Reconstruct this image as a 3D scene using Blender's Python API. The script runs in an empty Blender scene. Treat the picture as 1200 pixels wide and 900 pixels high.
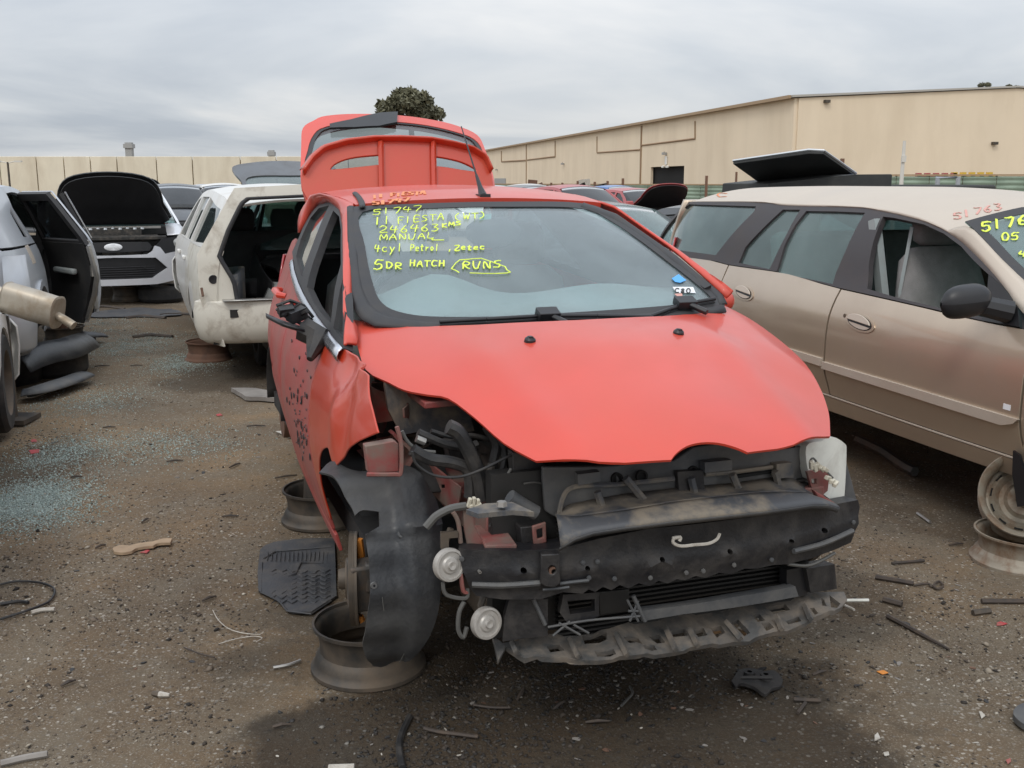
import bpy, bmesh, math, random
import numpy as np
from mathutils import Vector, Matrix, geometry

random.seed(7)
rng = np.random.default_rng(7)
scene = bpy.context.scene
COL = scene.collection
R = math.radians

# ------------------------------------------------------------------ camera
FPX = 1200.0                     # focal length in photo pixels (photo is 1200 x 900)
HORIZON = 212.0                  # photo row of the horizon
EYE = 1.563
PITCH = math.atan((450 - HORIZON) / FPX)
cam_d = bpy.data.cameras.new('camera')
cam_d.sensor_width = 36.0
cam_d.lens = 36.0 * FPX / 1200.0
cam_d.clip_start = 0.05
cam_d.clip_end = 3000
cam = bpy.data.objects.new('camera', cam_d)
cam.location = (0, 0, EYE)
cam.rotation_euler = (math.pi / 2 - PITCH, 0, 0)
COL.objects.link(cam)
scene.camera = cam

# ------------------------------------------------------------------ sky and light
SUN_EL, SUN_AZ = 50.0, 205.0     # degrees; azimuth clockwise from +Y (sun behind the camera, a little left)
world = bpy.data.worlds.new('World')
scene.world = world
world.use_nodes = True
nt = world.node_tree
nt.nodes.clear()
def N(tree, kind, **kw):
    n = tree.nodes.new(kind)
    for k, v in kw.items():
        if k in n.inputs: n.inputs[k].default_value = v
        else: setattr(n, k, v)
    return n
w_out = N(nt, 'ShaderNodeOutputWorld')
w_sky = N(nt, 'ShaderNodeTexSky', sky_type='NISHITA', sun_disc=False, sun_elevation=R(SUN_EL), sun_rotation=R(SUN_AZ))
w_bg = N(nt, 'ShaderNodeBackground'); w_bg.inputs['Strength'].default_value = 0.10
nt.links.new(w_sky.outputs[0], w_bg.inputs[0])
w_tc = N(nt, 'ShaderNodeTexCoord')
w_sep = N(nt, 'ShaderNodeSeparateXYZ'); nt.links.new(w_tc.outputs['Generated'], w_sep.inputs[0])
# overcast luminance: (1 + 2 sin(elevation)) / 3 of the zenith
w_abs = N(nt, 'ShaderNodeMath', operation='MAXIMUM'); nt.links.new(w_sep.outputs['Z'], w_abs.inputs[0]); w_abs.inputs[1].default_value = 0.0
w_lum = N(nt, 'ShaderNodeMath', operation='MULTIPLY_ADD'); nt.links.new(w_abs.outputs[0], w_lum.inputs[0]); w_lum.inputs[1].default_value = 2/3; w_lum.inputs[2].default_value = 1/3
# cloud layer seen on a plane overhead: long flat streaks near the horizon
w_div = N(nt, 'ShaderNodeMath', operation='ADD'); nt.links.new(w_abs.outputs[0], w_div.inputs[0]); w_div.inputs[1].default_value = 0.09
w_dx = N(nt, 'ShaderNodeMath', operation='DIVIDE'); nt.links.new(w_sep.outputs['X'], w_dx.inputs[0]); nt.links.new(w_div.outputs[0], w_dx.inputs[1])
w_dy = N(nt, 'ShaderNodeMath', operation='DIVIDE'); nt.links.new(w_sep.outputs['Y'], w_dy.inputs[0]); nt.links.new(w_div.outputs[0], w_dy.inputs[1])
w_cmb = N(nt, 'ShaderNodeCombineXYZ'); nt.links.new(w_dx.outputs[0], w_cmb.inputs[0]); nt.links.new(w_dy.outputs[0], w_cmb.inputs[1])
w_n1 = N(nt, 'ShaderNodeTexNoise', Scale=0.30, Detail=6.0, Roughness=0.55, Distortion=0.6); nt.links.new(w_cmb.outputs[0], w_n1.inputs['Vector'])
w_n2 = N(nt, 'ShaderNodeTexNoise', Scale=0.22, Detail=3.0, Roughness=0.5); nt.links.new(w_cmb.outputs[0], w_n2.inputs['Vector'])
w_add = N(nt, 'ShaderNodeMath', operation='MULTIPLY_ADD'); nt.links.new(w_n2.outputs['Fac'], w_add.inputs[0]); w_add.inputs[1].default_value = 0.55
w_half = N(nt, 'ShaderNodeMath', operation='MULTIPLY'); nt.links.new(w_n1.outputs['Fac'], w_half.inputs[0]); w_half.inputs[1].default_value = 0.85
nt.links.new(w_half.outputs[0], w_add.inputs[2])
w_rmp = N(nt, 'ShaderNodeValToRGB')
w_rmp.color_ramp.elements[0].position = 0.58; w_rmp.color_ramp.elements[0].color = (1.28, 1.40, 1.57, 1)
w_rmp.color_ramp.elements[1].position = 0.80; w_rmp.color_ramp.elements[1].color = (2.10, 2.12, 2.14, 1)
e = w_rmp.color_ramp.elements.new(0.70); e.color = (1.68, 1.77, 1.88, 1)
nt.links.new(w_add.outputs[0], w_rmp.inputs[0])
w_mul = N(nt, 'ShaderNodeVectorMath', operation='SCALE'); nt.links.new(w_rmp.outputs[0], w_mul.inputs[0]); nt.links.new(w_lum.outputs[0], w_mul.inputs['Scale'])
w_bg2 = N(nt, 'ShaderNodeBackground'); nt.links.new(w_mul.outputs[0], w_bg2.inputs[0]); w_bg2.inputs['Strength'].default_value = 1.0
w_mix = N(nt, 'ShaderNodeMixShader'); w_mix.inputs[0].default_value = 0.93
nt.links.new(w_bg.outputs[0], w_mix.inputs[1]); nt.links.new(w_bg2.outputs[0], w_mix.inputs[2]); nt.links.new(w_mix.outputs[0], w_out.inputs[0])

sun_d = bpy.data.lights.new('sun', 'SUN')
sun_d.energy = 0.8; sun_d.angle = R(14); sun_d.color = (1.0, 0.96, 0.90)
sun = bpy.data.objects.new('sun', sun_d)
az, el = R(SUN_AZ), R(SUN_EL)
sdir = Vector((math.sin(az) * math.cos(el), math.cos(az) * math.cos(el), math.sin(el)))
sun.rotation_euler = sdir.to_track_quat('Z', 'Y').to_euler()
sun.location = (-10, -10, 30)
COL.objects.link(sun)

scene.view_settings.view_transform = 'Standard'
scene.view_settings.look = 'None'
scene.view_settings.exposure = 0.0
scene.view_settings.gamma = 1.0
scene.render.engine = 'CYCLES'

# ------------------------------------------------------------------ photo geometry helpers (only used to measure outlines)
def ray(px, py):
    dx = (px - 600) / FPX; du = (450 - py) / FPX
    return np.array([0, 0, EYE]), np.array([dx, math.cos(PITCH) + du * math.sin(PITCH), -math.sin(PITCH) + du * math.cos(PITCH)])
def gp(px, py, z=0.0):
    o, d = ray(px, py); t = (z - o[2]) / d[2]
    return Vector(o + d * t)
def at_depth(px, py, Y):
    o, d = ray(px, py); t = Y / d[1]
    return Vector(o + d * t)

class Frame:
    """A car's own axes: x forward, y to its left, z up."""
    def __init__(s, x, y, deg, dz=0.0, tilt=0.0):
        s.o = np.array([x, y, dz]); a = R(deg)
        f = np.array([math.cos(a), math.sin(a), 0]); l = np.array([-math.sin(a), math.cos(a), 0]); u = np.array([0, 0, 1.0])
        f2 = f * math.cos(tilt) + u * math.sin(tilt); u2 = u * math.cos(tilt) - f * math.sin(tilt)
        s.M = np.stack([f2, l, u2], 1)
    def mat(s):
        m = Matrix.Identity(4)
        for i in range(3):
            for j in range(3): m[i][j] = s.M[i, j]
            m[i][3] = s.o[i]
        return m
    def loc(s, p): return s.M.T @ (np.array(p) - s.o)
    def hit(s, px, py, fn, t0=1.0, t1=14.0, n=2600):
        o, d = ray(px, py); O = s.M.T @ (o - s.o); D = s.M.T @ d
        ts = np.linspace(t0, t1, n); P = O[:, None] + D[:, None] * ts[None, :]
        v = fn(P[0], P[1], P[2]); k = np.nonzero(v[:-1] * v[1:] <= 0)[0]
        if len(k) == 0: raise ValueError('no hit %s %s' % (px, py))
        a, b = ts[k[0]], ts[k[0] + 1]; va = v[k[0]]
        for _ in range(25):
            m = (a + b) / 2; p = O + D * m; vm = float(fn(p[0], p[1], p[2]))
            if va * vm <= 0: b = m
            else: a, va = m, vm
        return O + D * (a + b) / 2

class Curve1:
    """smooth monotone interpolation through knots"""
    def __init__(s, xs, ys):
        o = np.argsort(xs); s.x = np.array(xs, float)[o]; s.y = np.array(ys, float)[o]
        h = np.diff(s.x); d = np.diff(s.y) / h; m = np.zeros(len(s.x))
        m[0], m[-1] = d[0], d[-1]
        for i in range(1, len(s.x) - 1):
            m[i] = 0 if d[i-1] * d[i] <= 0 else (2 * d[i-1] * d[i] / (d[i-1] + d[i]))
        s.m = m
    def __call__(s, x):
        x = np.asarray(x, float); i = np.clip(np.searchsorted(s.x, x) - 1, 0, len(s.x) - 2)
        h = s.x[i+1] - s.x[i]; t = (x - s.x[i]) / h
        lo = x < s.x[0]; hi = x > s.x[-1]; tt = np.clip(t, 0, 1)
        r = (2*tt**3 - 3*tt**2 + 1) * s.y[i] + (tt**3 - 2*tt**2 + tt) * h * s.m[i] + (-2*tt**3 + 3*tt**2) * s.y[i+1] + (tt**3 - tt**2) * h * s.m[i+1]
        r = np.where(lo, s.y[0] + (x - s.x[0]) * s.m[0], r)
        return np.where(hi, s.y[-1] + (x - s.x[-1]) * s.m[-1], r)

# ------------------------------------------------------------------ object helpers
def tag(o, label=None, cat=None, group=None, kind=None):
    if label: o['label'] = label
    if cat: o['category'] = cat
    if group: o['group'] = group
    if kind: o['kind'] = kind
    return o
def empty(name, loc=(0, 0, 0), rz=0.0, label=None, cat=None, group=None):
    o = bpy.data.objects.new(name, None); o.empty_display_size = 0.2
    o.location = loc; o.rotation_euler = (0, 0, rz); COL.objects.link(o)
    return tag(o, label, cat, group)
def car_root(name, fr, label, cat='car', group=None):
    o = empty(name, label=label, cat=cat, group=group); o.matrix_world = fr.mat(); return o
def link(name, me, mat, parent=None, smooth=None, bevel=0.0):
    me.name = name
    mats = mat if isinstance(mat, (list, tuple)) else [mat]
    for m in mats:
        if m: me.materials.append(m)
    o = bpy.data.objects.new(name, me); COL.objects.link(o)
    if parent is not None: o.parent = parent
    if smooth is not None:
        for p in me.polygons: p.use_smooth = True
        me.set_sharp_from_angle(angle=R(smooth))
    if bevel > 0:
        b = o.modifiers.new('bevel', 'BEVEL'); b.width = bevel; b.segments = 2; b.limit_method = 'ANGLE'; b.angle_limit = R(40)
    return o
def copy_tree(o, parent=None):
    c = o.copy(); COL.objects.link(c); c.parent = parent
    for ch in o.children: copy_tree(ch, c)
    return c

class MB:
    """collects simple shapes into one mesh"""
    def __init__(s): s.v = []; s.f = []
    def add(s, vs, fs, M=None):
        n = len(s.v)
        for v in vs: s.v.append(tuple(M @ Vector(v)) if M is not None else tuple(v))
        for f in fs: s.f.append(tuple(i + n for i in f))
        return s
    def box(s, c, d, rot=(0, 0, 0), taper=1.0):
        M = Matrix.Translation(c) @ Matrix.Rotation(rot[2], 4, 'Z') @ Matrix.Rotation(rot[1], 4, 'Y') @ Matrix.Rotation(rot[0], 4, 'X')
        x, y, z = d[0]/2, d[1]/2, d[2]/2; t = taper
        vs = [(-x,-y,-z),(x,-y,-z),(x,y,-z),(-x,y,-z),(-x*t,-y*t,z),(x*t,-y*t,z),(x*t,y*t,z),(-x*t,y*t,z)]
        return s.add(vs, [(3,2,1,0),(4,5,6,7),(0,1,5,4),(1,2,6,5),(2,3,7,6),(3,0,4,7)], M)
    def tube(s, pts, r, seg=8, cap=True):
        pts = [Vector(p) for p in pts]; n = len(pts)
        rs = list(np.interp(np.linspace(0, 1, n), np.linspace(0, 1, len(r)), r)) if isinstance(r, (list, tuple)) else [r] * n
        rings = []; up = None
        for i in range(n):
            t = (pts[min(i+1, n-1)] - pts[max(i-1, 0)]).normalized()
            if up is None:
                up = Vector((0, 0, 1)) if abs(t.z) < .9 else Vector((1, 0, 0))
            a = t.cross(up).normalized(); b = a.cross(t).normalized(); up = b
            rings.append([pts[i] + (a * math.cos(q) + b * math.sin(q)) * rs[i] for q in [2*math.pi*k/seg for k in range(seg)]])
        base = len(s.v)
        for rg in rings: s.v += [tuple(v) for v in rg]
        for i in range(n - 1):
            for k in range(seg):
                a0 = base + i*seg + k; a1 = base + i*seg + (k+1) % seg
                s.f.append((a0, a1, a1 + seg, a0 + seg))
        if cap:
            s.f.append(tuple(base + k for k in range(seg))[::-1]); s.f.append(tuple(base + (n-1)*seg + k for k in range(seg)))
        return s
    def lathe(s, prof, seg=24, M=None, closed=False, arc=2*math.pi):
        """prof: (radius, height) pairs about the z axis"""
        n = len(prof); full = arc > 6.28; cnt = seg if full else seg + 1
        vs = [(r*math.cos(arc*k/seg), r*math.sin(arc*k/seg), h) for k in range(cnt) for r, h in prof]
        fs = []
        for k in range(seg):
            k2 = (k+1) % seg if full else k+1
            for i in range(n - 1 + (1 if closed else 0)):
                j = (i+1) % n
                fs.append((k*n+i, k2*n+i, k2*n+j, k*n+j))
        return s.add(vs, fs, M)
    def grid(s, P, close_u=False, flip=False):
        """P[i][j] points"""
        nu, nv = len(P), len(P[0]); vs = [p for row in P for p in row]; fs = []
        for i in range(nu - (0 if close_u else 1)):
            for j in range(nv - 1):
                a = i*nv + j; b = ((i+1) % nu)*nv + j
                fs.append((a, b, b+1, a+1) if not flip else (a, a+1, b+1, b))
        return s.add(vs, fs)
    def prism(s, poly, z0, z1, M=None):
        """polygon (x, y) extruded from z0 to z1"""
        n = len(poly); ar = sum(poly[i][0]*poly[(i+1)%n][1] - poly[(i+1)%n][0]*poly[i][1] for i in range(n))
        if ar < 0: poly = poly[::-1]
        vs = [(x, y, z0) for x, y in poly] + [(x, y, z1) for x, y in poly]
        fs = [tuple(range(n))[::-1], tuple(range(n, 2*n))] + [(i, (i+1) % n, (i+1) % n + n, i + n) for i in range(n)]
        return s.add(vs, fs, M)
    def build(s, name, mat, parent=None, smooth=35, bevel=0.0, solid=0.0):
        me = bpy.data.meshes.new(name); me.from_pydata(s.v, [], s.f); me.update()
        bm = bmesh.new(); bm.from_mesh(me); bmesh.ops.recalc_face_normals(bm, faces=bm.faces); bm.to_mesh(me); bm.free()
        o = link(name, me, mat, parent, smooth, bevel)
        if solid:
            m = o.modifiers.new('thickness', 'SOLIDIFY'); m.thickness = solid; m.offset = 0
            if bevel: o.modifiers.move(len(o.modifiers)-1, 0)
        return o

def crv(pts, closed=True, n=5):
    """smooth curve through points; a point with an extra 'c' is a corner"""
    P = [tuple(p[:-1]) if isinstance(p[-1], str) else tuple(p) for p in pts]
    C = [isinstance(p[-1], str) for p in pts]; out = []; m = len(P)
    for i in range(m if closed else m - 1):
        a, b = P[i], P[(i+1) % m]
        p0 = P[(i-1) % m] if (closed or i > 0) and not C[i] else a
        p3 = P[(i+2) % m] if (closed or i + 2 < m) and not C[(i+1) % m] else b
        for k in range(n):
            t = k / n
            out.append(tuple(0.5 * (2*q1 + (q2-q0)*t + (2*q0-5*q1+4*q2-q3)*t*t + (3*q1-q0-3*q2+q3)*t**3) for q0, q1, q2, q3 in zip(p0, a, b, p3)))
    if not closed: out.append(P[-1])
    return out
def inside(P, poly):
    x, y = P[:, 0], P[:, 1]; c = np.zeros(len(P), bool); n = len(poly)
    for i in range(n):
        x1, y1 = poly[i]; x2, y2 = poly[(i+1) % n]
        if y1 == y2: continue
        k = ((y1 > y) != (y2 > y)) & (x < (x2-x1) * (y-y1) / (y2-y1) + x1); c ^= k
    return c
def resamp(poly, step, closed=True):
    out = []; n = len(poly)
    for i in range(n if closed else n-1):
        a = np.array(poly[i], float); b = np.array(poly[(i+1) % n], float); L = np.linalg.norm(b-a)
        if L < 1e-6: continue
        k = max(1, int(math.ceil(L / step)))
        for j in range(k): out.append(tuple(a + (b-a)*j/k))
    if not closed: out.append(tuple(poly[-1]))
    return out
def segdist(P, poly):
    d = np.full(len(P), 1e9); n = len(poly)
    for i in range(n):
        a = np.array(poly[i]); b = np.array(poly[(i+1) % n]); ab = b-a; L = (ab**2).sum()
        if L < 1e-12: continue
        t = np.clip(((P-a) @ ab) / L, 0, 1); q = a + t[:, None]*ab
        d = np.minimum(d, np.hypot(*(P-q).T))
    return d
def panel(name, outline, S, mat, parent, step=.05, thick=.012, out=(0, 0, 1), holes=(), bevel=.002, smooth=40, lift=0.0, kind=None, bend=None):
    """sheet on surface S(u, v) -> (x, y, z), cut to outline, with real thickness"""
    ol = resamp(outline, step); hs = [resamp(h, step) for h in holes]
    A = np.array(ol); u0, v0 = A.min(0); u1, v1 = A.max(0)
    gx, gy = np.meshgrid(np.arange(u0 + step*.5, u1, step), np.arange(v0 + step*.5, v1, step*.87))
    gx = gx + (np.arange(gx.shape[0]) % 2)[:, None] * step * .5
    G = np.stack([gx.ravel(), gy.ravel()], 1)
    if len(G):
        k = inside(G, ol)
        for h in hs: k &= ~inside(G, h)
        G = G[k]
        for lp in [ol] + hs:
            if len(G): G = G[segdist(G, lp) > step*.45]
    pts = [Vector(p) for p in ol]; edges = [(i, (i+1) % len(ol)) for i in range(len(ol))]
    for h in hs:
        b = len(pts); pts += [Vector(p) for p in h]; edges += [(b+i, b+(i+1) % len(h)) for i in range(len(h))]
    pts += [Vector(p) for p in G]
    r = geometry.delaunay_2d_cdt(pts, edges, [], 0, 1e-7)
    V = np.array([tuple(v) for v in r[0]]); T = [f for f in r[2] if len(f) == 3]
    cen = np.array([V[list(f)].mean(0) for f in T]); k = inside(cen, ol)
    for h in hs: k &= ~inside(cen, h)
    T = [f for f, kk in zip(T, k) if kk]
    used = sorted({i for f in T for i in f}); mp = {a: b for b, a in enumerate(used)}
    V = V[used]; T = [tuple(mp[i] for i in f) for f in T]
    def ev(u, v): return np.stack(np.broadcast_arrays(*S(u, v)), -1).astype(float)
    X = ev(V[:, 0], V[:, 1]); h = .004
    du = ev(V[:, 0]+h, V[:, 1]) - ev(V[:, 0]-h, V[:, 1]); dv = ev(V[:, 0], V[:, 1]+h) - ev(V[:, 0], V[:, 1]-h)
    nn = np.cross(du, dv); nn /= np.linalg.norm(nn, axis=1)[:, None] + 1e-12
    flip = (nn @ np.array(out, float)).mean() < 0
    if flip: nn = -nn; T = [f[::-1] for f in T]
    # winding check: CDT triangles are counter-clockwise in (u, v)
    X = X + nn * lift
    Y = X - nn * thick
    n = len(X); cnt = {}
    for f in T:
        for a, b in ((f[0], f[1]), (f[1], f[2]), (f[2], f[0])): cnt[(a, b)] = 1
    fs = list(T) + [tuple(i + n for i in f[::-1]) for f in T]
    for (a, b) in cnt:
        if (b, a) not in cnt: fs.append((b, a, a+n, b+n))
    me = bpy.data.meshes.new(name); me.from_pydata([tuple(p) for p in np.concatenate([X, Y])], [], fs); me.update()
    o = link(name, me, mat, parent, smooth, bevel)
    if kind: o['kind'] = kind
    return o
def rs_poly(P, n):
    P = [np.array(p, float) for p in P]; d = [0.0]
    for a, b in zip(P[:-1], P[1:]): d.append(d[-1] + np.linalg.norm(b-a))
    t = np.linspace(0, d[-1], n); Q = np.array(P)
    return np.stack([np.interp(t, d, Q[:, k]) for k in range(3)], 1)
def strip(name, A, B, mat, parent, n=24, m=5, bulge=0.0, bdir=(0, 0, 1), thick=.006, smooth=50):
    A = rs_poly(A, n); B = rs_poly(B, n); bd = np.array(bdir, float); P = []
    for i in range(n):
        P.append([tuple(A[i] + (B[i]-A[i])*(j/(m-1)) + bd*bulge*4*(j/(m-1))*(1-j/(m-1))) for j in range(m)])
    return MB().grid(P).build(name, mat, parent, smooth, solid=thick)
# ------------------------------------------------------------------ materials
MATS = {}
def pmat(name, col, rough=.5, metal=0.0, spec=.5, coat=0.0, coat_r=.1, dirt=None, dirt_amt=0.0, dirt_scale=3.0, dirt_lo=.45, dirt_hi=.7,
         bump=0.0, bump_scale=40.0, var=0.0, var_scale=8.0, rough_var=0.0, streak=None, fleck=0.0):
    if name in MATS: return MATS[name]
    m = bpy.data.materials.new(name); m.use_nodes = True; t = m.node_tree; b = t.nodes['Principled BSDF']
    b.inputs['Base Color'].default_value = (*col, 1); b.inputs['Roughness'].default_value = rough
    b.inputs['Metallic'].default_value = metal; b.inputs['Specular IOR Level'].default_value = spec
    b.inputs['Coat Weight'].default_value = coat; b.inputs['Coat Roughness'].default_value = coat_r
    tc = N(t, 'ShaderNodeTexCoord'); src = None
    if var > 0:
        n = N(t, 'ShaderNodeTexNoise', Scale=var_scale, Detail=5.0, Roughness=.6); t.links.new(tc.outputs['Object'], n.inputs['Vector'])
        r = N(t, 'ShaderNodeValToRGB'); r.color_ramp.elements[0].position = .3; r.color_ramp.elements[1].position = .7
        r.color_ramp.elements[0].color = (*[c*(1-var) for c in col], 1); r.color_ramp.elements[1].color = (*[min(1, c*(1+var)) for c in col], 1)
        t.links.new(n.outputs['Fac'], r.inputs[0]); src = r.outputs[0]
    if dirt is not None:
        n = N(t, 'ShaderNodeTexNoise', Scale=dirt_scale, Detail=8.0, Roughness=.65, Distortion=.3)
        if streak:
            mp = N(t, 'ShaderNodeMapping'); mp.inputs['Scale'].default_value = streak; t.links.new(tc.outputs['Object'], mp.inputs[0]); t.links.new(mp.outputs[0], n.inputs['Vector'])
        else: t.links.new(tc.outputs['Object'], n.inputs['Vector'])
        mr = N(t, 'ShaderNodeMapRange'); mr.inputs['From Min'].default_value = dirt_lo; mr.inputs['From Max'].default_value = dirt_hi
        mr.inputs['To Max'].default_value = dirt_amt; t.links.new(n.outputs['Fac'], mr.inputs['Value'])
        mx = N(t, 'ShaderNodeMix', data_type='RGBA'); mx.inputs[6].default_value = (*col, 1); mx.inputs[7].default_value = (*dirt, 1)
        if src: t.links.new(src, mx.inputs[6])
        t.links.new(mr.outputs[0], mx.inputs[0]); src = mx.outputs[2]
        ma = N(t, 'ShaderNodeMath', operation='MULTIPLY_ADD'); t.links.new(mr.outputs[0], ma.inputs[0]); ma.inputs[1].default_value = .85 - rough; ma.inputs[2].default_value = rough
        t.links.new(ma.outputs[0], b.inputs['Roughness'])
        if coat > 0:
            mc = N(t, 'ShaderNodeMath', operation='MULTIPLY_ADD'); t.links.new(mr.outputs[0], mc.inputs[0]); mc.inputs[1].default_value = -coat; mc.inputs[2].default_value = coat
            t.links.new(mc.outputs[0], b.inputs['Coat Weight'])
    if src: t.links.new(src, b.inputs['Base Color'])
    if bump > 0:
        n = N(t, 'ShaderNodeTexNoise', Scale=bump_scale, Detail=4.0); t.links.new(tc.outputs['Object'], n.inputs['Vector'])
        bp = N(t, 'ShaderNodeBump'); bp.inputs['Strength'].default_value = bump; bp.inputs['Distance'].default_value = .01
        t.links.new(n.outputs['Fac'], bp.inputs['Height']); t.links.new(bp.outputs[0], b.inputs['Normal'])
    MATS[name] = m; return m

def glass_mat(name, tint=(.55, .62, .62), film=.2, film_col=(.35, .38, .38), rough=.02, gloss=1.0, dust_lo=.35, dust_hi=.75):
    """thin sheet glass: tinted see-through, sky reflection by angle, and a film of dust"""
    if name in MATS: return MATS[name]
    m = bpy.data.materials.new(name); m.use_nodes = True; t = m.node_tree; t.nodes.clear()
    o = N(t, 'ShaderNodeOutputMaterial'); tr = N(t, 'ShaderNodeBsdfTransparent'); tr.inputs[0].default_value = (*tint, 1)
    gl = N(t, 'ShaderNodeBsdfGlossy'); gl.inputs['Roughness'].default_value = rough; gl.inputs[0].default_value = (gloss, gloss, gloss, 1)
    df = N(t, 'ShaderNodeBsdfDiffuse'); df.inputs[0].default_value = (*film_col, 1)
    tc = N(t, 'ShaderNodeTexCoord'); n = N(t, 'ShaderNodeTexNoise', Scale=2.2, Detail=6.0, Roughness=.6); t.links.new(tc.outputs['Object'], n.inputs['Vector'])
    mr = N(t, 'ShaderNodeMapRange'); mr.inputs['From Min'].default_value = dust_lo; mr.inputs['From Max'].default_value = dust_hi
    mr.inputs['To Min'].default_value = film*.6; mr.inputs['To Max'].default_value = film*1.5; t.links.new(n.outputs['Fac'], mr.inputs['Value'])
    m1 = N(t, 'ShaderNodeMixShader'); t.links.new(mr.outputs[0], m1.inputs[0]); t.links.new(tr.outputs[0], m1.inputs[1]); t.links.new(df.outputs[0], m1.inputs[2])
    ge = N(t, 'ShaderNodeNewGeometry'); dt = N(t, 'ShaderNodeVectorMath', operation='DOT_PRODUCT'); t.links.new(ge.outputs['Normal'], dt.inputs[0]); t.links.new(ge.outputs['Incoming'], dt.inputs[1])
    ab = N(t, 'ShaderNodeMath', operation='ABSOLUTE'); t.links.new(dt.outputs['Value'], ab.inputs[0])
    om = N(t, 'ShaderNodeMath', operation='SUBTRACT'); om.inputs[0].default_value = 1.0; t.links.new(ab.outputs[0], om.inputs[1])
    pw = N(t, 'ShaderNodeMath', operation='POWER'); t.links.new(om.outputs[0], pw.inputs[0]); pw.inputs[1].default_value = 5.0
    fr = N(t, 'ShaderNodeMath', operation='MULTIPLY_ADD'); t.links.new(pw.outputs[0], fr.inputs[0]); fr.inputs[1].default_value = .94; fr.inputs[2].default_value = .045
    m2 = N(t, 'ShaderNodeMixShader'); t.links.new(fr.outputs[0], m2.inputs[0]); t.links.new(m1.outputs[0], m2.inputs[1]); t.links.new(gl.outputs[0], m2.inputs[2])
    t.links.new(m2.outputs[0], o.inputs[0]); MATS[name] = m; return m

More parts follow.
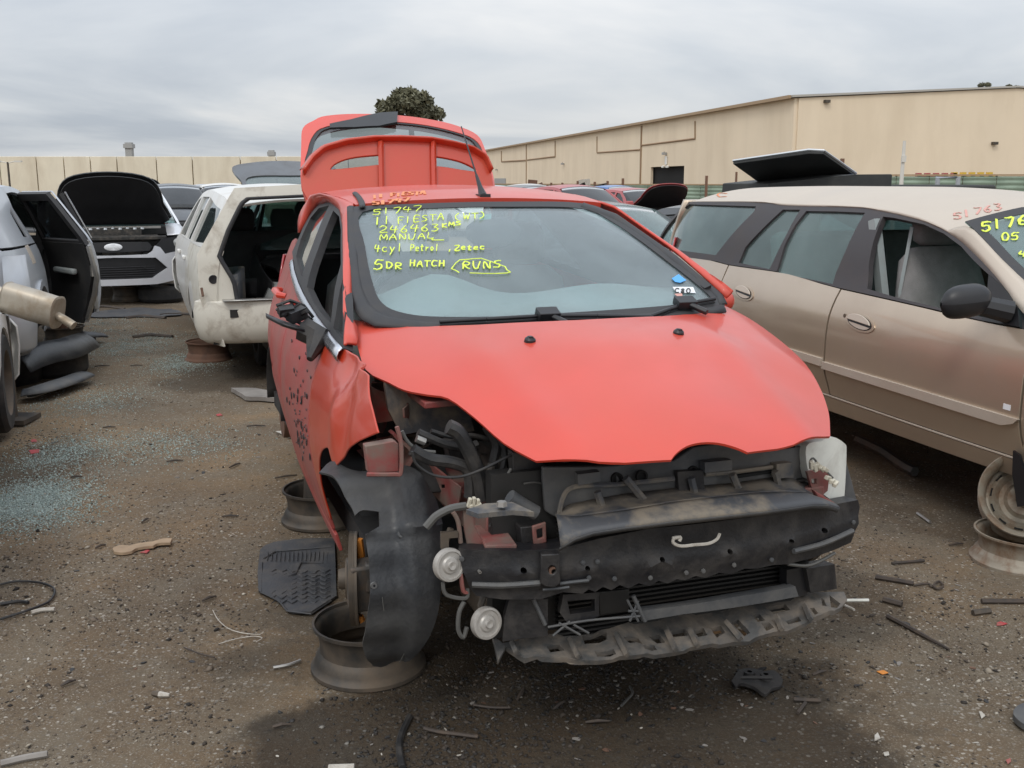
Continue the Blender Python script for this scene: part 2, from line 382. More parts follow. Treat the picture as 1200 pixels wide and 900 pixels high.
DUST = (.20, .165, .13)
M = dict(
    red=pmat('red_paint', (.60, .043, .018), .40, coat=.55, coat_r=.12, dirt=(.50, .12, .085), dirt_amt=.45, bump=.02, bump_scale=3, dirt_scale=1.7, dirt_lo=.36, dirt_hi=.72, var=.10, var_scale=1.3),
    red_dusty_dim=pmat('dusty_dimmed_red_paint', (.44, .040, .035), .42, coat=.4, coat_r=.2, dirt=(.22, .125, .105), dirt_amt=.9, dirt_scale=2.6, dirt_lo=.3, dirt_hi=.75),  # dust, plus the ground's dark reflection put into the door colour
    red_in=pmat('unpolished_red_paint', (.25, .045, .042), .55, dirt=(.17, .135, .11), dirt_amt=.92, dirt_scale=8, dirt_lo=.34, dirt_hi=.60),
    orange_red=pmat('faded_shaded_red_paint', (.48, .040, .013), .36, coat=.5, coat_r=.12, dirt=(.42, .11, .06), dirt_amt=.45, dirt_scale=2.4),  # faded red, with the spoiler's shading put into a darker, more orange colour
    tan=pmat('champagne_paint', (.50, .405, .305), .28, metal=.55, coat=.9, coat_r=.08, dirt=(.36, .30, .25), dirt_amt=.5, dirt_scale=1.5, dirt_lo=.4, dirt_hi=.85),
    tan_roof=pmat('chalky_champagne_paint', (.49, .415, .335), .45, metal=.15, coat=.3, coat_r=.2, dirt=(.56, .50, .43), dirt_amt=.8, dirt_scale=1.4, dirt_lo=.35, dirt_hi=.7),
    white=pmat('white_paint', (.74, .73, .70), .4, coat=.3, coat_r=.15, dirt=(.38, .33, .26), dirt_amt=.7, dirt_scale=2.5, dirt_lo=.5, dirt_hi=.85),
    white_dirty=pmat('grimy_cream_paint', (.68, .65, .57), .45, coat=.2, dirt=(.24, .18, .12), dirt_amt=.85, dirt_scale=6, dirt_lo=.50, dirt_hi=.78),
    silver=pmat('silver_paint', (.50, .52, .55), .36, metal=.4, coat=.4, coat_r=.12, dirt=(.33, .31, .28), dirt_amt=.4, dirt_scale=2, dirt_lo=.45, dirt_hi=.8),
    silver_b=pmat('bright_silver_paint', (.70, .71, .75), .32, metal=.25, coat=.6, coat_r=.1, dirt=(.45, .43, .40), dirt_amt=.4, dirt_scale=3),
    white_pl=pmat('milky_white_plastic', (.72, .72, .66), .5, dirt=(.34, .31, .26), dirt_amt=.5, dirt_scale=9),
    black_paint=pmat('black_car_paint', (.018, .019, .021), .3, coat=.5, coat_r=.1, dirt=(.10, .09, .08), dirt_amt=.35, dirt_scale=2.5),
    dgreen=pmat('dark_green_paint', (.03, .075, .06), .3, coat=.6), blue=pmat('blue_paint', (.05, .16, .42), .35, coat=.4),
    maroon=pmat('faded_maroon_paint', (.40, .07, .07), .4, coat=.3),
    black=pmat('black_plastic', (.014, .014, .016), .42, dirt=(.085, .075, .065), dirt_amt=.65, dirt_scale=9, dirt_lo=.44, dirt_hi=.74, bump=.12, bump_scale=110),
    black_clean=pmat('satin_black_plastic', (.014, .014, .016), .42, var=.2),
    trim=pmat('weathered_black_trim', (.045, .040, .043), .55, dirt=(.085, .075, .072), dirt_amt=.6, dirt_scale=6),
    seal=pmat('rubber_seal', (.030, .030, .033), .6, dirt=(.07, .065, .06), dirt_amt=.5, dirt_scale=12),
    grey_pl=pmat('grey_scuffed_plastic', (.062, .066, .072), .52, dirt=(.16, .15, .135), dirt_amt=.75, dirt_scale=6, dirt_lo=.4, dirt_hi=.72, bump=.08, bump_scale=90),
    dusty_pl=pmat('dust_caked_plastic', (.062, .065, .072), .55, dirt=(.22, .185, .14), dirt_amt=.85, dirt_scale=6, dirt_lo=.46, dirt_hi=.60, bump=.1, bump_scale=60),
    tray=pmat('muddy_grey_plastic', (.075, .074, .072), .65, dirt=(.20, .165, .13), dirt_amt=.9, dirt_scale=11, dirt_lo=.4, dirt_hi=.65, bump=.3, bump_scale=60),
    liner=pmat('scuffed_liner_plastic', (.024, .026, .030), .36, dirt=(.12, .115, .105), dirt_amt=.6, dirt_scale=3.2, dirt_lo=.4, dirt_hi=.75, bump=.15, bump_scale=70),
    rubber=pmat('tyre_rubber', (.020, .020, .021), .75, dirt=(.085, .075, .065), dirt_amt=.7, dirt_scale=5, bump=.2, bump_scale=60),
    mat_rubber=pmat('worn_rubber_mat', (.040, .042, .047), .6, dirt=(.12, .105, .09), dirt_amt=.6, dirt_scale=9, bump=.2, bump_scale=90),
    steel_dark=pmat('dark_painted_steel', (.055, .052, .048), .5, metal=.4, dirt=(.20, .15, .105), dirt_amt=.85, dirt_scale=4, dirt_lo=.4, dirt_hi=.7, bump=.1),
    steel_rust=pmat('rusty_steel', (.30, .265, .21), .55, metal=.2, dirt=(.19, .105, .055), dirt_amt=.85, dirt_scale=11, dirt_lo=.46, dirt_hi=.66, bump=.2),
    steel_brown=pmat('brown_rusted_steel', (.16, .085, .055), .8, dirt=(.07, .045, .035), dirt_amt=.8, dirt_scale=8, bump=.2),
    steel=pmat('bare_steel', (.42, .41, .39), .38, metal=.8, dirt=(.30, .25, .20), dirt_amt=.6, dirt_scale=8),
    horn=pmat('horn_metal', (.46, .44, .41), .42, metal=.35, dirt=(.27, .23, .19), dirt_amt=.6, dirt_scale=14),
    muffler=pmat('tarnished_muffler_steel', (.42, .37, .30), .4, metal=.55, dirt=(.24, .17, .10), dirt_amt=.7, dirt_scale=6),
    chrome=pmat('brushed_chrome', (.60, .62, .66), .22, metal=1.0, dirt=(.3, .28, .27), dirt_amt=.3, dirt_scale=9),
    alu=pmat('aluminium_tube', (.55, .56, .57), .35, metal=.9),
    radiator=pmat('radiator_fins', (.035, .034, .033), .5, metal=.4),
    seat=pmat('grey_seat_fabric', (.24, .23, .225), .9, var=.15, var_scale=14, bump=.3, bump_scale=200),
    seat_dark=pmat('charcoal_seat_fabric', (.028, .028, .030), .9, var=.2, var_scale=12),
    inner=pmat('dark_cabin_trim', (.020, .020, .021), .75, dirt=(.05, .046, .042), dirt_amt=.5, dirt_scale=4),
    dash=pmat('grey_dash_plastic', (.34, .38, .38), .6, dirt=(.26, .25, .23), dirt_amt=.5, dirt_scale=4),
    engine=pmat('grimy_engine_metal', (.035, .034, .032), .6, metal=.3, dirt=(.14, .12, .10), dirt_amt=.8, dirt_scale=12, bump=.2),
    hose=pmat('hose_rubber', (.018, .018, .019), .5, dirt=(.09, .08, .07), dirt_amt=.6, dirt_scale=14),
    cable=pmat('grey_cable', (.09, .088, .082), .55),
    cream_clip=pmat('cream_connector_plastic', (.62, .58, .47), .5, dirt=(.3, .26, .2), dirt_amt=.5, dirt_scale=20),
    orange=pmat('orange_plastic', (.62, .22, .03), .5),
    leaf=pmat('dry_leaf', (.46, .28, .15), .8, var=.2, var_scale=30),
    yellow=pmat('yellow_paint_marker', (.72, .85, .10), .7),
    yellow_f=pmat('faded_orange_marker', (.72, .27, .12), .7),
    pink_f=pmat('faded_pink_marker', (.62, .33, .28), .7),
    sticker_w=pmat('white_sticker', (.75, .76, .78), .6), sticker_b=pmat('blue_sticker', (.10, .38, .80), .6), sticker_r=pmat('red_sticker', (.65, .10, .12), .6),
    sticker_k=pmat('black_print', (.03, .03, .03), .6), teal_s=pmat('pale_teal_sticker', (.22, .45, .42), .6),
    lampred=pmat('red_lamp_lens', (.32, .012, .014), .15, coat=1.0), lampamber=pmat('amber_lamp_lens', (.65, .20, .02), .15, coat=1.0),
    lampclear=pmat('clear_lamp_lens', (.42, .43, .42), .12, metal=.3, coat=1.0),
    cardboard=pmat('sodden_cardboard', (.36, .26, .17), .85, var=.2, var_scale=12, bump=.3), wood=pmat('grey_board', (.24, .22, .20), .8, var=.2, var_scale=9),
    paper=pmat('white_scrap', (.48, .45, .40), .7, var=.15, dirt=(.26, .22, .17), dirt_amt=.8, dirt_scale=25), redbit=pmat('red_scrap_plastic', (.42, .040, .05), .5, dirt=(.24, .13, .1), dirt_amt=.9, dirt_scale=30),
    rod=pmat('dark_rusty_rod', (.050, .040, .034), .7, dirt=(.13, .09, .06), dirt_amt=.6, dirt_scale=14),
    concrete=pmat('tilt_up_concrete', (.74, .67, .53), .85, dirt=(.50, .42, .31), dirt_amt=.75, dirt_scale=.7, dirt_lo=.42, dirt_hi=.75, streak=(1, 1, .25), var=.05, var_scale=.5),
    cladding=pmat('cream_render', (.78, .655, .49), .8, dirt=(.56, .44, .30), dirt_amt=.4, dirt_scale=.35, dirt_lo=.45, dirt_hi=.8, streak=(1, 1, .22), var=.04, var_scale=.15),
    joint=pmat('brown_sealant', (.30, .20, .12), .8), gutter=pmat('brown_flashing', (.36, .25, .15), .6), shed_roof=pmat('shed_roof_sheet', (.42, .40, .36), .6),
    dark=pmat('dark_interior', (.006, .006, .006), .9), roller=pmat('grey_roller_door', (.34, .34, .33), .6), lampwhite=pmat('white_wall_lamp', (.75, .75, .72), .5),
    green=pmat('pale_green_corrugated_steel', (.26, .34, .26), .55, dirt=(.20, .24, .18), dirt_amt=.5, dirt_scale=1.2), post=pmat('brown_steel_post', (.17, .09, .055), .7),
    pole=pmat('pale_pole', (.62, .60, .55), .6), yellow_m=pmat('yellow_machinery_paint', (.65, .42, .05), .5),
    bark=pmat('tree_bark', (.11, .085, .065), .9, var=.3),
    canopy=pmat('matt_black_canopy', (.030, .031, .030), .65, dirt=(.07, .068, .06), dirt_amt=.6, dirt_scale=3),
    spoiler_in=pmat('brake_pad_steel', (.09, .085, .08), .6, metal=.4, dirt=(.2, .13, .08), dirt_amt=.6, dirt_scale=20),
    glass=glass_mat('dusty_windscreen_glass', (.86, .93, .93), .18, (.40, .47, .49)),
    glass_side=glass_mat('clear_side_glass', (.62, .66, .66), .06, (.35, .36, .35)),
    glass_tint=glass_mat('tinted_side_glass', (.34, .42, .42), .14, (.30, .38, .38)),
    glass_dark=glass_mat('dark_tinted_glass', (.10, .12, .13), .07, (.25, .26, .27)),
    glass_green=glass_mat('green_tinted_glass', (.62, .76, .74), .16, (.38, .48, .47)),
)
STAINS = [(gp(420, 890), .42, 1.0), (gp(600, 860), .62, 1.0), (gp(820, 850), .60, .95), (gp(950, 700), .4, .5), (gp(640, 770), .8, .9), (gp(20, 545), .45, .6), (gp(1150, 560), 1.1, .5), (gp(300, 440), .8, .6), (gp(160, 372), 1.6, .45), (gp(560, 700), 1.0, .6)]
# ------------------------------------------------------------------ ground
def ground_material():
    m = bpy.data.materials.new('packed_dirt'); m.use_nodes = True; t = m.node_tree; b = t.nodes['Principled BSDF']
    L = t.links.new
    geo = N(t, 'ShaderNodeNewGeometry'); P = geo.outputs['Position']
    def noise(sc, det=6, ro=.6, dist=0): 
        n = N(t, 'ShaderNodeTexNoise', Scale=sc, Detail=float(det), Roughness=ro, Distortion=float(dist)); L(P, n.inputs['Vector']); return n.outputs['Fac']
    def ramp(src, stops):
        r = N(t, 'ShaderNodeValToRGB'); els = r.color_ramp.elements
        els[0].position, els[0].color = stops[0][0], (*stops[0][1], 1); els[1].position, els[1].color = stops[-1][0], (*stops[-1][1], 1)
        for p, c in stops[1:-1]: e = els.new(p); e.color = (*c, 1)
        L(src, r.inputs[0]); return r.outputs[0]
    def mix(f, a, c, mode='MIX'):
        x = N(t, 'ShaderNodeMix', data_type='RGBA', blend_type=mode)
        for i, s in ((0, f), (6, a), (7, c)):
            if isinstance(s, (int, float)): x.inputs[i].default_value = s
            elif isinstance(s, tuple): x.inputs[i].default_value = (*s, 1)
            else: L(s, x.inputs[i])
        return x.outputs[2]
    def rng_(src, a, c, lo=0.0, hi=1.0):
        r = N(t, 'ShaderNodeMapRange', interpolation_type='SMOOTHSTEP'); r.inputs[1].default_value = a; r.inputs[2].default_value = c; r.inputs[3].default_value = lo; r.inputs[4].default_value = hi; L(src, r.inputs[0]); return r.outputs[0]
    def mth(op, a, c=None):
        x = N(t, 'ShaderNodeMath', operation=op)
        for i, s in enumerate((a, c)):
            if s is None: continue
            if isinstance(s, (int, float)): x.inputs[i].default_value = s
            else: L(s, x.inputs[i])
        return x.outputs[0]
    big = noise(.55, 5, .55, .6); mid = noise(3.2, 7, .65); fine = noise(38, 6, .7); grain = noise(150, 3, .7)
    base = ramp(big, [(.34, (.118, .090, .063)), (.50, (.158, .115, .075)), (.66, (.250, .172, .100))])
    base = mix(rng_(mid, .42, .62), base, mix(.55, base, (.17, .145, .110)))
    base = mix(rng_(fine, .50, .72, 0, .65), base, (.075, .063, .052))
    base = mix(rng_(grain, .52, .70, 0, .75), base, (.32, .285, .235))
    # light grit chips
    vo = N(t, 'ShaderNodeTexVoronoi', feature='F1', Scale=80.0); L(P, vo.inputs['Vector'])
    sep = N(t, 'ShaderNodeSeparateColor'); L(vo.outputs['Color'], sep.inputs[0])
    chip = mth('MULTIPLY', mth('LESS_THAN', vo.outputs['Distance'], mth('MULTIPLY', sep.outputs[2], .55)), mth('GREATER_THAN', sep.outputs[0], .62))
    base = mix(mth('MULTIPLY', chip, .75), base, mix(sep.outputs[1], (.46, .42, .36), (.14, .12, .10)))
    vo2 = N(t, 'ShaderNodeTexVoronoi', feature='F1', Scale=34.0); L(P, vo2.inputs['Vector'])
    sep2 = N(t, 'ShaderNodeSeparateColor'); L(vo2.outputs['Color'], sep2.inputs[0])
    chip2 = mth('MULTIPLY', mth('LESS_THAN', vo2.outputs['Distance'], .22), mth('GREATER_THAN', sep2.outputs[0], .86))
    base = mix(mth('MULTIPLY', chip2, .7), base, mix(sep2.outputs[1], (.30, .27, .23), (.06, .055, .05)))
    # spilled oil: irregular dark patches where engines have drained
    stains = STAINS
    tot = None; wob = noise(2.6, 6, .65)
    for c, r, a in stains:
        d = N(t, 'ShaderNodeVectorMath', operation='DISTANCE'); L(P, d.inputs[0]); d.inputs[1].default_value = c
        q = mth('ADD', mth('DIVIDE', d.outputs['Value'], r), mth('MULTIPLY', mth('SUBTRACT', wob, .5), 1.5))
        k = rng_(q, .72, 1.12, a, 0.0); tot = k if tot is None else mth('MAXIMUM', tot, k)
    base = mix(mth('MULTIPLY', tot, .88), base, mix(.18, (.016, .013, .011), base))
    L(base, b.inputs['Base Color'])
    L(mth('SUBTRACT', .95, mth('MULTIPLY', tot, .25)), b.inputs['Roughness']); b.inputs['Specular IOR Level'].default_value = .12
    h = mth('ADD', mth('MULTIPLY', fine, .9), mth('ADD', mth('MULTIPLY', grain, .35), mth('ADD', mth('MULTIPLY', chip, .3), mth('MULTIPLY', mid, 1.5))))
    bp = N(t, 'ShaderNodeBump'); bp.inputs['Strength'].default_value = .75; bp.inputs['Distance'].default_value = .012
    L(h, bp.inputs['Height']); L(bp.outputs[0], b.inputs['Normal'])
    return m
GROUND = ground_material()

def val_noise(x, y, f, seed):
    r = np.random.default_rng(seed).random((64, 64))
    X, Y = x*f, y*f; i = np.floor(X).astype(int); j = np.floor(Y).astype(int); u = X-i; v = Y-j; u = u*u*(3-2*u); v = v*v*(3-2*v)
    g = lambda a, c: r[a % 64, c % 64]
    return (g(i, j)*(1-u)*(1-v) + g(i+1, j)*u*(1-v) + g(i, j+1)*(1-u)*v + g(i+1, j+1)*u*v) - .5
def ground_h(x, y):
    x = np.asarray(x, float); y = np.asarray(y, float)
    near = np.clip((30 - np.hypot(x, y)) / 15, 0, 1)
    return near * (.022*val_noise(x, y, 1.1, 1) + .014*val_noise(x, y, 3.7, 2) + .006*val_noise(x, y, 11, 3)) - .006
ys = np.concatenate([np.arange(-6, 1.6, .4), np.arange(1.6, 9, .045), np.arange(9, 20, .25), [22, 26, 32, 45, 70, 120, 250, 600, 1500]])
xs = np.concatenate([[-1200, -300, -90, -40, -22, -14, -9], np.arange(-6, 6, .045), [6, 9, 14, 22, 40, 90, 300, 1200]])
GX, GY = np.meshgrid(xs, ys, indexing='ij'); GZ = ground_h(GX, GY)
gv = np.stack([GX.ravel(), GY.ravel(), GZ.ravel()], 1); nx, ny = GX.shape
ii, jj = np.meshgrid(np.arange(nx-1), np.arange(ny-1), indexing='ij'); q = (ii*ny + jj).ravel()
gf = np.stack([q, q+ny, q+ny+1, q+1], 1)
def fast_mesh(name, V, Fc):
    me = bpy.data.meshes.new(name); k = Fc.shape[1]
    me.vertices.add(len(V)); me.vertices.foreach_set('co', V.astype(np.float32).ravel())
    me.loops.add(Fc.size); me.loops.foreach_set('vertex_index', Fc.astype(np.int32).ravel())
    me.polygons.add(len(Fc)); me.polygons.foreach_set('loop_start', np.arange(0, Fc.size, k, dtype=np.int32)); me.polygons.foreach_set('loop_total', np.full(len(Fc), k, np.int32))
    me.update(calc_edges=True); me.validate(); return me
o = link('ground', fast_mesh('ground', gv, gf), GROUND); tag(o, 'packed brown dirt and gravel yard with oil stains', kind='structure')
for p in o.data.polygons: p.use_smooth = True

# loose stones: one mesh nobody could count
def bits_material(name, stops, rough=.85, alpha=None):
    m = bpy.data.materials.new(name); m.use_nodes = True; t = m.node_tree; b = t.nodes['Principled BSDF']
    at = N(t, 'ShaderNodeAttribute', attribute_name='shade'); r = N(t, 'ShaderNodeValToRGB'); r.color_ramp.interpolation = 'LINEAR'
    els = r.color_ramp.elements; els[0].position, els[0].color = stops[0][0], (*stops[0][1], 1); els[1].position, els[1].color = stops[-1][0], (*stops[-1][1], 1)
    for p, c in stops[1:-1]: e = els.new(p); e.color = (*c, 1)
    t.links.new(at.outputs['Fac'], r.inputs[0]); t.links.new(r.outputs[0], b.inputs['Base Color']); b.inputs['Roughness'].default_value = rough
    return m
OCT = np.array([(1,0,0),(0,1,0),(-1,0,0),(0,-1,0),(0,0,1),(0,0,-1)], float)
OCF = np.array([(0,1,4),(1,2,4),(2,3,4),(3,0,4),(1,0,5),(2,1,5),(3,2,5),(0,3,5)])
BOX = np.array([(-1,-1,-1),(1,-1,-1),(1,1,-1),(-1,1,-1),(-1,-1,1),(1,-1,1),(1,1,1),(-1,1,1)], float)
BOF = np.array([(0,2,1),(0,3,2),(4,5,6),(4,6,7),(0,1,5),(0,5,4),(1,2,6),(1,6,5),(2,3,7),(2,7,6),(3,0,4),(3,4,7)])
def scatter(name, X, Y, size, mat, label, flat=.6, base=(OCT, OCF), shade=None):
    bv, bf = base; n = len(X); k = len(bv)
    V = bv[None] * (1 + rng.uniform(-.35, .35, (n, k, 3))); V = V * size[:, None, None] * np.array([1, 1, flat]) * rng.uniform(.6, 1.3, (n, 1, 3))
    a = rng.uniform(0, 2*np.pi, n); c, s = np.cos(a), np.sin(a)
    x = V[..., 0]*c[:, None] - V[..., 1]*s[:, None]; y = V[..., 0]*s[:, None] + V[..., 1]*c[:, None]
    tl = rng.uniform(-.5, .5, n); z = V[..., 2] + x*tl[:, None]
    V = np.stack([x + X[:, None], y + Y[:, None], z + (ground_h(X, Y) + size*flat*.35)[:, None]], -1).reshape(-1, 3)
    Fc = (bf[None] + (np.arange(n)*k)[:, None, None]).reshape(-1, 3)
    me = fast_mesh(name, V, Fc); sh = rng.random(n) if shade is None else shade
    at = me.attributes.new('shade', 'FLOAT', 'POINT'); at.data.foreach_set('value', np.repeat(sh, k)[:len(me.vertices)].astype(np.float32))
    ob = link(name, me, mat); tag(ob, label, kind='stuff'); return ob
def stain_at(X, Y):
    t = np.zeros(len(X)); w_ = 1.2*(val_noise(X, Y, 2.6, 21) + .5*val_noise(X, Y, 6, 22))
    for c, r, a in STAINS: t = np.maximum(t, a*np.clip((1.12 - (np.hypot(X - c.x, Y - c.y)/r + w_))/.4, 0, 1))
    return t
def frustum_pts(n, y0, y1, power=2.0):
    u = rng.random(n); Y = (y0**(1-power) + u*(y1**(1-power) - y0**(1-power)))**(1/(1-power)) if power != 1 else y0*(y1/y0)**u
    X = rng.uniform(-.62, .62, n) * (Y + .6); return X, Y
X, Y = frustum_pts(115000, 2.2, 16, 1.9)
cl = val_noise(X, Y, 1.3, 9) + .5*val_noise(X, Y, 4, 8); k = cl + rng.uniform(-.35, .35, len(X)) > -.05; X, Y = X[k], Y[k]
sz = np.exp(rng.normal(math.log(.0031), .50, len(X))); sz = np.clip(sz, .0015, .016); shd = np.clip(rng.random(len(X))**1.3, 0, 1)*(1 - .85*stain_at(X, Y))
scatter('gravel', X, Y, sz, bits_material('gravel_stone', [(0, (.018, .015, .013)), (.35, (.13, .10, .075)), (.75, (.26, .22, .17)), (1, (.46, .42, .35))]), 'loose gravel and grit scattered over the dirt', shade=shd)
# crumbled safety glass
def blob_pts(spots, n):
    out = []
    for c, rx, ry, w in spots:
        k = int(n*w); a = rng.normal(0, .5, (k, 2)); out.append(np.stack([c.x + a[:, 0]*rx, c.y + a[:, 1]*ry], 1))
    return np.concatenate(out)
B = blob_pts([(gp(30, 585), .26, .42, .30), (gp(70, 530), .28, .5, .10), (gp(190, 520), .55, .5, .10), (gp(150, 405), .55, 1.0, .16), (gp(215, 425), .35, .6, .12), (gp(110, 470), .45, .7, .08), (gp(130, 380), .6, .8, .06), (gp(60, 600), .25, .3, .08)], 26000)
scatter('broken_glass', B[:, 0], B[:, 1], rng.uniform(.0014, .0034, len(B)), bits_material('crumbled_glass', [(0, (.16, .20, .18)), (.6, (.27, .34, .315)), (1, (.50, .60, .57))], .3), 'crumbled pale green safety glass spilled on the dirt', .8, (BOX, BOF))
# blackened crumbs of plastic under the red car and at the left
B = blob_pts([(gp(640, 800), .45, .25, .3), (gp(760, 790), .5, .2, .3), (gp(20, 520), .4, .5, .2), (gp(520, 860), .5, .3, .2)], 1500)
scatter('plastic_crumbs', B[:, 0], B[:, 1], rng.uniform(.0015, .006, len(B)), bits_material('dark_crumbs', [(0, (.012, .012, .012)), (.85, (.05, .045, .04)), (1, (.25, .23, .2))], .6), 'small dark plastic crumbs trodden into the ground', .4, (BOX, BOF))

# ------------------------------------------------------------------ far concrete wall
WD = 70.0
wall = empty('concrete_wall', (0, WD, 0), label='long pale tilt-up concrete panel wall closing the yard at far left', cat='wall')
joints = [-160, -118, -76, -34, 2, 45, 77, 108, 139, 185, 227, 283, 325, 367, 409, 452, 495]
for a, c in zip(joints[:-1], joints[1:]):
    A = at_depth(a, 212, WD); C_ = at_depth(c, 212, WD); w = C_.x - A.x; mb = MB()
    mb.box(((A.x + C_.x)/2, 0, 1.55), (w - .07, .2, 3.22)); mb.build('wall_panel', M['concrete'], wall, bevel=.02)
xa, xc = at_depth(-160, 212, WD).x, at_depth(495, 212, WD).x; MB().box(((xa + xc)/2, .14, 1.5), (xc - xa, .06, 2.9)).build('backing', M['joint'], wall)

def light_pole(px, py_top, Y, label, kind='double'):
    t = at_depth(px, py_top, Y); o = empty('light_pole', (t.x, t.y, 0), label=label, cat='light pole')
    MB().tube([(0, 0, 0), (0, 0, t.z)], .06, 8).build('pole', M['steel_dark'], o)
    for s in ((-1, 1) if kind == 'double' else (1,)):
        MB().tube([(0, 0, t.z - .05), (s*.45, 0, t.z + .05)], .03, 6).box((s*.6, 0, t.z + .04), (.4, .2, .1)).build('lamp_head', M['pole'], o)
light_pole(9, 190, 60, 'slim twin-headed light pole in front of the concrete wall')
for px, top, w, lab in ((151, 167, 3.2, 'grey tower rising beyond the concrete wall, the taller of two'), (318, 176, 2.6, 'small grey tower beyond the wall near the raised tailgate')):
    t = at_depth(px, top, 420); o = empty('tower', (t.x, t.y, 0), label=lab, cat='tower')
    MB().box((0, 0, t.z/2), (w*.8, w*.8, t.z)).build('shaft', M['roller'], o); MB().box((0, 0, t.z - 1.4), (w*1.1, w*1.1, 1.6)).build('head', M['roller'], o)

# ------------------------------------------------------------------ warehouse
cA = Vector((22.4, 84.0, 0)); dL = Vector((-27.4, 143, 0)).normalized(); dR = Vector((dL.y, -dL.x, 0)); HE = 8.0
ware = empty('warehouse', cA, math.atan2(dR.y, dR.x), label='long cream rendered warehouse with an open dark doorway behind the yard', cat='warehouse')
# its own axes: x along the gable end (to the right), y along the long side (away)
def on_side(px, py):          # point of the long side (x = 0 plane) as (distance along, height)
    o, d = ray(px, py); n = dR; k = (Vector(cA) - Vector(o)).dot(n) / Vector(d).dot(n); p = Vector(o) + Vector(d)*k; q = p - cA
    return q.dot(dL), p.z
def side_piece(name, poly, depth, mat, off=0.0):
    P = [on_side(*p) for p in poly]; mb = MB(); n = len(P)
    vs = [(-off, a, z) for a, z in P] + [(-off - depth, a, z) for a, z in P]
    mb.add(vs, [tuple(range(n)), tuple(range(n, 2*n))[::-1]] + [(i, (i+1) % n, (i+1) % n + n, i + n) for i in range(n)])
    return mb.build(name, mat, ware)
LEN = 150.0
vj = [0] + [on_side(px, 200)[0] for px in (751, 617)] + [LEN]
door = [on_side(*p) for p in ((762, 222), (801, 222), (801, 195), (762, 196))]
dlo, dhi = min(door[0][0], door[1][0]), max(door[0][0], door[1][0]); dz = 3.1
for a, c in zip(vj[:-1], vj[1:]):
    mb = MB()
    if a <= dlo and dhi <= c:
        mb.box((.15, (a + dlo)/2, HE/2), (.3, dlo - a - .0, HE)); mb.box((.15, (dhi + c)/2 - .05, HE/2), (.3, c - dhi - .1, HE)); mb.box((.15, (dlo + dhi)/2, (HE + dz)/2), (.3, dhi - dlo, HE - dz))
    else: mb.box((.15, (a + c)/2 + .05, HE/2), (.3, c - a - .2, HE))
    mb.build('wall_panel', M['cladding'], ware)
for y in vj[1:-1]: MB().box((-.04, y, HE/2 - .1), (.14, .35, HE - .2)).build('downpipe', M['joint'], ware)
MB().box((.6, LEN/2 + .3, HE/2), (.3, LEN - .6, HE - .3)).build('doorway_black_sheet', M['dark'], ware)  # black sheet inside the wall stands in for the unlit interior
# gable end with its low peak
GW = 39.2; PK = 9.05
mb = MB(); g = [(0.31, 0), (GW, 0), (GW, HE), (GW/2, PK), (0.31, HE)]
mb.add([(x, -.15, z) for x, z in g] + [(x, .15, z) for x, z in g], [tuple(range(5)), tuple(range(5, 10))[::-1]] + [(i, (i+1) % 5, (i+1) % 5 + 5, i + 5) for i in range(5)]); mb.build('gable_wall', M['cladding'], ware)
mb = MB(); mb.add([(-.3, -.35, HE + .05), (GW/2, -.35, PK + .06), (GW/2, LEN, PK + .06), (-.3, LEN, HE + .05), (-.3, -.35, HE + .22), (GW/2, -.35, PK + .2), (GW/2, LEN, PK + .2), (-.3, LEN, HE + .22)], [(0,1,2,3),(7,6,5,4),(0,4,5,1),(2,6,7,3),(3,7,4,0),(1,5,6,2)])
mb.add([(GW+.3, -.35, HE + .05), (GW/2, -.35, PK + .06), (GW/2, LEN, PK + .06), (GW+.3, LEN, HE + .05), (GW+.3, -.35, HE + .22), (GW/2, -.35, PK + .2), (GW/2, LEN, PK + .2), (GW+.3, LEN, HE + .22)], [(3,2,1,0),(4,5,6,7),(1,5,4,0),(3,7,6,2),(0,4,7,3),(2,6,5,1)])
mb.build('roof', M['shed_roof'], ware)
MB().box((-.42, LEN/2, HE + .1), (.22, LEN, .26)).build('gutter', M['gutter'], ware)
def trim_lines(pts, w=.22):
    P = [on_side(*p) for p in pts]; mb = MB()
    for (a, za), (c, zc) in zip(P[:-1], P[1:]): mb.tube([(-.03, a, za), (-.03, c, zc)], w/2, 4)
    mb.build('panel_trim', M['joint'], ware)
trim_lines([(588, 177), (588, 189.5), (616, 188)], .3); trim_lines([(618, 187.5), (651, 183.5), (651, 165)], .25)
trim_lines([(700, 160), (700, 179), (750, 175.5)], .2); trim_lines([(752, 170.5), (815, 162.5), (815, 142)], .2)
side_piece('roller_door', [(580, 222), (593, 222), (593, 209), (580, 209)], .1, M['roller'], .02)
for px, py in ((781, 180), (661, 192), (583, 199)):
    a, z = on_side(px, py); MB().box((-.25, a, z), (.4, .5, .25)).tube([(-.05, a, z), (-.3, a, z + .2)], .05, 6).build('wall_lamp', M['roller'], ware)
a, z = on_side(781.5, 188); MB().box((-.1, a, z), (.12, .5, .9)).build('sign_box', M['lampwhite'], ware)
for px in (778, 783): a, z = on_side(px, 197); MB().lathe([(0, 0), (.22, .05), (.22, .2), (0, .3)], 8, Matrix.Translation((-.1, a, z))).build('door_lamp', M['lampwhite'], ware)
for px, py in ((967, 119), (1163, 168)):
    o_, d_ = ray(px, py); k = (Vector(cA) - Vector(o_)).dot(dL) / Vector(d_).dot(dL); q = Vector(o_) + Vector(d_)*k - cA
    MB().box((q.dot(dR), -.3, q.z), (.45, .35, .22)).build('wall_lamp', M['steel_dark'], ware)

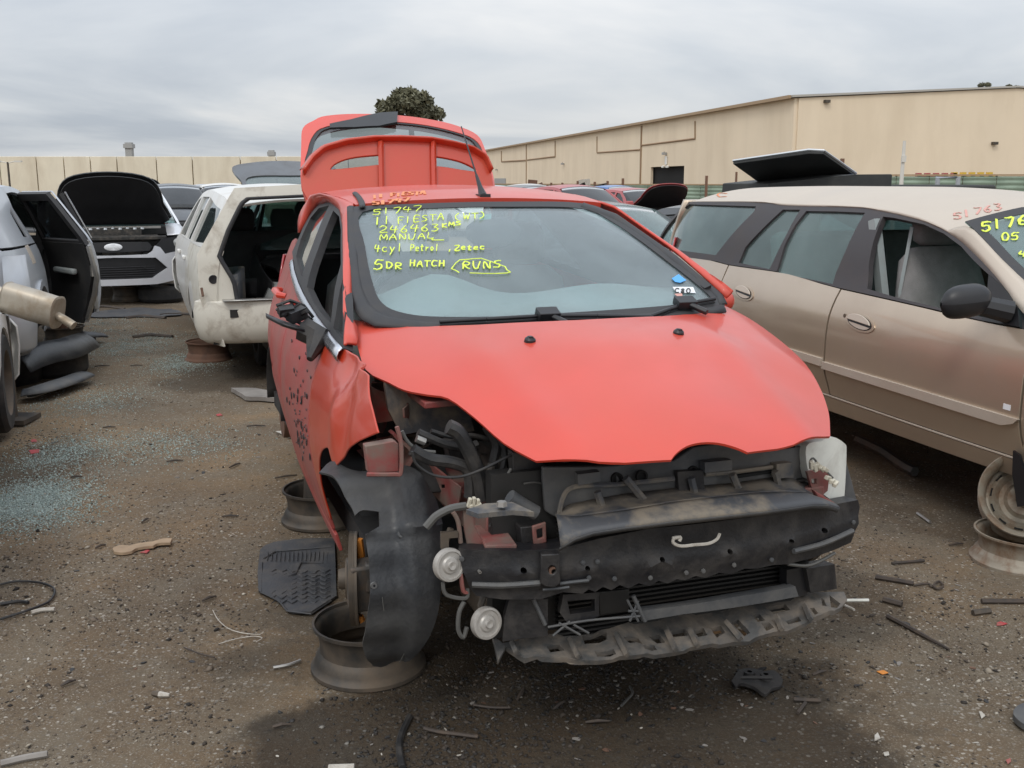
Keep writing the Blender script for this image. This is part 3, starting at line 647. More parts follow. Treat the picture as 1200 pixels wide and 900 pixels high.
# pale pole in front of the gable, corrugated fence, brown posts
t = at_depth(1060, 165, 40); b_ = at_depth(1055, 230, 40)
o = empty('pale_pole', (b_.x, b_.y, 0), label='thin off-white pole leaning slightly before the warehouse gable', cat='pole')
MB().tube([(0, 0, 0), (t.x - b_.x, 0, t.z)], [.10, .06], 8).build('shaft', M['pole'], o); MB().box(((t.x - b_.x)*.75, -.06, t.z*.78), (.16, .1, .25)).build('bracket', M['pole'], o)
def fence(pa, pb, Ya, Yb, ztop, n, label):
    A = at_depth(pa, 212, Ya); Bp = at_depth(pb, 212, Yb); A.z = Bp.z = 0; d = Bp - A; L_ = d.length
    f = empty('corrugated_fence', A, math.atan2(d.y, d.x), label=label, cat='fence')
    for i in range(n):
        x0, x1 = L_*i/n, L_*(i+1)/n; rows = []; zz = np.arange(.05, ztop + .01, .055)
        for x in (x0 + .01, x1 - .01): rows.append([(x, .03*math.sin(z*2*math.pi/.22), z) for z in zz])
        MB().grid(rows).build('fence_sheet', M['green'], f, solid=.01)
    MB().box((L_/2, 0, ztop + .03), (L_, .08, .07)).build('top_rail', M['gutter'], f)
    for i in range(n + 1): MB().box((L_*i/n, .08, ztop/2 + .0), (.08, .08, ztop + .05)).build('post', M['post'], f)
fence(1012, 1290, 46, 44, 1.78, 7, 'pale green corrugated steel fence running before the warehouse gable')
fence(575, 1000, 72, 55, 1.32, 14, 'distant low green corrugated fence along the foot of the warehouse')
k = 0
for px, top, Y in ((646, 216, 66), (659, 216, 65), (677, 214, 64), (697, 215, 64), (712, 214, 63), (730, 211, 62), (828, 208, 60), (620, 218, 67), (987, 190, 30), (863, 204, 50)):
    t = at_depth(px, top, Y); o = tag(MB().box((t.x, t.y, (t.z + .1)/2), (.14 if k < 8 else .08, .14, t.z + .1)).build('rack_post', M['post']), 'short brown steel post standing against the warehouse wall', 'post', 'brown posts along the warehouse'); k += 1
# parts heaped on the racks in front of the long wall
def heap(px, py, Y, w, h, mat, name, label, cat='scrap'):
    t = at_depth(px, py, Y); o = empty(name, (t.x, t.y, 0), label=label, cat=cat)
    mb = MB()
    for i in range(4): mb.box((random.uniform(-w/3, w/3), 0, t.z + random.uniform(-h/3, h/3)), (w*random.uniform(.3, .6), .5, h*random.uniform(.4, .9)), (0, random.uniform(-.5, .5), 0))
    mb.build('scrap_pieces', M[mat], o); MB().box((0, 0, t.z*.5 - h*.3), (.2, .2, max(.2, t.z - h*.5))).build('stand', M['post'], o)
heap(689, 217, 62, 1.1, .8, 'paper', 'scrap_heap', 'pale scrap heaped on a rack by the warehouse wall')
heap(629, 218, 62, 1.3, .9, 'steel_brown', 'scrap_heap', 'rust-brown scrap heap at the far left end of the warehouse wall')
heap(703, 219, 60, 1.2, .4, 'steel_dark', 'scrap_heap', 'dark scrap heap beside the red car part on the warehouse rack')
for px, py, w, mat, lab in ((1098, 208, 60, 'maroon', 'dull red machine behind the green fence'), (1140, 207, 60, 'yellow_m', 'yellow machine boom lying behind the green fence')):
    t = at_depth(px, py, 50); o = empty('machine', (t.x, t.y, 0), label=lab, cat='machine'); mb = MB(); mb.box((0, 0, t.z), (2.0, .3, .16), (0, .03, 0))
    for i in range(5): mb.box((-.9 + i*.42, 0, t.z + .1), (.2, .3, .22))
    mb.build('boom', M[mat], o); MB().box((0, 0, t.z/2), (.3, .3, t.z)).build('stand', M['post'], o)

# ------------------------------------------------------------------ trees
def leaf_material():
    m = bpy.data.materials.new('gum_leaves'); m.use_nodes = True; t = m.node_tree; b = t.nodes['Principled BSDF']
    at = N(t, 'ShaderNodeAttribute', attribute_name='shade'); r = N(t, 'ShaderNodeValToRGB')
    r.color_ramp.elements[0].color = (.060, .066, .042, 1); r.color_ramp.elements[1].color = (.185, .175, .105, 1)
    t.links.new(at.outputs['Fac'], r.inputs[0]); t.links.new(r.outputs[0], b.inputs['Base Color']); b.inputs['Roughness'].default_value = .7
    return m
LEAF = leaf_material()
def tree(px, py, Y, rx, rz, label, n=5200, seed=1, clumps=26):
    r = np.random.default_rng(seed); c = at_depth(px, py, Y); o = empty('tree', (c.x, c.y, 0), label=label, cat='tree')
    mb = MB(); mb.tube([(0, 0, 0), (.15, 0, c.z*.4), (0, .1, c.z - rz*.3)], [.45, .34, .2], 10)
    cc = []
    for i in range(clumps):
        a = r.uniform(0, 2*math.pi); u = r.uniform(-.5, 1); q = math.sqrt(max(0, 1 - u*u)) * r.uniform(.35, 1)
        p = np.array([rx*.8*q*math.cos(a), rx*.8*q*math.sin(a), c.z + rz*.85*u]); cc.append((p, r.uniform(.24, .42)*min(rx, rz)))
        mb.tube([(0, 0, c.z - rz*.5), tuple((p + np.array([0, 0, c.z - rz*.4])) / 2 + r.normal(0, .1, 3)), tuple(p)], [.14, .09, .04], 5)
    mb.build('trunk', M['bark'], o)
    V = []; Fc = []; S = []
    for p, s in cc:
        m_ = n // clumps
        d = r.normal(0, 1, (m_, 3)); d /= np.linalg.norm(d, axis=1)[:, None]; q = p + d * s * r.uniform(.5, 1.12, (m_, 1)) * np.array([1.15, 1.15, .8])
        for i in range(m_):
            t1 = r.normal(0, 1, 3); t1 /= np.linalg.norm(t1); t2 = np.cross(t1, r.normal(0, 1, 3)); t2 /= np.linalg.norm(t2); L_ = r.uniform(.10, .22) * rx/2.6; b0 = len(V)
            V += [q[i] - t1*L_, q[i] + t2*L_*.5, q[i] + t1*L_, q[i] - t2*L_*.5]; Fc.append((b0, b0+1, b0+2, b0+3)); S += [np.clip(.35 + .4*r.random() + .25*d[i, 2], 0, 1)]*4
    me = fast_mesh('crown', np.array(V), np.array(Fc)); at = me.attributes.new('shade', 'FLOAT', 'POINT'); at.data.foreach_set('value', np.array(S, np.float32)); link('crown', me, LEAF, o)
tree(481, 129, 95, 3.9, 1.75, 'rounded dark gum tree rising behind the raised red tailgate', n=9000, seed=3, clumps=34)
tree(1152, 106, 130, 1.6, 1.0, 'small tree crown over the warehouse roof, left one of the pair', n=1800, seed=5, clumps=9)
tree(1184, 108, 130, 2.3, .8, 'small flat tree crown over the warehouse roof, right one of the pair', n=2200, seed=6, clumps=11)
# ------------------------------------------------------------------ car body toolkit
class Body:
    def __init__(s, plan, vert, rail, belt):
        s.plan = Curve1(*zip(*plan)); s.vert = Curve1(*zip(*vert)); s.rail = Curve1(*zip(*rail)); s.belt = Curve1(*zip(*belt))
    def W(s, x, z): return s.plan(x) * s.vert(z)
    def side(s, sgn): return lambda u, v: (u, sgn * s.W(u, v), v)
    def top(s, crown): 
        def f(u, v):
            zr = s.rail(u); yr = s.W(u, zr); return (u, v, zr + crown * (1 - (v / yr)**2))
        return f
def arch(cx, cz, r, n=14, a0=0, a1=180):
    return [(cx + r*math.cos(R(a)), cz + r*math.sin(R(a))) for a in np.linspace(a0, a1, n)]
def low_side(x0, x1, zs, topc, axle=None, r=.35, az=.31, slant=0.0, n=7):
    """outline of a lower side panel; arches are cut where an axle falls inside the panel"""
    top = [(x, float(topc(x))) for x in np.linspace(x0, x1, n)]
    bot = [(x1 - slant, zs)] if slant else [(x1, zs)]
    if axle is not None:
        hh = math.sqrt(max(0, r*r - (zs-az)**2)); a0 = math.degrees(math.asin((zs-az)/r))
        if x0 < axle - hh and axle + hh < x1: bot += arch(axle, az, r, 14, a0, 180 - a0) + [(x0, zs)]
        elif axle + hh >= x1:   # arch cuts the front corner off
            aa = math.degrees(math.acos((x1 - axle)/r)) if abs(x1-axle) < r else a0
            bot = arch(axle, az, r, 14, aa, 180 - a0) + [(x0, zs)]
        else:
            aa = math.degrees(math.acos((x0 - axle)/r)) if abs(x0-axle) < r else 180 - a0
            bot = bot + arch(axle, az, r, 14, a0, aa)
    else: bot += [(x0, zs)]
    return top + bot
def wheel(parent, x, y, z, r=.31, w=.2, rim='steel', side=1, yaw=0.0, tyre=True):
    Mx = Matrix.Translation((x, y, z)) @ Matrix.Rotation(yaw, 4, 'Z') @ Matrix.Rotation(-side*math.pi/2, 4, 'X')
    o = None
    if tyre:
        o = MB().lathe([(r*.66, -w/2), (r*.93, -w/2), (r, -w*.36), (r, w*.36), (r*.93, w/2), (r*.66, w/2)], 28, Mx, closed=True).build('tyre', M['rubber'], parent)
    mb = MB().lathe([(r*.66, -w/2), (r*.62, -w*.3), (r*.6, w*.1), (r*.62, w*.42), (r*.66, w/2)], 28, Mx)
    mb.lathe([(0, w*.25), (r*.16, w*.27), (r*.2, w*.15), (r*.5, w*.1), (r*.6, w*.2)], 28, Mx); mb.build('rim', M[rim], parent)
def seat(parent, x, y, z, sx=.5, mat='seat', face=1, head=True):
    g = []
    Sm = Matrix.Translation((x, y, z))
    # cushion and a reclined back grown from rounded sections
    def slab(pts, w, th):
        rows = []
        for i, (px_, pz_, k, tk) in enumerate(pts):
            ring = []
            for a in np.linspace(0, 2*math.pi, 17)[:-1]:
                ca, sa = math.cos(a), math.sin(a); yy = w*k*math.copysign(abs(ca)**.45, ca); tt = tk*math.copysign(abs(sa)**.7, sa)
                t = Vector((pts[min(i+1, len(pts)-1)][0]-pts[max(i-1, 0)][0], 0, pts[min(i+1, len(pts)-1)][1]-pts[max(i-1, 0)][1])).normalized()
                nrm = Vector((-t.z, 0, t.x)); ring.append((px_*face + nrm.x*tt*face, yy, pz_ + nrm.z*tt))
            rows.append(ring)
        mb = MB(); n = 16
        for rr in rows: mb.v += [tuple(Sm @ Vector(p)) for p in rr]
        for i in range(len(rows)-1):
            for k in range(n): mb.f.append((i*n+k, i*n+(k+1) % n, (i+1)*n+(k+1) % n, (i+1)*n+k))
        mb.f.append(tuple(range(n))); mb.f.append(tuple(range((len(rows)-1)*n, len(rows)*n))); return mb
    o = slab([(.27, .0, .8, .03), (.25, .02, .95, .06), (0, -.02, 1, .075), (-.22, -.05, .95, .07), (-.27, -.05, .8, .03)], sx/2, .07).build('seat_cushion', M[mat], parent, 60)
    slab([(-.20, -.02, .8, .05), (-.24, .1, .95, .075), (-.28, .3, 1, .075), (-.33, .5, .85, .06), (-.345, .56, .6, .03)], sx/2, .07).build('seat_back', M[mat], parent, 60)
    if head: slab([(-.345, .57, .35, .03), (-.35, .60, .5, .05), (-.36, .70, .52, .055), (-.375, .77, .40, .03)], sx/2, .05).build('head_rest', M[mat], parent, 60)
def steering(parent, x, y, z, tilt=-.45):
    Mx = Matrix.Translation((x, y, z)) @ Matrix.Rotation(math.pi/2 + tilt, 4, 'Y')
    pr = [(.18 + .016*math.cos(a), .016*math.sin(a)) for a in np.linspace(0, 2*math.pi, 9)[:-1]]
    mb = MB().lathe(pr, 28, Mx, closed=True); mb.box(tuple(Mx @ Vector((0, 0, 0))), (.04, .14, .12), (0, tilt, 0)); mb.box(tuple(Mx @ Vector((0, 0, .0))), (.02, .36, .035), (0, tilt, 0)); mb.build('steering_wheel', M['black_clean'], parent)

def wrap(name, mat, parent, xn, w, depth, prof, t0=-1.0, t1=1.0, n=29, solid=.012, sgn=1, power=2.4, bevel=0):
    """bumper-like shell: prof = (z, outward offset) rows swept round the nose"""
    P = []
    for t in np.linspace(t0, t1, n):
        y = w*math.sin(t*math.pi/2); x = xn - sgn*depth*(1 - (1 - min(.9999, abs(math.sin(t*math.pi/2)))**power)**(1/power)); row = []
        for z, o_ in prof: row.append((x + sgn*o_*math.cos(t*math.pi/2)**.6, y + o_*math.sin(t*math.pi/2), z))
        P.append(row)
    return MB().grid(P).build(name, mat, parent, 40, solid=solid, bevel=bevel)

SEDAN = dict(plan=[(-3.6, .70), (-3.3, .82), (-2.6, .88), (-1.2, .90), (.2, .88), (.6, .82), (.85, .70)],
             vert=[(.15, .90), (.3, .96), (.5, 1), (.7, .99), (.88, .955), (.95, .92), (1.1, .82), (1.3, .71), (1.42, .63)])
def simple_car(fr, label, paint, name='parked_car', group=None, kind='hatch', lift=0.0, h=1.45, L=4.3, w=.88, omit=(), bonnet_up=False, tail_up=False, glass='glass_dark', wheels=True, cat='car', marks=None, seats=True, stands=False, scl=None, sheet=.07, bonnet_paint=None, bonnet_k=1.0):
    """whole car built from panels; x=0 at the front axle"""
    root = car_root(name, fr, label, cat, group)
    xn = .85; xt = xn - L; wb = L*.62; hs = h/1.45
    B = Body([(xt, w*.80), (xt+.35, w*.93), (xt+1, w*.985), (-1.2, w), (.2, w*.985), (.55, w*.93), (xn, w*.76)],
             [(.15, .92), (.3, .965), (.5, 1), (.7, .99), (.86, .96), (.95*hs, .92), (1.1*hs, .84), (1.3*hs, .73), (1.45*hs, .63)],
             [(xt+.1, 1.26*hs), (xt+.6, 1.36*hs), (-1.8, 1.40*hs), (-1.15, 1.36*hs), (-.75, 1.2*hs), (-.25, .95*hs)],
             [(xt, .97*hs), (-1.2, .93*hs), (-.2, .92*hs), (xn, .70*hs)])
    P = M[paint]; door_x = [-.38, -1.42, -2.32]; zs = .24; hoodz = Curve1([xn, .6, .2, -.3], [.66*hs, .75*hs, .86*hs, .93*hs])
    fz = lambda x: float(min(hoodz(x), B.belt(x))) if x > -.3 else float(B.belt(x))
    for sg in (1, -1):
        S = B.side(sg); out = (0, sg, 0)
        if ('glasshouse%d' % sg) in omit: open_side = True
        else: open_side = False
        if 'fender' not in omit: panel('fender', low_side(door_x[0] + .006, xn - .22, zs, fz, 0.0, .345), S, P, root, sheet, out=out)
        for i in (0, 1):
            if ('door%d%d' % (i, sg)) in omit: continue
            ax = -wb if i == 1 else None
            d = panel('door', low_side(door_x[i+1] + .006, door_x[i] - .006, zs, B.belt, ax, .36), S, P, root, sheet, out=out)
            MB().box((door_x[i+1] + .13, sg*(float(B.W(door_x[i+1] + .13, .8*hs)) + .015), .8*hs), (.18, .03, .035)).build('handle', P, d, bevel=.008)
        if 'quarter' not in omit: panel('rear_quarter', low_side(xt + .25, door_x[2] - .006, zs, B.belt, -wb, .36), S, P, root, sheet, out=out)
        zr = lambda x: float(B.rail(x)) - .055
        zb = lambda x: float(B.belt(x)) + .012
        w1 = [(-.52, zb(-.52)), (-1.36, zb(-1.36)), (-1.36, zr(-1.36)), (-1.1, zr(-1.1)), (-.85, zr(-.85)-.02)]
        w2 = [(-1.46, zb(-1.46)), (-2.22, zb(-2.22)), (-2.28, zr(-2.28)), (-1.46, zr(-1.46))]
        xe = xt + .38; w3 = [(-2.36, zb(-2.36)), (xe, zb(xe) + .03), (xe + .12, zr(xe+.12) - .03), (-2.40, zr(-2.40))]
        ring = [(-.25, zb(-.25) - .01), (-2.0, zb(-2.0) - .01), (xt + .14, zb(xt+.14) - .01), (xt + .14, float(B.rail(xt+.14)))] + [(x, float(B.rail(x))) for x in np.linspace(xt+.5, -.75, 8)]
        holes = [w1, w2, w3] if L > 3.9 else [w1, w2]
        if not open_side: panel('window_frame', ring, S, P, root, sheet, out=out, holes=holes, thick=.03)
        for wn in (holes if not open_side else ()): panel('side_window', [(x, z) for x, z in wn], S, M[glass], root, .1, out=out, lift=-.02, thick=.004, bevel=0)
        if 'mirror' in omit: continue
        mrr = MB().box((-.50, sg*(w + .09), 1.02*hs), (.09, .19, .12), taper=.8).box((-.47, sg*(w - .02), .99*hs), (.05, .16, .04)); mrr.build('mirror', P, root, bevel=.02)
    xr0, xr1 = xt + .22, -1.12
    if 'roof' not in omit:
        n_ = 12; o1 = [(x, float(B.W(x, B.rail(x)))) for x in np.linspace(xr0, xr1, n_)]
        panel('roof', o1 + [(x, -y) for x, y in o1[::-1]], B.top(.06), P, root, .09, thick=.02)
    yh = float(B.W(xr1, B.rail(xr1))); zh = float(B.rail(xr1)); yc = w*.86
    cowl = [(-.02 - .24*(y/yc)**2, y, (.955 - .02*(y/yc)**2)*hs) for y in np.linspace(-yc, yc, 13)]
    head = [(xr1 + .04 - .06*(y/yh)**2, y, zh + .06*(1-(y/yh)**2)) for y in np.linspace(-yh, yh, 13)]
    if 'windscreen' not in omit: strip('windscreen', cowl, head, M[glass if glass != 'glass_tint' else 'glass_green'], root, 13, 7, .02, (.5, 0, .5))
    if 'hatch' not in omit and not tail_up:
        yr = float(B.W(xr0, B.rail(xr0))); zr0 = float(B.rail(xr0)); a = [(xr0 - .04*(1-(y/yr)**2), y, zr0 + .06*(1-(y/yr)**2)) for y in np.linspace(-yr, yr, 13)]
        yb = w*.80; b = [(xt + .02 - .07*(1-(y/yb)**2), y, .98*hs) for y in np.linspace(-yb, yb, 13)]
        strip('rear_window', a, b, M[glass], root, 13, 5, .02, (-.5, 0, .3))
        c = [(xt - .05*(1-(y/yb)**2), y, .55) for y in np.linspace(-yb, yb, 13)]
        strip('tailgate', b, c, P, root, 13, 6, .03, (-1, 0, 0))
    if tail_up:
        zr0 = float(B.rail(xr0)) + .05; hh = empty_child('tailgate', root, (xr0, 0, zr0)); yb = w*.72
        g = panel('tailgate', crv([(0, -yb*.8), (-.45, -yb*.92), (-1.0, -yb), (-1.12, -yb*.6), (-1.15, 0), (-1.12, yb*.6), (-1.0, yb), (-.45, yb*.92), (0, yb*.8)]), lambda u, v: (xr0 + u*.93, v, zr0 + .08 - u*tail_up - .1*v**2), P, root, .09,
                  holes=[crv([(-.08, -yb*.66), (-.55, -yb*.78), (-.55, 0), (-.55, yb*.78), (-.08, yb*.66)])], thick=.03)
        panel('tailgate_glass', crv([(-.06, -yb*.68), (-.57, -yb*.8), (-.58, 0), (-.57, yb*.8), (-.06, yb*.68)]), lambda u, v: (xr0 + u*.93, v, zr0 + .068 - u*tail_up - .1*v**2), M[glass], g, .09, thick=.004, bevel=0)
    def hood_panel():
        ol = [(-.05, w*.80), (.3, w*.80), (.62, w*.72), (.78, w*.50), (.83, 0)]; ol = crv(ol + [(x, -y) for x, y in ol[::-1][1:]], True, 3)
        ol = [(x, y*bonnet_k) for x, y in ol]
        if not bonnet_up: return panel('bonnet', ol, lambda u, v: (u, v, hoodz(u) + .045 - .09*(v/w)**2), P, root, .08, thick=.02)
        a = bonnet_up
        o_ = panel('bonnet', ol, lambda u, v: (-.05 + (u+.05)*math.cos(a), v, .97*hs + (u+.05)*math.sin(a) + .03 - .05*(v/w)**2), M[bonnet_paint] if bonnet_paint else P, root, .08, thick=.015)
        panel('bonnet_lining', [(x*.97, y*.955) for x, y in ol], lambda u, v: (-.03 + (u+.05)*math.cos(a) + .03, v, .97*hs + (u+.05)*math.sin(a) - .01 - .05*(v/w)**2), M['black_clean'], o_, .08, thick=.01)
    if 'hood' not in omit: hood_panel()
    if 'front' not in omit:
        fb = wrap('front_bumper', P, root, xn + .02, w*.985, .30, [(.20, -.05), (.26, .0), (.45, .02), (.58, .015), (.64, -.03)])
        wrap('lower_grille', M['black_clean'], root, xn + .03, w*.6, .12, [(.26, .012), (.40, .022)], -.8, .8)
        wrap('upper_grille', M['black_clean'], root, xn + .0, w*.5, .06, [(.60, .01), (.72*hs, -.04)], -.9, .9)
        for sg in (-1, 1): wrap('headlight', M['lampclear'], root, xn - .01, w*.95, .34, [(.56, .012), (.64, .01), (.70, -.02), (.74*hs, -.06)], *sorted((sg*.55, sg*.93)), n=9)
    if 'rear' not in omit:
        wrap('rear_bumper', P, root, xt - .03, w*.97, .25, [(.24, -.06), (.3, 0), (.5, .02), (.6, .015), (.64, -.03)], sgn=-1)
        for sg in (-1, 1): wrap('tail_light', M['lampred'], root, xt + .0, w*.93, .3, [(.66, 0), (.8, 0), (.98*hs, -.04)], *sorted((sg*.6, sg*.93)), n=8, sgn=-1)
    # cabin, floor, inner wings
    MB().box(((xt - .1)/2, 0, .30), (abs(xt) - .35, w*1.72, .10)).build('floor_pan', M['inner'], root)
    MB().box((-.25, 0, .66), (.06, w*1.7, .5)).box((-.32, 0, .86), (.3, w*1.64, .14)).build('dashboard', M['inner'], root, bevel=.02)
    MB().box((.35, 0, .42), (.8, w*1.2, .3)).box((.2, .1, .62), (.5, .5, .2)).box((.3, -.38, .64), (.3, .3, .2)).build('engine', M['engine'], root, bevel=.02)
    for sg in (-1, 1):
        if seats: seat(root, -1.05, sg*.38, .52, mat='seat_dark')
        MB().lathe([(.33, -.12), (.33, .1)], 14, Matrix.Translation((0, sg*w*.83, .31)) @ Matrix.Rotation(math.pi/2, 4, 'X') , arc=math.pi).build('wheel_liner', M['inner'], root, solid=.01)
        MB().lathe([(.34, -.12), (.34, .1)], 14, Matrix.Translation((-wb, sg*w*.83, .31)) @ Matrix.Rotation(math.pi/2, 4, 'X'), arc=math.pi).build('wheel_liner', M['inner'], root, solid=.01)
    if seats: MB().box((-1.95, 0, .55), (.5, w*1.5, .16)).box((-2.2, 0, .82), (.14, w*1.5, .5), (0, -.2, 0)).build('rear_seat', M['seat_dark'], root, bevel=.03)
    if wheels:
        for x in (0, -wb):
            for sg in (-1, 1): wheel(root, x, sg*(w - .11), .31 - (lift if not stands else 0), side=sg, rim='steel_dark')
    return root, B
def empty_child(name, parent, loc): return None
def frame_at(px, py, z, deg, dx=0.0, dy=0.0, dz=0.0, tilt=0.0):
    """frame whose local point (dx, dy) stands at the place seen at (px, py) at height z"""
    g = gp(px, py, z); a = R(deg); f = Vector((math.cos(a), math.sin(a), 0)); l = Vector((-math.sin(a), math.cos(a), 0)); o = g - f*dx - l*dy
    return Frame(o.x, o.y, deg, dz, tilt)
def rim_lying(name, c, label, mat='steel_dark', r=.18, h=.155, tilt=(0, 0, 0), disc=.03, group=None, cat='wheel rim'):
    o = empty(name, (c[0], c[1], c[2] if len(c) > 2 else 0), label=label, cat=cat, group=group); o.rotation_euler = tilt
    pr = [(r*1.03, .0), (r*1.03, .012), (r*.98, .020), (r*.95, .034), (r*.935, h*.30), (r*.90, h*.36), (r*.86, h*.42), (r*.855, h*.60), (r*.875, h*.72), (r*.90, h*.86), (r*.93, h*.90), (r*.975, h*.93), (r*.98, h)]
    inn = [(a - .008, b) for a, b in pr[::-1]]
    MB().lathe(pr + inn, 48, closed=True).build('barrel', M[mat], o)
    return o
# ------------------------------------------------------------------ the red hatchback
FI = Frame(.251, 3.251, math.degrees(math.atan2(-math.cos(.331), math.sin(.331))), .104, .016)
red = car_root('red_hatchback', FI, 'stripped bright red hatchback with raised tailgate, missing front bumper and lights, yellow writing on windscreen')
hzc = Curve1([-.45, -.3, 0, .15, .4, .6, .77, .9], [1.045, 1.035, 1.0, .975, .905, .845, .775, .69]); hbc = Curve1([-.4, .2, .66], [.06, .22, .35])
def hood_z(x, y): 
    ay = np.abs(y); return hzc(x) - hbc(x)*y**2 + .014*np.exp(-((ay - .40 + .12*(x-.2))/.07)**2)*np.clip((x+.25)/.4, 0, 1) - .7*np.clip(ay-.60, 0, 1)**2
def ws_z(x, y): return 1.005 + (-.20 - x)*.46 - .10*y**2 + .028*(1 - ((x+.64)/.44)**2)
rzc = Curve1([-.95, -1.1, -1.4, -1.8, -2.2, -2.6, -2.8], [1.385, 1.413, 1.45, 1.47, 1.462, 1.432, 1.405])
def roof_z(x, y): return rzc(x) - .10*y**2 - .25*np.clip(np.abs(y)-.44, 0, 1)**2
HB = Body([(-3.15, .62), (-3.0, .71), (-2.7, .765), (-2.2, .80), (-1.9, .82), (-1.5, .84), (-.5, .86), (0, .855), (.2, .845), (.45, .80), (.6, .74), (.75, .62)],
          [(.15, .87), (.25, .90), (.35, .93), (.5, .97), (.62, .985), (.75, .975), (.85, .945), (.92, .91), (1.0, .868), (1.1, .825), (1.2, .765), (1.3, .70), (1.38, .64), (1.42, .59)],
          [(-3, 1.3), (-1, 1.38), (0, 1.0)], [(-3, 1.1), (0, .98)])
def tr(fn, pts, uv=(0, 1, 2)):
    out = []
    for p in pts:
        h = FI.hit(p[0], p[1], fn); q = tuple(h[i] for i in uv); out.append(q + ((p[2],) if len(p) > 2 else ()))
    return out
f_hood = lambda x, y, z: z - hood_z(x, y)
f_ws = lambda x, y, z: z - ws_z(x, y)
S_ws = lambda u, v: (u, v, ws_z(u, v))

def ts(pts):
    out = []
    for p in pts:
        h = FI.hit(p[0], p[1], lambda x, y, z: y + HB.W(x, z)); out.append((float(h[0]), float(h[2])) + ((p[2],) if len(p) > 2 else ()))
    return out
# bonnet
half = [(-.42, .70), (-.2, .715), (0, .725), (.123, .684), (.197, .651), (.253, .602), (.302, .553), (.417, .514), (.564, .478), (.671, .428), (.725, .35), (.752, .294), (.786, .115)]
rh = [(.672, .446, 'c'), (.543, .535), (.451, .59), (.359, .638), (.268, .678), (.192, .708), (.10, .738), (0, .765), (-.10, .782), (-.24, .788), (-.33, .775), (-.43, .735, 'c')]
ol = crv([(-.085, 0), (-.12, -.25), (-.19, -.48), (-.30, -.62), (-.42, -.70, 'c')] + [(x, -y) for x, y in half[1:9]] + [(.671, -.428, 'c'), (.750, -.29), (.788, -.11, 'c'), (.770, -.085), (.752, -.045), (.746, 0), (.752, .045), (.770, .085), (.788, .11, 'c'), (.756, .27)] + rh + [(-.31, .62), (-.19, .48), (-.12, .25)], True, 3)
bon = panel('bonnet', ol, lambda u, v: (u, v, hood_z(u, v)), M['red'], red, .035, thick=.007, bevel=.0018)
panel('bonnet_inner_frame', [(x*.92 - .01, y*.90) for x, y in ol], lambda u, v: (u, v, hood_z(u, v) - .030), M['red_in'], bon, .08, thick=.012)
for px, py in ((621, 400), (795, 391)):
    h = FI.hit(px, py, f_hood); mb = MB().lathe([(0, .016), (.010, .015), (.017, .008), (.019, -.004)], 14, Matrix.Translation((h[0], h[1], h[2])) @ Matrix.Rotation(.3, 4, 'Y')); mb.box((h[0] + .006, h[1], h[2] + .012), (.016, .012, .008)).build('washer_nozzle', M['black_clean'], bon)

# windscreen: glass, printed band, rubber edge
wpx = [(413, 243, 'c'), (500, 239), (600, 237), (684, 239), (720, 253), (789, 301), (843, 347), (849, 359, 'c'), (780, 368), (700, 373), (600, 380), (517, 381), (487, 378), (450, 372), (433, 363), (422, 340), (415, 300)]
wout = crv(tr(f_ws, wpx, (0, 1)), True, 4)
ws = panel('windscreen', wout, S_ws, M['glass'], red, .08, thick=.004, lift=-.002, bevel=0)
ipx = [(425, 249), (500, 245), (600, 243), (682, 245), (713, 258), (781, 306), (829, 345), (826, 352), (780, 359), (700, 365), (600, 371), (520, 372), (475, 368), (448, 356), (436, 330), (428, 290)]
win = crv(tr(f_ws, ipx, (0, 1)), True, 4)
panel('windscreen_band', wout, S_ws, M['seal'], ws, .05, holes=[win], lift=.003, thick=.003, bevel=0)
spx = [(407, 243, 'c'), (408, 300), (410, 345), (418, 372), (440, 383), (487, 386), (517, 388), (600, 388), (700, 381), (780, 375), (851, 366, 'c')]
lo = tr(f_ws, spx); up_ = tr(f_ws, [(415, 243, 'c'), (419, 300), (425, 340), (436, 362), (452, 370), (487, 376), (517, 379), (600, 379), (700, 372), (780, 366), (846, 357, 'c')])
strip('windscreen_seal', [p[:3] for p in lo], [p[:3] for p in up_], M['seal'], ws, 40, 4, .006, (.4, 0, .9))
ro = tr(f_ws, [(684, 238), (722, 251), (791, 299), (846, 345), (852, 357)]); ri = tr(f_ws, [(680, 243), (716, 256), (785, 304), (838, 347), (843, 358)])
strip('windscreen_seal', ro, ri, M['seal'], ws, 30, 4, .007, (.3, .3, .8))

# roof
re = [(-1.065, 0), (-1.075, .25), (-1.09, .42), (-1.115, .535), (-1.5, .565), (-1.9, .560), (-2.3, .545), (-2.74, .50)]
panel('roof', re + [(-2.80, .3), (-2.82, 0), (-2.80, -.3)] + [(x, -y) for x, y in re[:0:-1]], lambda u, v: (u, v, roof_z(u, v)), M['red'], red, .05, thick=.02, bevel=.003)
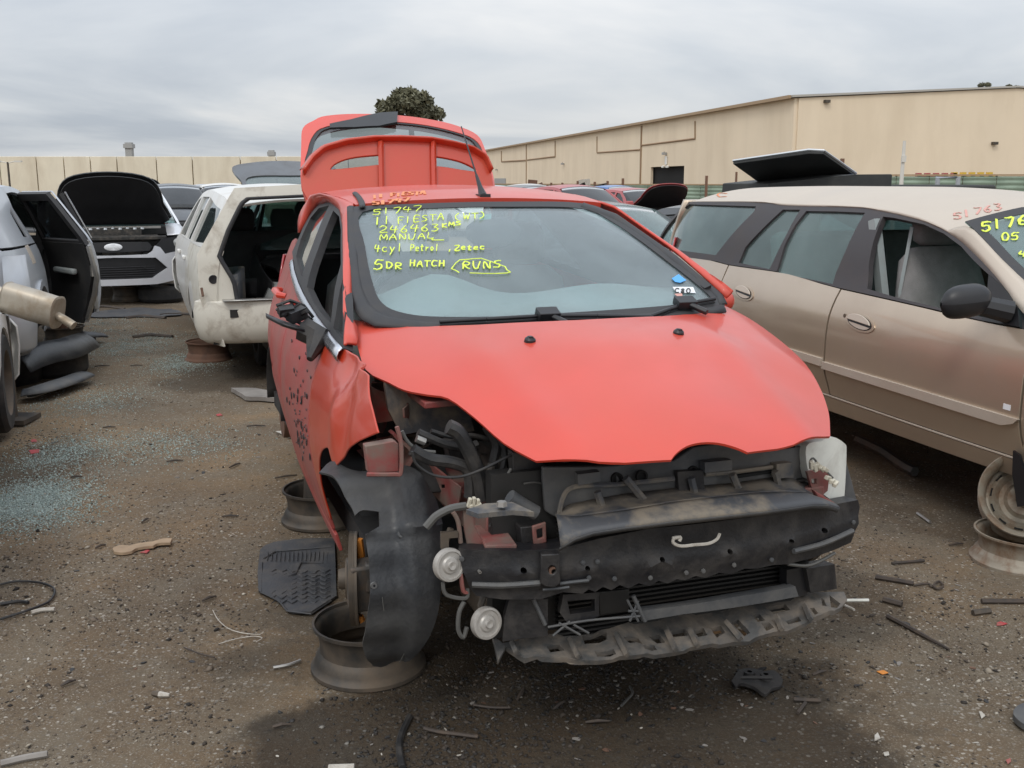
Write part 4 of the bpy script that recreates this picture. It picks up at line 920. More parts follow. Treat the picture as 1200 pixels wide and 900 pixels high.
# pillars and roof rails: from the screen edge round to the door frames
lp = tr(f_ws, [(411, 372), (412, 363), (412, 340), (411, 300), (410, 243)])
frame_top = ts([(404, 408), (404, 395), (404.5, 350), (404, 311), (403, 268), (399, 246), (387, 236.5), (373, 240), (360, 256), (350, 280)])
print('FT', [(round(a, 2), round(b, 2)) for a, b in frame_top])
for sg in (-1, 1):
    A = [(-.14, sg*.725, .96), (-.24, sg*.70, .99)] + [(p[0], sg*abs(p[1]), p[2]) for p in lp] + [(x, sg*y, float(roof_z(x, y))) for x, y in re[3:]]
    Bp = [(x, sg*float(HB.W(x, z)), z) for x, z in frame_top] + [(-2.78, sg*.55, 1.30)]
    # pair by position along the car
    tt = np.linspace(0, 1, 34); a = rs_poly(A, 200); b = rs_poly(Bp, 200)
    if sg > 0: Bp = [(x, y - .05, z) for x, y, z in Bp]
    xs_ = np.linspace(-.14 if sg < 0 else -.34, -2.70, 44); ga = [tuple(a[np.argmin(abs(a[:, 0] - x))]) for x in xs_]; gb = [tuple(b[np.argmin(abs(b[:, 0] - x))]) for x in xs_]
    strip('pillar_and_roof_rail', ga, gb, M['red'], red, 44, 5, .012, (0, sg*.8, .5), thick=.010)

# sides
def dent(x, z):
    g = lambda cx, cz, rx, rz: np.exp(-((x-cx)/rx)**2 - ((z-cz)/rz)**2)
    return .030*g(.02, .905, .10, .065) - .012*g(.13, .90, .035, .08) - .010*g(-.02, .97, .10, .02) + .010*g(.08, .94, .03, .02) + .016*g(.14, .78, .05, .12) - .012*g(.03, .80, .05, .12) + .004*np.sin(x*55 + z*30)*g(.05, .90, .12, .08)
S_f = lambda u, v: (u, -(HB.W(u, v) - dent(u, v)), v)
fpx = ts([(388, 400), (406, 411), (417, 427), (431, 439), (432, 462), (436, 480), (443, 507), (410, 524), (392, 549), (388, 540)])
print('FEN', [(round(a, 2), round(b, 2)) for a, b in fpx])
fen = crv([(-.425, fpx[0][1], 'c')] + [fpx[0], fpx[1] + ('c',), fpx[2], fpx[3] + ('c',), fpx[4], fpx[5], fpx[6] + ('c',), fpx[7], fpx[8] + ('c',)] + arch(0, .3, .36, 10, 84, 175)[1:] + [(-.425, .33, 'c')], True, 3)
panel('front_fender', fen, S_f, M['orange_red'], red, .022, thick=.006, out=(0, -1, 0), bevel=.0025)['label'] = 'crumpled front fender with a dent above the wheel arch'
belt_pts = ts([(403, 410), (395, 401), (385, 388), (375, 375), (365, 360), (357, 346), (351, 333), (346, 318), (344, 305)])
print('BELT', [(round(a, 2), round(b, 2)) for a, b in belt_pts])
beltc = Curve1(*zip(*sorted([(a, b) for a, b in belt_pts if a > -2.2] + [(-2.3, belt_pts[-1][1] + .03), (-2.7, belt_pts[-1][1] + .05), (-3.1, belt_pts[-1][1] + .05)])))
for sg in (-1, 1):
    S = HB.side(sg) if sg < 0 else (lambda u, v: (u, HB.W(u, v) - .06*np.clip((v - .80)/.15, 0, 1), v)); out = (0, sg, 0); mt = M['red_dusty_dim'] if sg < 0 else M['red']
    d1 = panel('front_door', [(x, float(beltc(x)) - .004) for x in np.linspace(-.435, -1.44, 8)] + [(-1.44, .27), (-.435, .27)], S, mt, red, .06, out=out)
    d2 = panel('rear_door', [(x, float(beltc(x)) - .004) for x in np.linspace(-1.452, -2.24, 7)] + [(-2.24, .80), (-2.12, .62), (-2.12, .27), (-1.452, .27)], S, mt, red, .06, out=out)
    panel('rear_quarter', [(-2.25, float(beltc(-2.25)) - .004), (-2.6, 1.2), (-2.95, 1.16), (-3.05, .8), (-3.05, .35), (-2.86, .33)] + arch(-2.49, .3, .36, 12, 5, 170) + [(-2.13, .62), (-2.25, .8)], S, mt, red, .06, out=out)
    panel('sill', [(-.40, .262), (-2.13, .262), (-2.13, .20), (-.40, .20)], S, mt, red, .1, out=out)
    for d, x in ((d1, -1.32), (d2, -2.06)):
        y = float(HB.W(x, .95)); MB().tube([(x + .10, sg*(y + .004), .95), (x + .08, sg*(y + .035), .955), (x - .06, sg*(y + .038), .965), (x - .09, sg*(y + .004), .965)], [.012, .017, .019, .012], 8).build('handle', M['red'], d)
    bot = list(belt_pts) + [(frame_top[-1][0] - .02, belt_pts[-1][1] + .03)]
    if sg > 0: bot = [p for p in bot if p[0] < -.34]
    ring = bot + [p for p in frame_top[::-1] if sg < 0 or p[0] < -.34]
    holes = [ts([(402, 398), (391, 385), (403, 325)]), ts([(388, 378), (380, 371), (369, 356), (360, 337), (391, 247), (398, 254), (400, 270), (400, 310)]), ts([(354.5, 325), (350, 312), (347.5, 300), (353, 280), (364, 256), (374, 244), (386, 241)])]
    if sg > 0: holes = holes[2:]
    fr_ = panel('window_frame', ring, S, M['seal'], red, .06, out=out, holes=holes, thick=.03, lift=.002)
    for i, hl in enumerate(holes):
        if i == 1 and sg < 0: continue
        panel('side_window', hl, S, M['glass_side'] if i < 2 else M['glass_tint'], red, .1, out=out, lift=-.015, thick=.004, bevel=0)
    A = [(x, sg*(float(HB.W(x, z + .006)) + .007), z + .006) for x, z in bot[:-1]]; Bq = [(x, sg*(float(HB.W(x, z - .034)) + .006), z - .034) for x, z in bot[:-1]]
    sg < 0 and strip('belt_moulding', A, Bq, M['chrome'], red, 24, 4, .008, (0, sg, .3), thick=.004)
# mud flung over the doors
mb = MB(); S = HB.side(-1)
for i in range(90):
    px = random.gauss(356, 7); py = random.gauss(485, 34)
    try: h = FI.hit(px, py, lambda x, y, z: y + HB.W(x, z))
    except ValueError: continue
    if -1.3 < h[0] < -.44 and .3 < h[2] < .92:
        r_ = random.uniform(.004, .013); mb.lathe([(0, .003), (r_*.8, .002), (r_, 0)], 6, Matrix.Translation((h[0], h[1] - .002, h[2])) @ Matrix.Rotation(math.pi/2, 4, 'X') @ Matrix.Scale(random.uniform(.5, 1.6), 4, (0, 1, 0)))
mb.build('mud_specks', M['black_clean'], red)['kind'] = 'stuff'
wrap('rear_bumper', M['red'], red, -3.16, .70, .22, [(.22, -.05), (.3, 0), (.55, .02), (.66, 0), (.70, -.05)], sgn=-1)
for sg in (-1, 1): wrap('tail_light', M['lampred'], red, -3.06, .66, .22, [(.75, .01), (.95, .0), (1.1, -.03)], *sorted((sg*.62, sg*.95)), n=8, sgn=-1)

# tailgate standing open
f_tg = lambda x, y, z: z - (1.41 + .58*(-2.72 - x) - .22*(y-.11)**2)
S_tg = lambda u, v: (u, v, 1.41 + .58*(-2.72 - u) - .22*(v-.11)**2)
hpx = [(363, 240, 'c'), (353, 219), (353, 170), (355, 150), (368, 141), (383, 135.5), (435, 133.5), (466, 135), (502, 139.5), (535, 147), (559, 158), (568, 174), (576, 198), (580, 219), (578, 232, 'c')]
tgo = crv(tr(f_tg, hpx, (0, 1)), True, 4)
gpx = [(360, 205), (360.5, 176), (368, 157), (383, 148), (435, 141), (466, 142.7), (502, 147), (535, 154.7), (556, 163), (566, 178), (568, 205), (500, 214), (420, 214)]
gh = crv(tr(f_tg, gpx, (0, 1)), True, 3)
tg = panel('tailgate', tgo, S_tg, M['red'], red, .06, thick=.05, holes=[gh], bevel=.008)
panel('tailgate_glass', gh, S_tg, M['glass_side'], tg, .1, thick=.004, lift=-.01, bevel=0)
panel('tailgate_glass_band', gh, S_tg, M['seal'], tg, .06, thick=.003, lift=-.004, bevel=0, holes=[[((a - sum(q[0] for q in gh)/len(gh))*.93 + sum(q[0] for q in gh)/len(gh), (b - sum(q[1] for q in gh)/len(gh))*.95 + sum(q[1] for q in gh)/len(gh)) for a, b in gh]])
wp = tr(f_tg, [(386.6, 149), (411.5, 143.8), (444, 136), (465.7, 134.7), (464.6, 147), (444, 151.4), (415.8, 153), (387, 153.6)], (0, 1))
wpp = panel('rear_wiper', [(a, b) for a, b in wp], S_tg, M['black_clean'], tg, .05, thick=.014, lift=.024, bevel=.004)
# rear spoiler: an arched blade with two slots, ribs between
xs_p = lambda y, z: -2.81 - .42*(z - 1.42) - .10*(y-.11)**2
f_sp = lambda x, y, z: x - xs_p(y, z)
S_sp = lambda u, v: (xs_p(u, v), u, v)
opx = [(353.5, 222, 'c'), (354, 200), (366, 183), (379, 172), (405, 164.4), (437.5, 160.7), (470, 160.5), (504.6, 162), (530.6, 166.6), (552, 172), (568, 182), (575, 198), (579, 222, 'c'), (560, 229), (480, 227), (410, 231), (364, 241, 'c')]
so = crv(tr(f_sp, opx, (1, 2)), True, 4)
sl = [crv(tr(f_sp, [(387, 198.5, 'c'), (392, 192.6), (405, 186.7), (422.3, 183.5), (444, 181.7, 'c'), (444.4, 192.6, 'c'), (426.7, 194.7), (404, 197)], (1, 2)), True, 3),
      crv(tr(f_sp, [(510.7, 183.5, 'c'), (524, 185.5), (541.5, 190), (556.7, 197.5), (557.8, 201, 'c'), (539.3, 198.4), (524, 195.8), (510.7, 194.3, 'c')], (1, 2)), True, 3)]
sp = panel('rear_spoiler', so, S_sp, M['orange_red'], tg, .05, thick=.02, holes=sl, out=(1, 0, 0), bevel=.004)
arch_ = tr(f_sp, opx[1:12]); A = [(p[0] + .05, p[1], p[2] + .002) for p in arch_]; Bq = [(p[0] + .0, p[1]*.985 + .002, p[2] - .030) for p in arch_]; Cq = [(p[0] - .10, p[1], p[2] + .005) for p in arch_]
strip('spoiler_lip', A, Bq, M['orange_red'], tg, 50, 5, .010, (.8, 0, .4), thick=.008); strip('spoiler_top', A, Cq, M['orange_red'], tg, 50, 4, .006, (0, 0, 1), thick=.006)
for px in (445.5, 507):
    a = FI.hit(px, 166, f_sp); b = FI.hit(px + 1, 221, f_sp); MB().tube([(a[0] + .02, a[1], a[2]), (b[0] + .02, b[1], b[2])], .016, 4).build("rib", M["orange_red"], tg)
# roof edge trim, gutter
A = tr(lambda x, y, z: z - roof_z(x, y), [(411, 227.5), (418, 232)]); 
ga = [FI.hit(px, py, lambda x, y, z: z - roof_z(x, y) - .004) for px, py in ((413, 227), (417, 231), (420, 237), (422, 244))]; gb = [FI.hit(px, py, lambda x, y, z: z - roof_z(x, y) - .004) for px, py in ((418, 226), (423, 231), (427, 237), (428, 243))]
strip('roof_ditch_trim', ga, gb, M['seal'], red, 12, 3, .004, (0, 0, 1), thick=.008)
# aerial
ab = np.array([-1.12, 0.0, 1.412]); tp = FI.hit(540.5, 148, lambda x, y, z: y - .0 + 0*x)
dirv = (Vector(tp) - Vector(ab)); mb = MB().tube([tuple(ab), tuple(Vector(ab) + dirv*.12), tuple(Vector(ab) + dirv*.30)], [.020, .011, .006], 10).tube([tuple(Vector(ab) + dirv*.28), tuple(tp)], [.0045, .0030], 6)
mb.box((ab[0], 0, ab[2] + .004), (.07, .045, .016)).build('aerial', M['black_clean'], red, bevel=.004)
# front wipers
def wiper(pts, hub, name='wiper'):
    P = [FI.hit(px, py, lambda x, y, z: z - ws_z(x, y) - .022) for px, py in pts]
    mb = MB()
    for i in range(len(P)-1):
        a, b = Vector(P[i]), Vector(P[i+1]); mb.tube([a, b], .008, 6); mb.tube([a - Vector((0, 0, .012)), b - Vector((0, 0, .012))], .0045, 5)
    h = Vector(FI.hit(*hub, lambda x, y, z: z - ws_z(x, y) - .03)); mb.box(h, (.05, .075, .03), (0, .4, 0)); mb.tube([h, h + Vector((.07, .05, -.03))], .012, 6); o = mb.build(name, M['black_clean'], red, bevel=.003); return o
wiper([(515, 377), (570, 374), (640, 370), (700, 370), (765, 371)], (642, 368)); wiper([(764, 370), (785, 362), (803, 356), (838, 350)], (803, 354.5))
A = [FI.hit(px, py, lambda x, y, z: z - hood_z(x, y) - .002) for px, py in ((801, 371), (838, 369))]
mb = MB(); cow = tr(f_ws, [(516, 382), (600, 381), (700, 375), (790, 369), (846, 362)]); 
strip('cowl_grille', [(p[0], p[1], p[2] - .004) for p in cow], [(-.14 - .30*p[1]**2, p[1], .975) for p in cow], M['black_clean'], red, 20, 4, 0, thick=.006)

# handwriting on the glass and roof
GL = {'0': [[(0, .5), (.2, 1), (.6, 1), (.8, .5), (.6, 0), (.2, 0), (0, .5)]], '1': [[(.3, 1), (.3, 0)]], '2': [[(0, .8), (.3, 1), (.7, .8), (.5, .45), (0, 0), (.9, .05)]],
      '3': [[(0, .95), (.6, .95), (.3, .55), (.7, .4), (.5, .05), (0, 0)]], '4': [[(.2, 1), (0, .45), (.8, .5)], [(.6, .9), (.5, 0)]], '5': [[(.9, 1), (.2, .95), (.1, .55), (.6, .6), (.8, .3), (.5, 0), (0, .05)]],
      '6': [[(.6, 1), (.1, .5), (.1, .1), (.5, 0), (.7, .3), (.4, .5), (.1, .35)]], '7': [[(0, .95), (.8, 1), (.3, 0)]], '8': [[(.4, .5), (.1, .8), (.4, 1), (.7, .8), (.1, .2), (.4, 0), (.7, .2), (.4, .5)]],
      'A': [[(0, 0), (.45, 1), (.85, 0)], [(.15, .4), (.7, .4)]], 'C': [[(.8, .9), (.3, 1), (0, .5), (.3, 0), (.8, .1)]], 'D': [[(.1, 0), (.1, 1), (.6, .85), (.8, .45), (.5, .05), (.1, 0)]],
      'E': [[(.8, 1), (.1, 1), (.1, 0), (.8, 0)], [(.1, .5), (.65, .5)]], 'F': [[(.1, 0), (.1, 1), (.8, 1)], [(.1, .55), (.65, .55)]], 'H': [[(.1, 1), (.1, 0)], [(.75, 1), (.75, 0)], [(.1, .5), (.75, .5)]],
      'I': [[(.3, 1), (.3, 0)]], 'K': [[(.1, 1), (.1, 0)], [(.7, 1), (.1, .45), (.75, 0)]], 'L': [[(.1, 1), (.1, 0), (.8, .02)]], 'M': [[(0, 0), (.1, 1), (.45, .3), (.8, 1), (.9, 0)]], 'N': [[(.1, 0), (.1, 1), (.75, 0), (.75, 1)]],
      'P': [[(.1, 0), (.1, 1), (.7, .9), (.6, .5), (.1, .45)]], 'R': [[(.1, 0), (.1, 1), (.7, .9), (.6, .55), (.1, .5), (.8, 0)]], 'S': [[(.8, .95), (.2, .9), (.2, .6), (.7, .4), (.6, .05), (0, 0)]], 'T': [[(0, 1), (.9, 1)], [(.45, 1), (.45, 0)]],
      'U': [[(.05, 1), (.1, .1), (.6, .05), (.75, 1)]], 'V': [[(0, 1), (.4, 0), (.8, 1)]], 'W': [[(0, 1), (.2, 0), (.45, .7), (.65, 0), (.9, 1)]], 'Z': [[(0, 1), (.8, 1), (0, 0), (.85, 0)]],
      '(': [[(.5, 1.15), (.1, .7), (.1, .2), (.5, -.2)]], ')': [[(.1, 1.15), (.5, .8), (.45, .2), (0, -.25)]], '.': [[(.2, .05), (.3, .0)]], ',': [[(.3, .15), (.1, -.25)]],
      'c': [[(.7, .6), (.2, .65), (.05, .3), (.3, 0), (.7, .08)]], 'e': [[(.1, .35), (.65, .4), (.5, .65), (.1, .5), (.15, .05), (.7, .05)]], 'l': [[(.3, 1.1), (.3, 0)]], 'o': [[(.3, .65), (.05, .3), (.3, 0), (.65, .3), (.3, .65)]],
      'r': [[(.1, .65), (.15, 0)], [(.15, .4), (.6, .65)]], 't': [[(.3, 1), (.3, .05), (.6, 0)], [(0, .65), (.65, .65)]], 'y': [[(.05, .65), (.3, .1)], [(.7, .65), (.1, -.45)]], ' ': []}
def write(text, x0, y0, x1, y1, h, hit, nrm, mat, parent, w=.0018, slant=.15, name='handwriting'):
    mb = MB(); n = len(text); adv = (x1 - x0)/n
    for i, ch in enumerate(text):
        bx = x0 + adv*i; by = y0 + (y1 - y0)*i/n; j = random.uniform(-.6, .6)
        for st in GL.get(ch, []):
            pts = crv(st, False, 3) if len(st) > 2 else st
            P = []
            for (u, v) in pts:
                q = hit(bx + (u*.85 + random.uniform(-.04, .04))*adv + slant*v*h*.4, by + j - v*h*.9 + random.uniform(-.04, .04)*h); P.append(q)
            for a, b in zip(P[:-1], P[1:]):
                a, b = Vector(a), Vector(b); d = (b-a); 
                if d.length < 1e-5: continue
                nn = Vector(nrm).normalized(); s = d.normalized().cross(nn).normalized()*w*random.uniform(.75, 1.15); e_ = d.normalized()*w*.5; t_ = nn*.0012
                vs = [a - e_ - s + t_, b + e_ - s + t_, b + e_ + s + t_, a - e_ + s + t_, a - e_ - s - t_, b + e_ - s - t_, b + e_ + s - t_, a - e_ + s - t_]
                mb.add(vs, [(0,1,2,3),(7,6,5,4),(0,4,5,1),(1,5,6,2),(2,6,7,3),(3,7,4,0)])
    return mb.build(name, mat, parent)
hw = lambda px, py: FI.hit(px, py, lambda x, y, z: z - ws_z(x, y) - .004, 3, 7, 300)
hr = lambda px, py: FI.hit(px, py, lambda x, y, z: z - roof_z(x, y) - .002, 3, 8, 500)
NW = (.42, 0, .9)
write('51747', 437, 252, 497, 246, 7, hw, NW, M['yellow'], ws)
write('11', 439, 263, 460, 262, 9, hw, NW, M['yellow'], ws, .0028)
write('FIESTA', 466, 262, 522, 257, 8, hw, NW, M['yellow'], ws); write('(WT)', 533, 257, 572, 255, 7, hw, NW, M['yellow'], ws)
write('246463', 445, 273, 518, 270, 9, hw, NW, M['yellow'], ws); write('KMS', 518, 266, 542, 263, 5, hw, NW, M['yellow'], ws, .0026)
write('MANUAL', 445, 281, 512, 279, 7, hw, NW, M['yellow'], ws); write('L', 505, 281, 528, 282, 1.5, hw, NW, M['yellow'], ws, .002)
write('4cyl', 439, 295, 474, 295, 9, hw, NW, M['yellow'], ws); write('Petrol', 481, 294, 516, 293, 7.5, hw, NW, M['yellow'], ws); write(', ', 526, 294, 536, 294, 6, hw, NW, M['yellow'], ws); write('Zetec', 533, 293, 570, 292, 6, hw, NW, M['yellow'], ws, .0026)
write('5', 438, 316, 452, 316, 12, hw, NW, M['yellow'], ws, .0028); write('DR', 452, 315, 474, 315, 8, hw, NW, M['yellow'], ws, .0026); write('HATCH', 480, 312, 523, 312, 7.5, hw, NW, M['yellow'], ws, .0026); write('RUNS', 542, 315, 590, 313, 9, hw, NW, M['yellow'], ws, .0026)
GL['@'] = [[(.10, .05), (.0, .55), (.25, 1.0), (.6, .95), (.92, .45), (1.0, 0), (.30, 0)]]
write('@', 531, 320, 607, 320, 19, hw, NW, M['yellow'], ws, .0019, 0)
write('11 FIESTA', 437, 232, 500, 227, 4, hr, (0, 0, 1), M['yellow_f'], red, .006); write('51747', 437, 240, 482, 234.5, 4.5, hr, (0, 0, 1), M['yellow_f'], red, .006)
def sticker(pxs, mat, name='sticker', lift=.003):
    o = tr(f_ws, pxs, (0, 1)); return panel(name, o, S_ws, mat, ws, .03, thick=.001, lift=lift, bevel=0)
sticker([(787, 327), (795, 322), (800, 326), (804, 329), (797, 332), (791, 331)], M['sticker_b']); sticker([(788, 337), (812, 337), (815, 344), (792, 344)], M['sticker_w'])
sticker([(790, 345), (799, 344.5), (800, 350), (796, 350)], M['pink_f']); write('C80', 791, 343, 811, 343, 5, lambda a, b: FI.hit(a, b, lambda x, y, z: z - ws_z(x, y) - .006, 3, 7, 300), NW, M['sticker_k'], ws, .0015)
sticker([(560, 250), (576, 248), (576, 254), (562, 256)], M['teal_s'], lift=-.008)

# cabin
MB().box((-1.35, 0, .30), (2.9, 1.45, .08)).box((-2.5, 0, .5), (.9, 1.2, .3)).build('floor_pan', M['inner'], red)
dsh = MB(); rows = []
for y in np.linspace(-.66, .66, 23):
    hump = .055*math.exp(-((y + .34)/.17)**2) + .02*math.exp(-((y-.3)/.22)**2)
    rows.append([(-.30 - .1*y*y, y, 1.005), (-.42 - .1*y*y, y, 1.035), (-.60 - .06*y*y, y, 1.045 + hump*1.6), (-.70, y, 1.02 + hump*1.6), (-.73, y, .86), (-.66, y, .55)])
dsh.grid(rows).build('dashboard', M['dash'], red, solid=.01)
steering(red, -.84, -.36, .98)
for sy in (-.36, .36): seat(red, -1.35, sy, .52, mat='seat')
MB().box((-2.15, 0, .55), (.5, 1.25, .15)).box((-2.42, 0, .85), (.14, 1.25, .55), (0, -.25, 0)).build('rear_bench', M['seat_dark'], red, bevel=.04)
MB().lathe([(0, -.01), (.06, -.01), (.065, .0), (.06, .012), (0, .014)], 16, Matrix.Translation((-.98, 0, 1.27)) @ Matrix.Rotation(math.pi/2, 4, 'Y') @ Matrix.Scale(1.9, 4, (0, 1, 0))).tube([(-.99, 0, 1.28), (-.97, 0, 1.37)], .008, 6).build('interior_mirror', M['black_clean'], red)
MB().box((-.24, 0, .60), (.03, 1.3, .62)).build('firewall', M['engine'], red)

# mirrors: whole one on the far side, smashed one on the near side
def ell(c, r, n=10):
    return [[(c[0] + r[0]*math.sin(a)*math.cos(b), c[1] + r[1]*math.copysign(abs(math.sin(a)*math.sin(b))**.8, math.sin(b)), c[2] + r[2]*math.cos(a)) for b in np.linspace(0, 2*math.pi, 17)] for a in np.linspace(.01, math.pi - .01, n)]
mm = MB(); mm.grid(ell((-.60, .815, .995), (.055, .075, .050))); mm.tube([(-.55, .72, .97), (-.58, .80, .98)], .025, 8).build('mirror', M['red'], red)
br = lambda px, py, x0=-.50: Vector(FI.hit(px, py, lambda x, y, z: x - x0 + 0*y))
sm = empty('broken_mirror', (0, 0, 0)); sm.parent = red; sm.matrix_parent_inverse = Matrix.Identity(4)
mb = MB(); pts = [br(356, 386), br(378, 384), br(381, 396, -.45), br(372, 409, -.42), br(363, 421, -.40)]
mb.tube([pts[0] + Vector((0, 0, -.0)), (pts[1] + pts[3])/2, pts[4]], [.045, .05, .012], 8); mb.build('mirror_foot', M['black'], sm)
a, b, c = br(312, 369, -.62), br(332, 379), br(358, 387); mb = MB(); rows = []
for p, w_ in ((a, .012), (a.lerp(b, .6), .045), (b, .055), (c, .05)): rows.append([p + Vector((w_, 0, .002)), p + Vector((0, 0, -.008)), p + Vector((-w_, 0, .002))])
mb.grid(rows).build('mirror_shell', M['black_clean'], sm, solid=.008)
mb = MB()
for q in ([(324, 358), (340, 352), (356, 358), (367, 372)], [(324, 362), (336, 372), (357, 381)], [(330, 356), (343, 378)], [(341, 353), (352, 380)], [(350, 357), (331, 370)], [(360, 364), (345, 372)], [(326, 366), (348, 362), (366, 376)]):
    mb.tube([br(px, py, -.50 + random.uniform(-.05, .05)) for px, py in q], random.uniform(.004, .009), 5)
mb.box(br(347, 368), (.05, .06, .04), (.3, .2, .4)); mb.box(br(335, 364), (.03, .05, .03), (.1, .5, .2)); mb.build('mirror_frame', M['black'], sm)

# ------------------------------------------------------------------ bare front end
bow = lambda x0, k: (lambda x, y, z: x - (x0 - k*y*y))
def front_panel(name, pxs, x0, k, mat, thick=.02, holes=(), bevel=.003, step=.04, lift=0.0, parent=red, bump=None):
    f = bow(x0, k); o = tr(f, pxs, (1, 2)); hs = [[p[:2] for p in tr(f, h, (1, 2))] for h in holes]
    S = lambda u, v: (x0 - k*u*u + (bump(u, v) if bump else 0), u, v)
    return panel(name, [p[:2] for p in o], S, mat, parent, step, thick=thick, holes=hs, out=(1, 0, 0), bevel=bevel, lift=lift)
def bar(px_pts, x0, k, r, mat, name, parent=red, seg=6, col=None):
    P = [Vector(FI.hit(px, py, bow(x0, k))) for px, py in px_pts]; return MB().tube(crv([tuple(p) for p in P], False, 4) if len(P) > 2 else P, r, seg).build(name, mat, parent)
# bumper beam with scalloped lower edge
bpx = [(537, 643), (567, 645), (611, 645), (656, 643), (700, 632), (760, 620), (860, 608), (950, 596), (1006, 586), (1008, 594), (1002, 622), (998, 636), (978, 645), (953, 654), (923, 661), (905, 662), (887, 666), (872, 666), (857, 672), (842, 671), (827, 677), (815, 675), (803, 680), (793, 679), (783, 684), (772, 681), (762, 687), (749, 684), (737, 690), (727, 686), (717, 692), (707, 688), (698, 694), (690, 691), (683, 696), (660, 694), (633, 702), (589, 702), (558, 698), (551, 690), (541, 668)]
rid = lambda u, v: .012*np.exp(-((v - .455)/.018)**2) + .006*np.sin(u*9) * .5
beam = front_panel('bumper_beam', bpx, .70, .28, M['black'], .05, bump=rid, step=.03, holes=[[(612+4*math.cos(a), 667+3.5*math.sin(a)) for a in np.linspace(0, 6.28, 9)[:-1]], [(965+3.5*math.cos(a), 621+3*math.sin(a)) for a in np.linspace(0, 6.28, 9)[:-1]], [(925+3*math.cos(a), 633+2.5*math.sin(a)) for a in np.linspace(0, 6.28, 9)[:-1]], [(775+3*math.cos(a), 655+3*math.sin(a)) for a in np.linspace(0, 6.28, 9)[:-1]], [(853+3*math.cos(a), 645+3*math.sin(a)) for a in np.linspace(0, 6.28, 9)[:-1]], [(687+3*math.cos(a), 665+3*math.sin(a)) for a in np.linspace(0, 6.28, 9)[:-1]]])
front_panel('beam_backing', [(540, 646), (700, 634), (860, 610), (1003, 590), (996, 632), (860, 665), (700, 686), (556, 694)], .66, .28, M['black_clean'], .05)
bar([(553, 685), (590, 686), (633, 683)], .712, .28, .008, M['grey_pl'], 'beam_ridge_highlight', beam); bar([(636, 691), (650, 690), (667, 688)], .712, .28, .004, M['grey_pl'], 'beam_ridge_highlight', beam); bar([(656, 684), (672, 682), (690, 680)], .71, .28, .005, M['grey_pl'], 'beam_ridge_highlight', beam)
bar([(930, 646), (965, 637), (999, 622)], .712, .28, .008, M['grey_pl'], 'beam_ridge_highlight', beam)  # paler grey tubes stand in for the highlight along the beam's ledges
front_panel('tow_eye_socket', [(634, 650), (656, 649), (657, 684), (650, 689), (640, 688), (633, 684)], .73, .28, M['black'], .03, parent=beam, holes=[[(647+4.5*math.cos(a), 668+5*math.sin(a)) for a in np.linspace(0, 6.28, 13)[:-1]]])
for px, py, r_, mt in ((647, 668, .0125, 'steel_brown'), (561, 669, .004, 'steel')):
    h = FI.hit(px, py, bow(.715, .28)); MB().lathe([(r_*.55, 0), (r_, 0), (r_, .012), (r_*.55, .012)], 14, Matrix.Translation(Vector(h)) @ Matrix.Rotation(math.pi/2, 4, 'Y'), closed=True).build('threaded_socket', M[mt], beam)
for px, py in ((690, 677), (720, 678), (762, 677), (804, 671), (824, 669), (860, 662), (904, 656), (700, 658), (683, 659), (541, 655), (1000, 612)):
    h = FI.hit(px, py, bow(.708, .28)); MB().lathe([(.007, 0), (.006, .004), (0, .005)], 8, Matrix.Translation(Vector(h)) @ Matrix.Rotation(math.pi/2, 4, 'Y')).build('clip', M['grey_pl'], beam)
bar([(790, 629), (789, 636), (798, 640), (814, 638.5), (830, 637), (840, 632), (843.5, 625)], .735, .28, .0045, M['paper'], 'release_lever'); bar([(788, 631), (797, 629.5), (796, 634)], .735, .28, .005, M['paper'], 'release_lever_eye')
# dust-covered upper air deflector: lip, crease, back edge
fl = bow(.775, .42); fm = bow(.70, .36); fb_ = bow(.60, .25)
lip = [tuple(p) for p in tr(fl, [(657, 641), (676, 630), (695, 624), (732, 618), (787, 611), (860, 603), (891, 600), (930, 595), (953, 591.5), (971, 592), (984, 596)])]
cre = [tuple(p) for p in tr(fm, [(652, 604), (675, 606), (700, 603), (732, 599), (790, 589), (858, 581), (890, 578), (920, 577), (945, 578), (962, 585), (975, 592)])]
bk = [tuple(p) for p in tr(fb_, [(651, 602), (667, 592), (695, 586), (732, 579.5), (798, 572), (858, 567), (885, 563), (905, 560), (927, 561), (948, 571), (971, 590)])]
dfl = strip('air_deflector', lip, cre, M['dusty_pl'], red, 60, 5, .006, (0, 0, 1), thick=.006); strip('deflector_shelf', cre, bk, M['dusty_pl'], dfl, 60, 5, -.008, (0, 0, 1), thick=.006)
strip('deflector_edge', lip, [(p[0] - .012, p[1], p[2] - .014) for p in lip], M['grey_pl'], dfl, 60, 3, 0, thick=.004)
# lock carrier above it
lockp = front_panel('lock_carrier', [(636, 548), (700, 547), (790, 540), (812, 524), (840, 520), (868, 526), (900, 528), (945, 522), (948, 545), (952, 575), (930, 566), (905, 563), (858, 571), (798, 576), (732, 583), (695, 590), (667, 597), (651, 607), (640, 600)], .585, .20, M['grey_pl'], .02, bump=lambda u, v: .008*np.sign(np.sin(u*22)) * (v < .69))
for px, py in ((723, 561), (752, 558), (812, 553)):
    h = FI.hit(px, py, bow(.597, .2)); MB().lathe([(0, -.004), (.011, -.004), (.012, .004), (.017, .004), (.017, -.006)], 14, Matrix.Translation(Vector(h)) @ Matrix.Rotation(math.pi/2, 4, 'Y')).build('mounting_hole', M['dark'], lockp)
front_panel('latch_bracket', [(794, 553), (824, 551), (826, 575), (796, 578)], .615, .2, M['black'], .02); front_panel('latch_slot', [(863, 557), (912, 550), (912, 553.5), (863, 561)], .60, .2, M['dark'], .01)
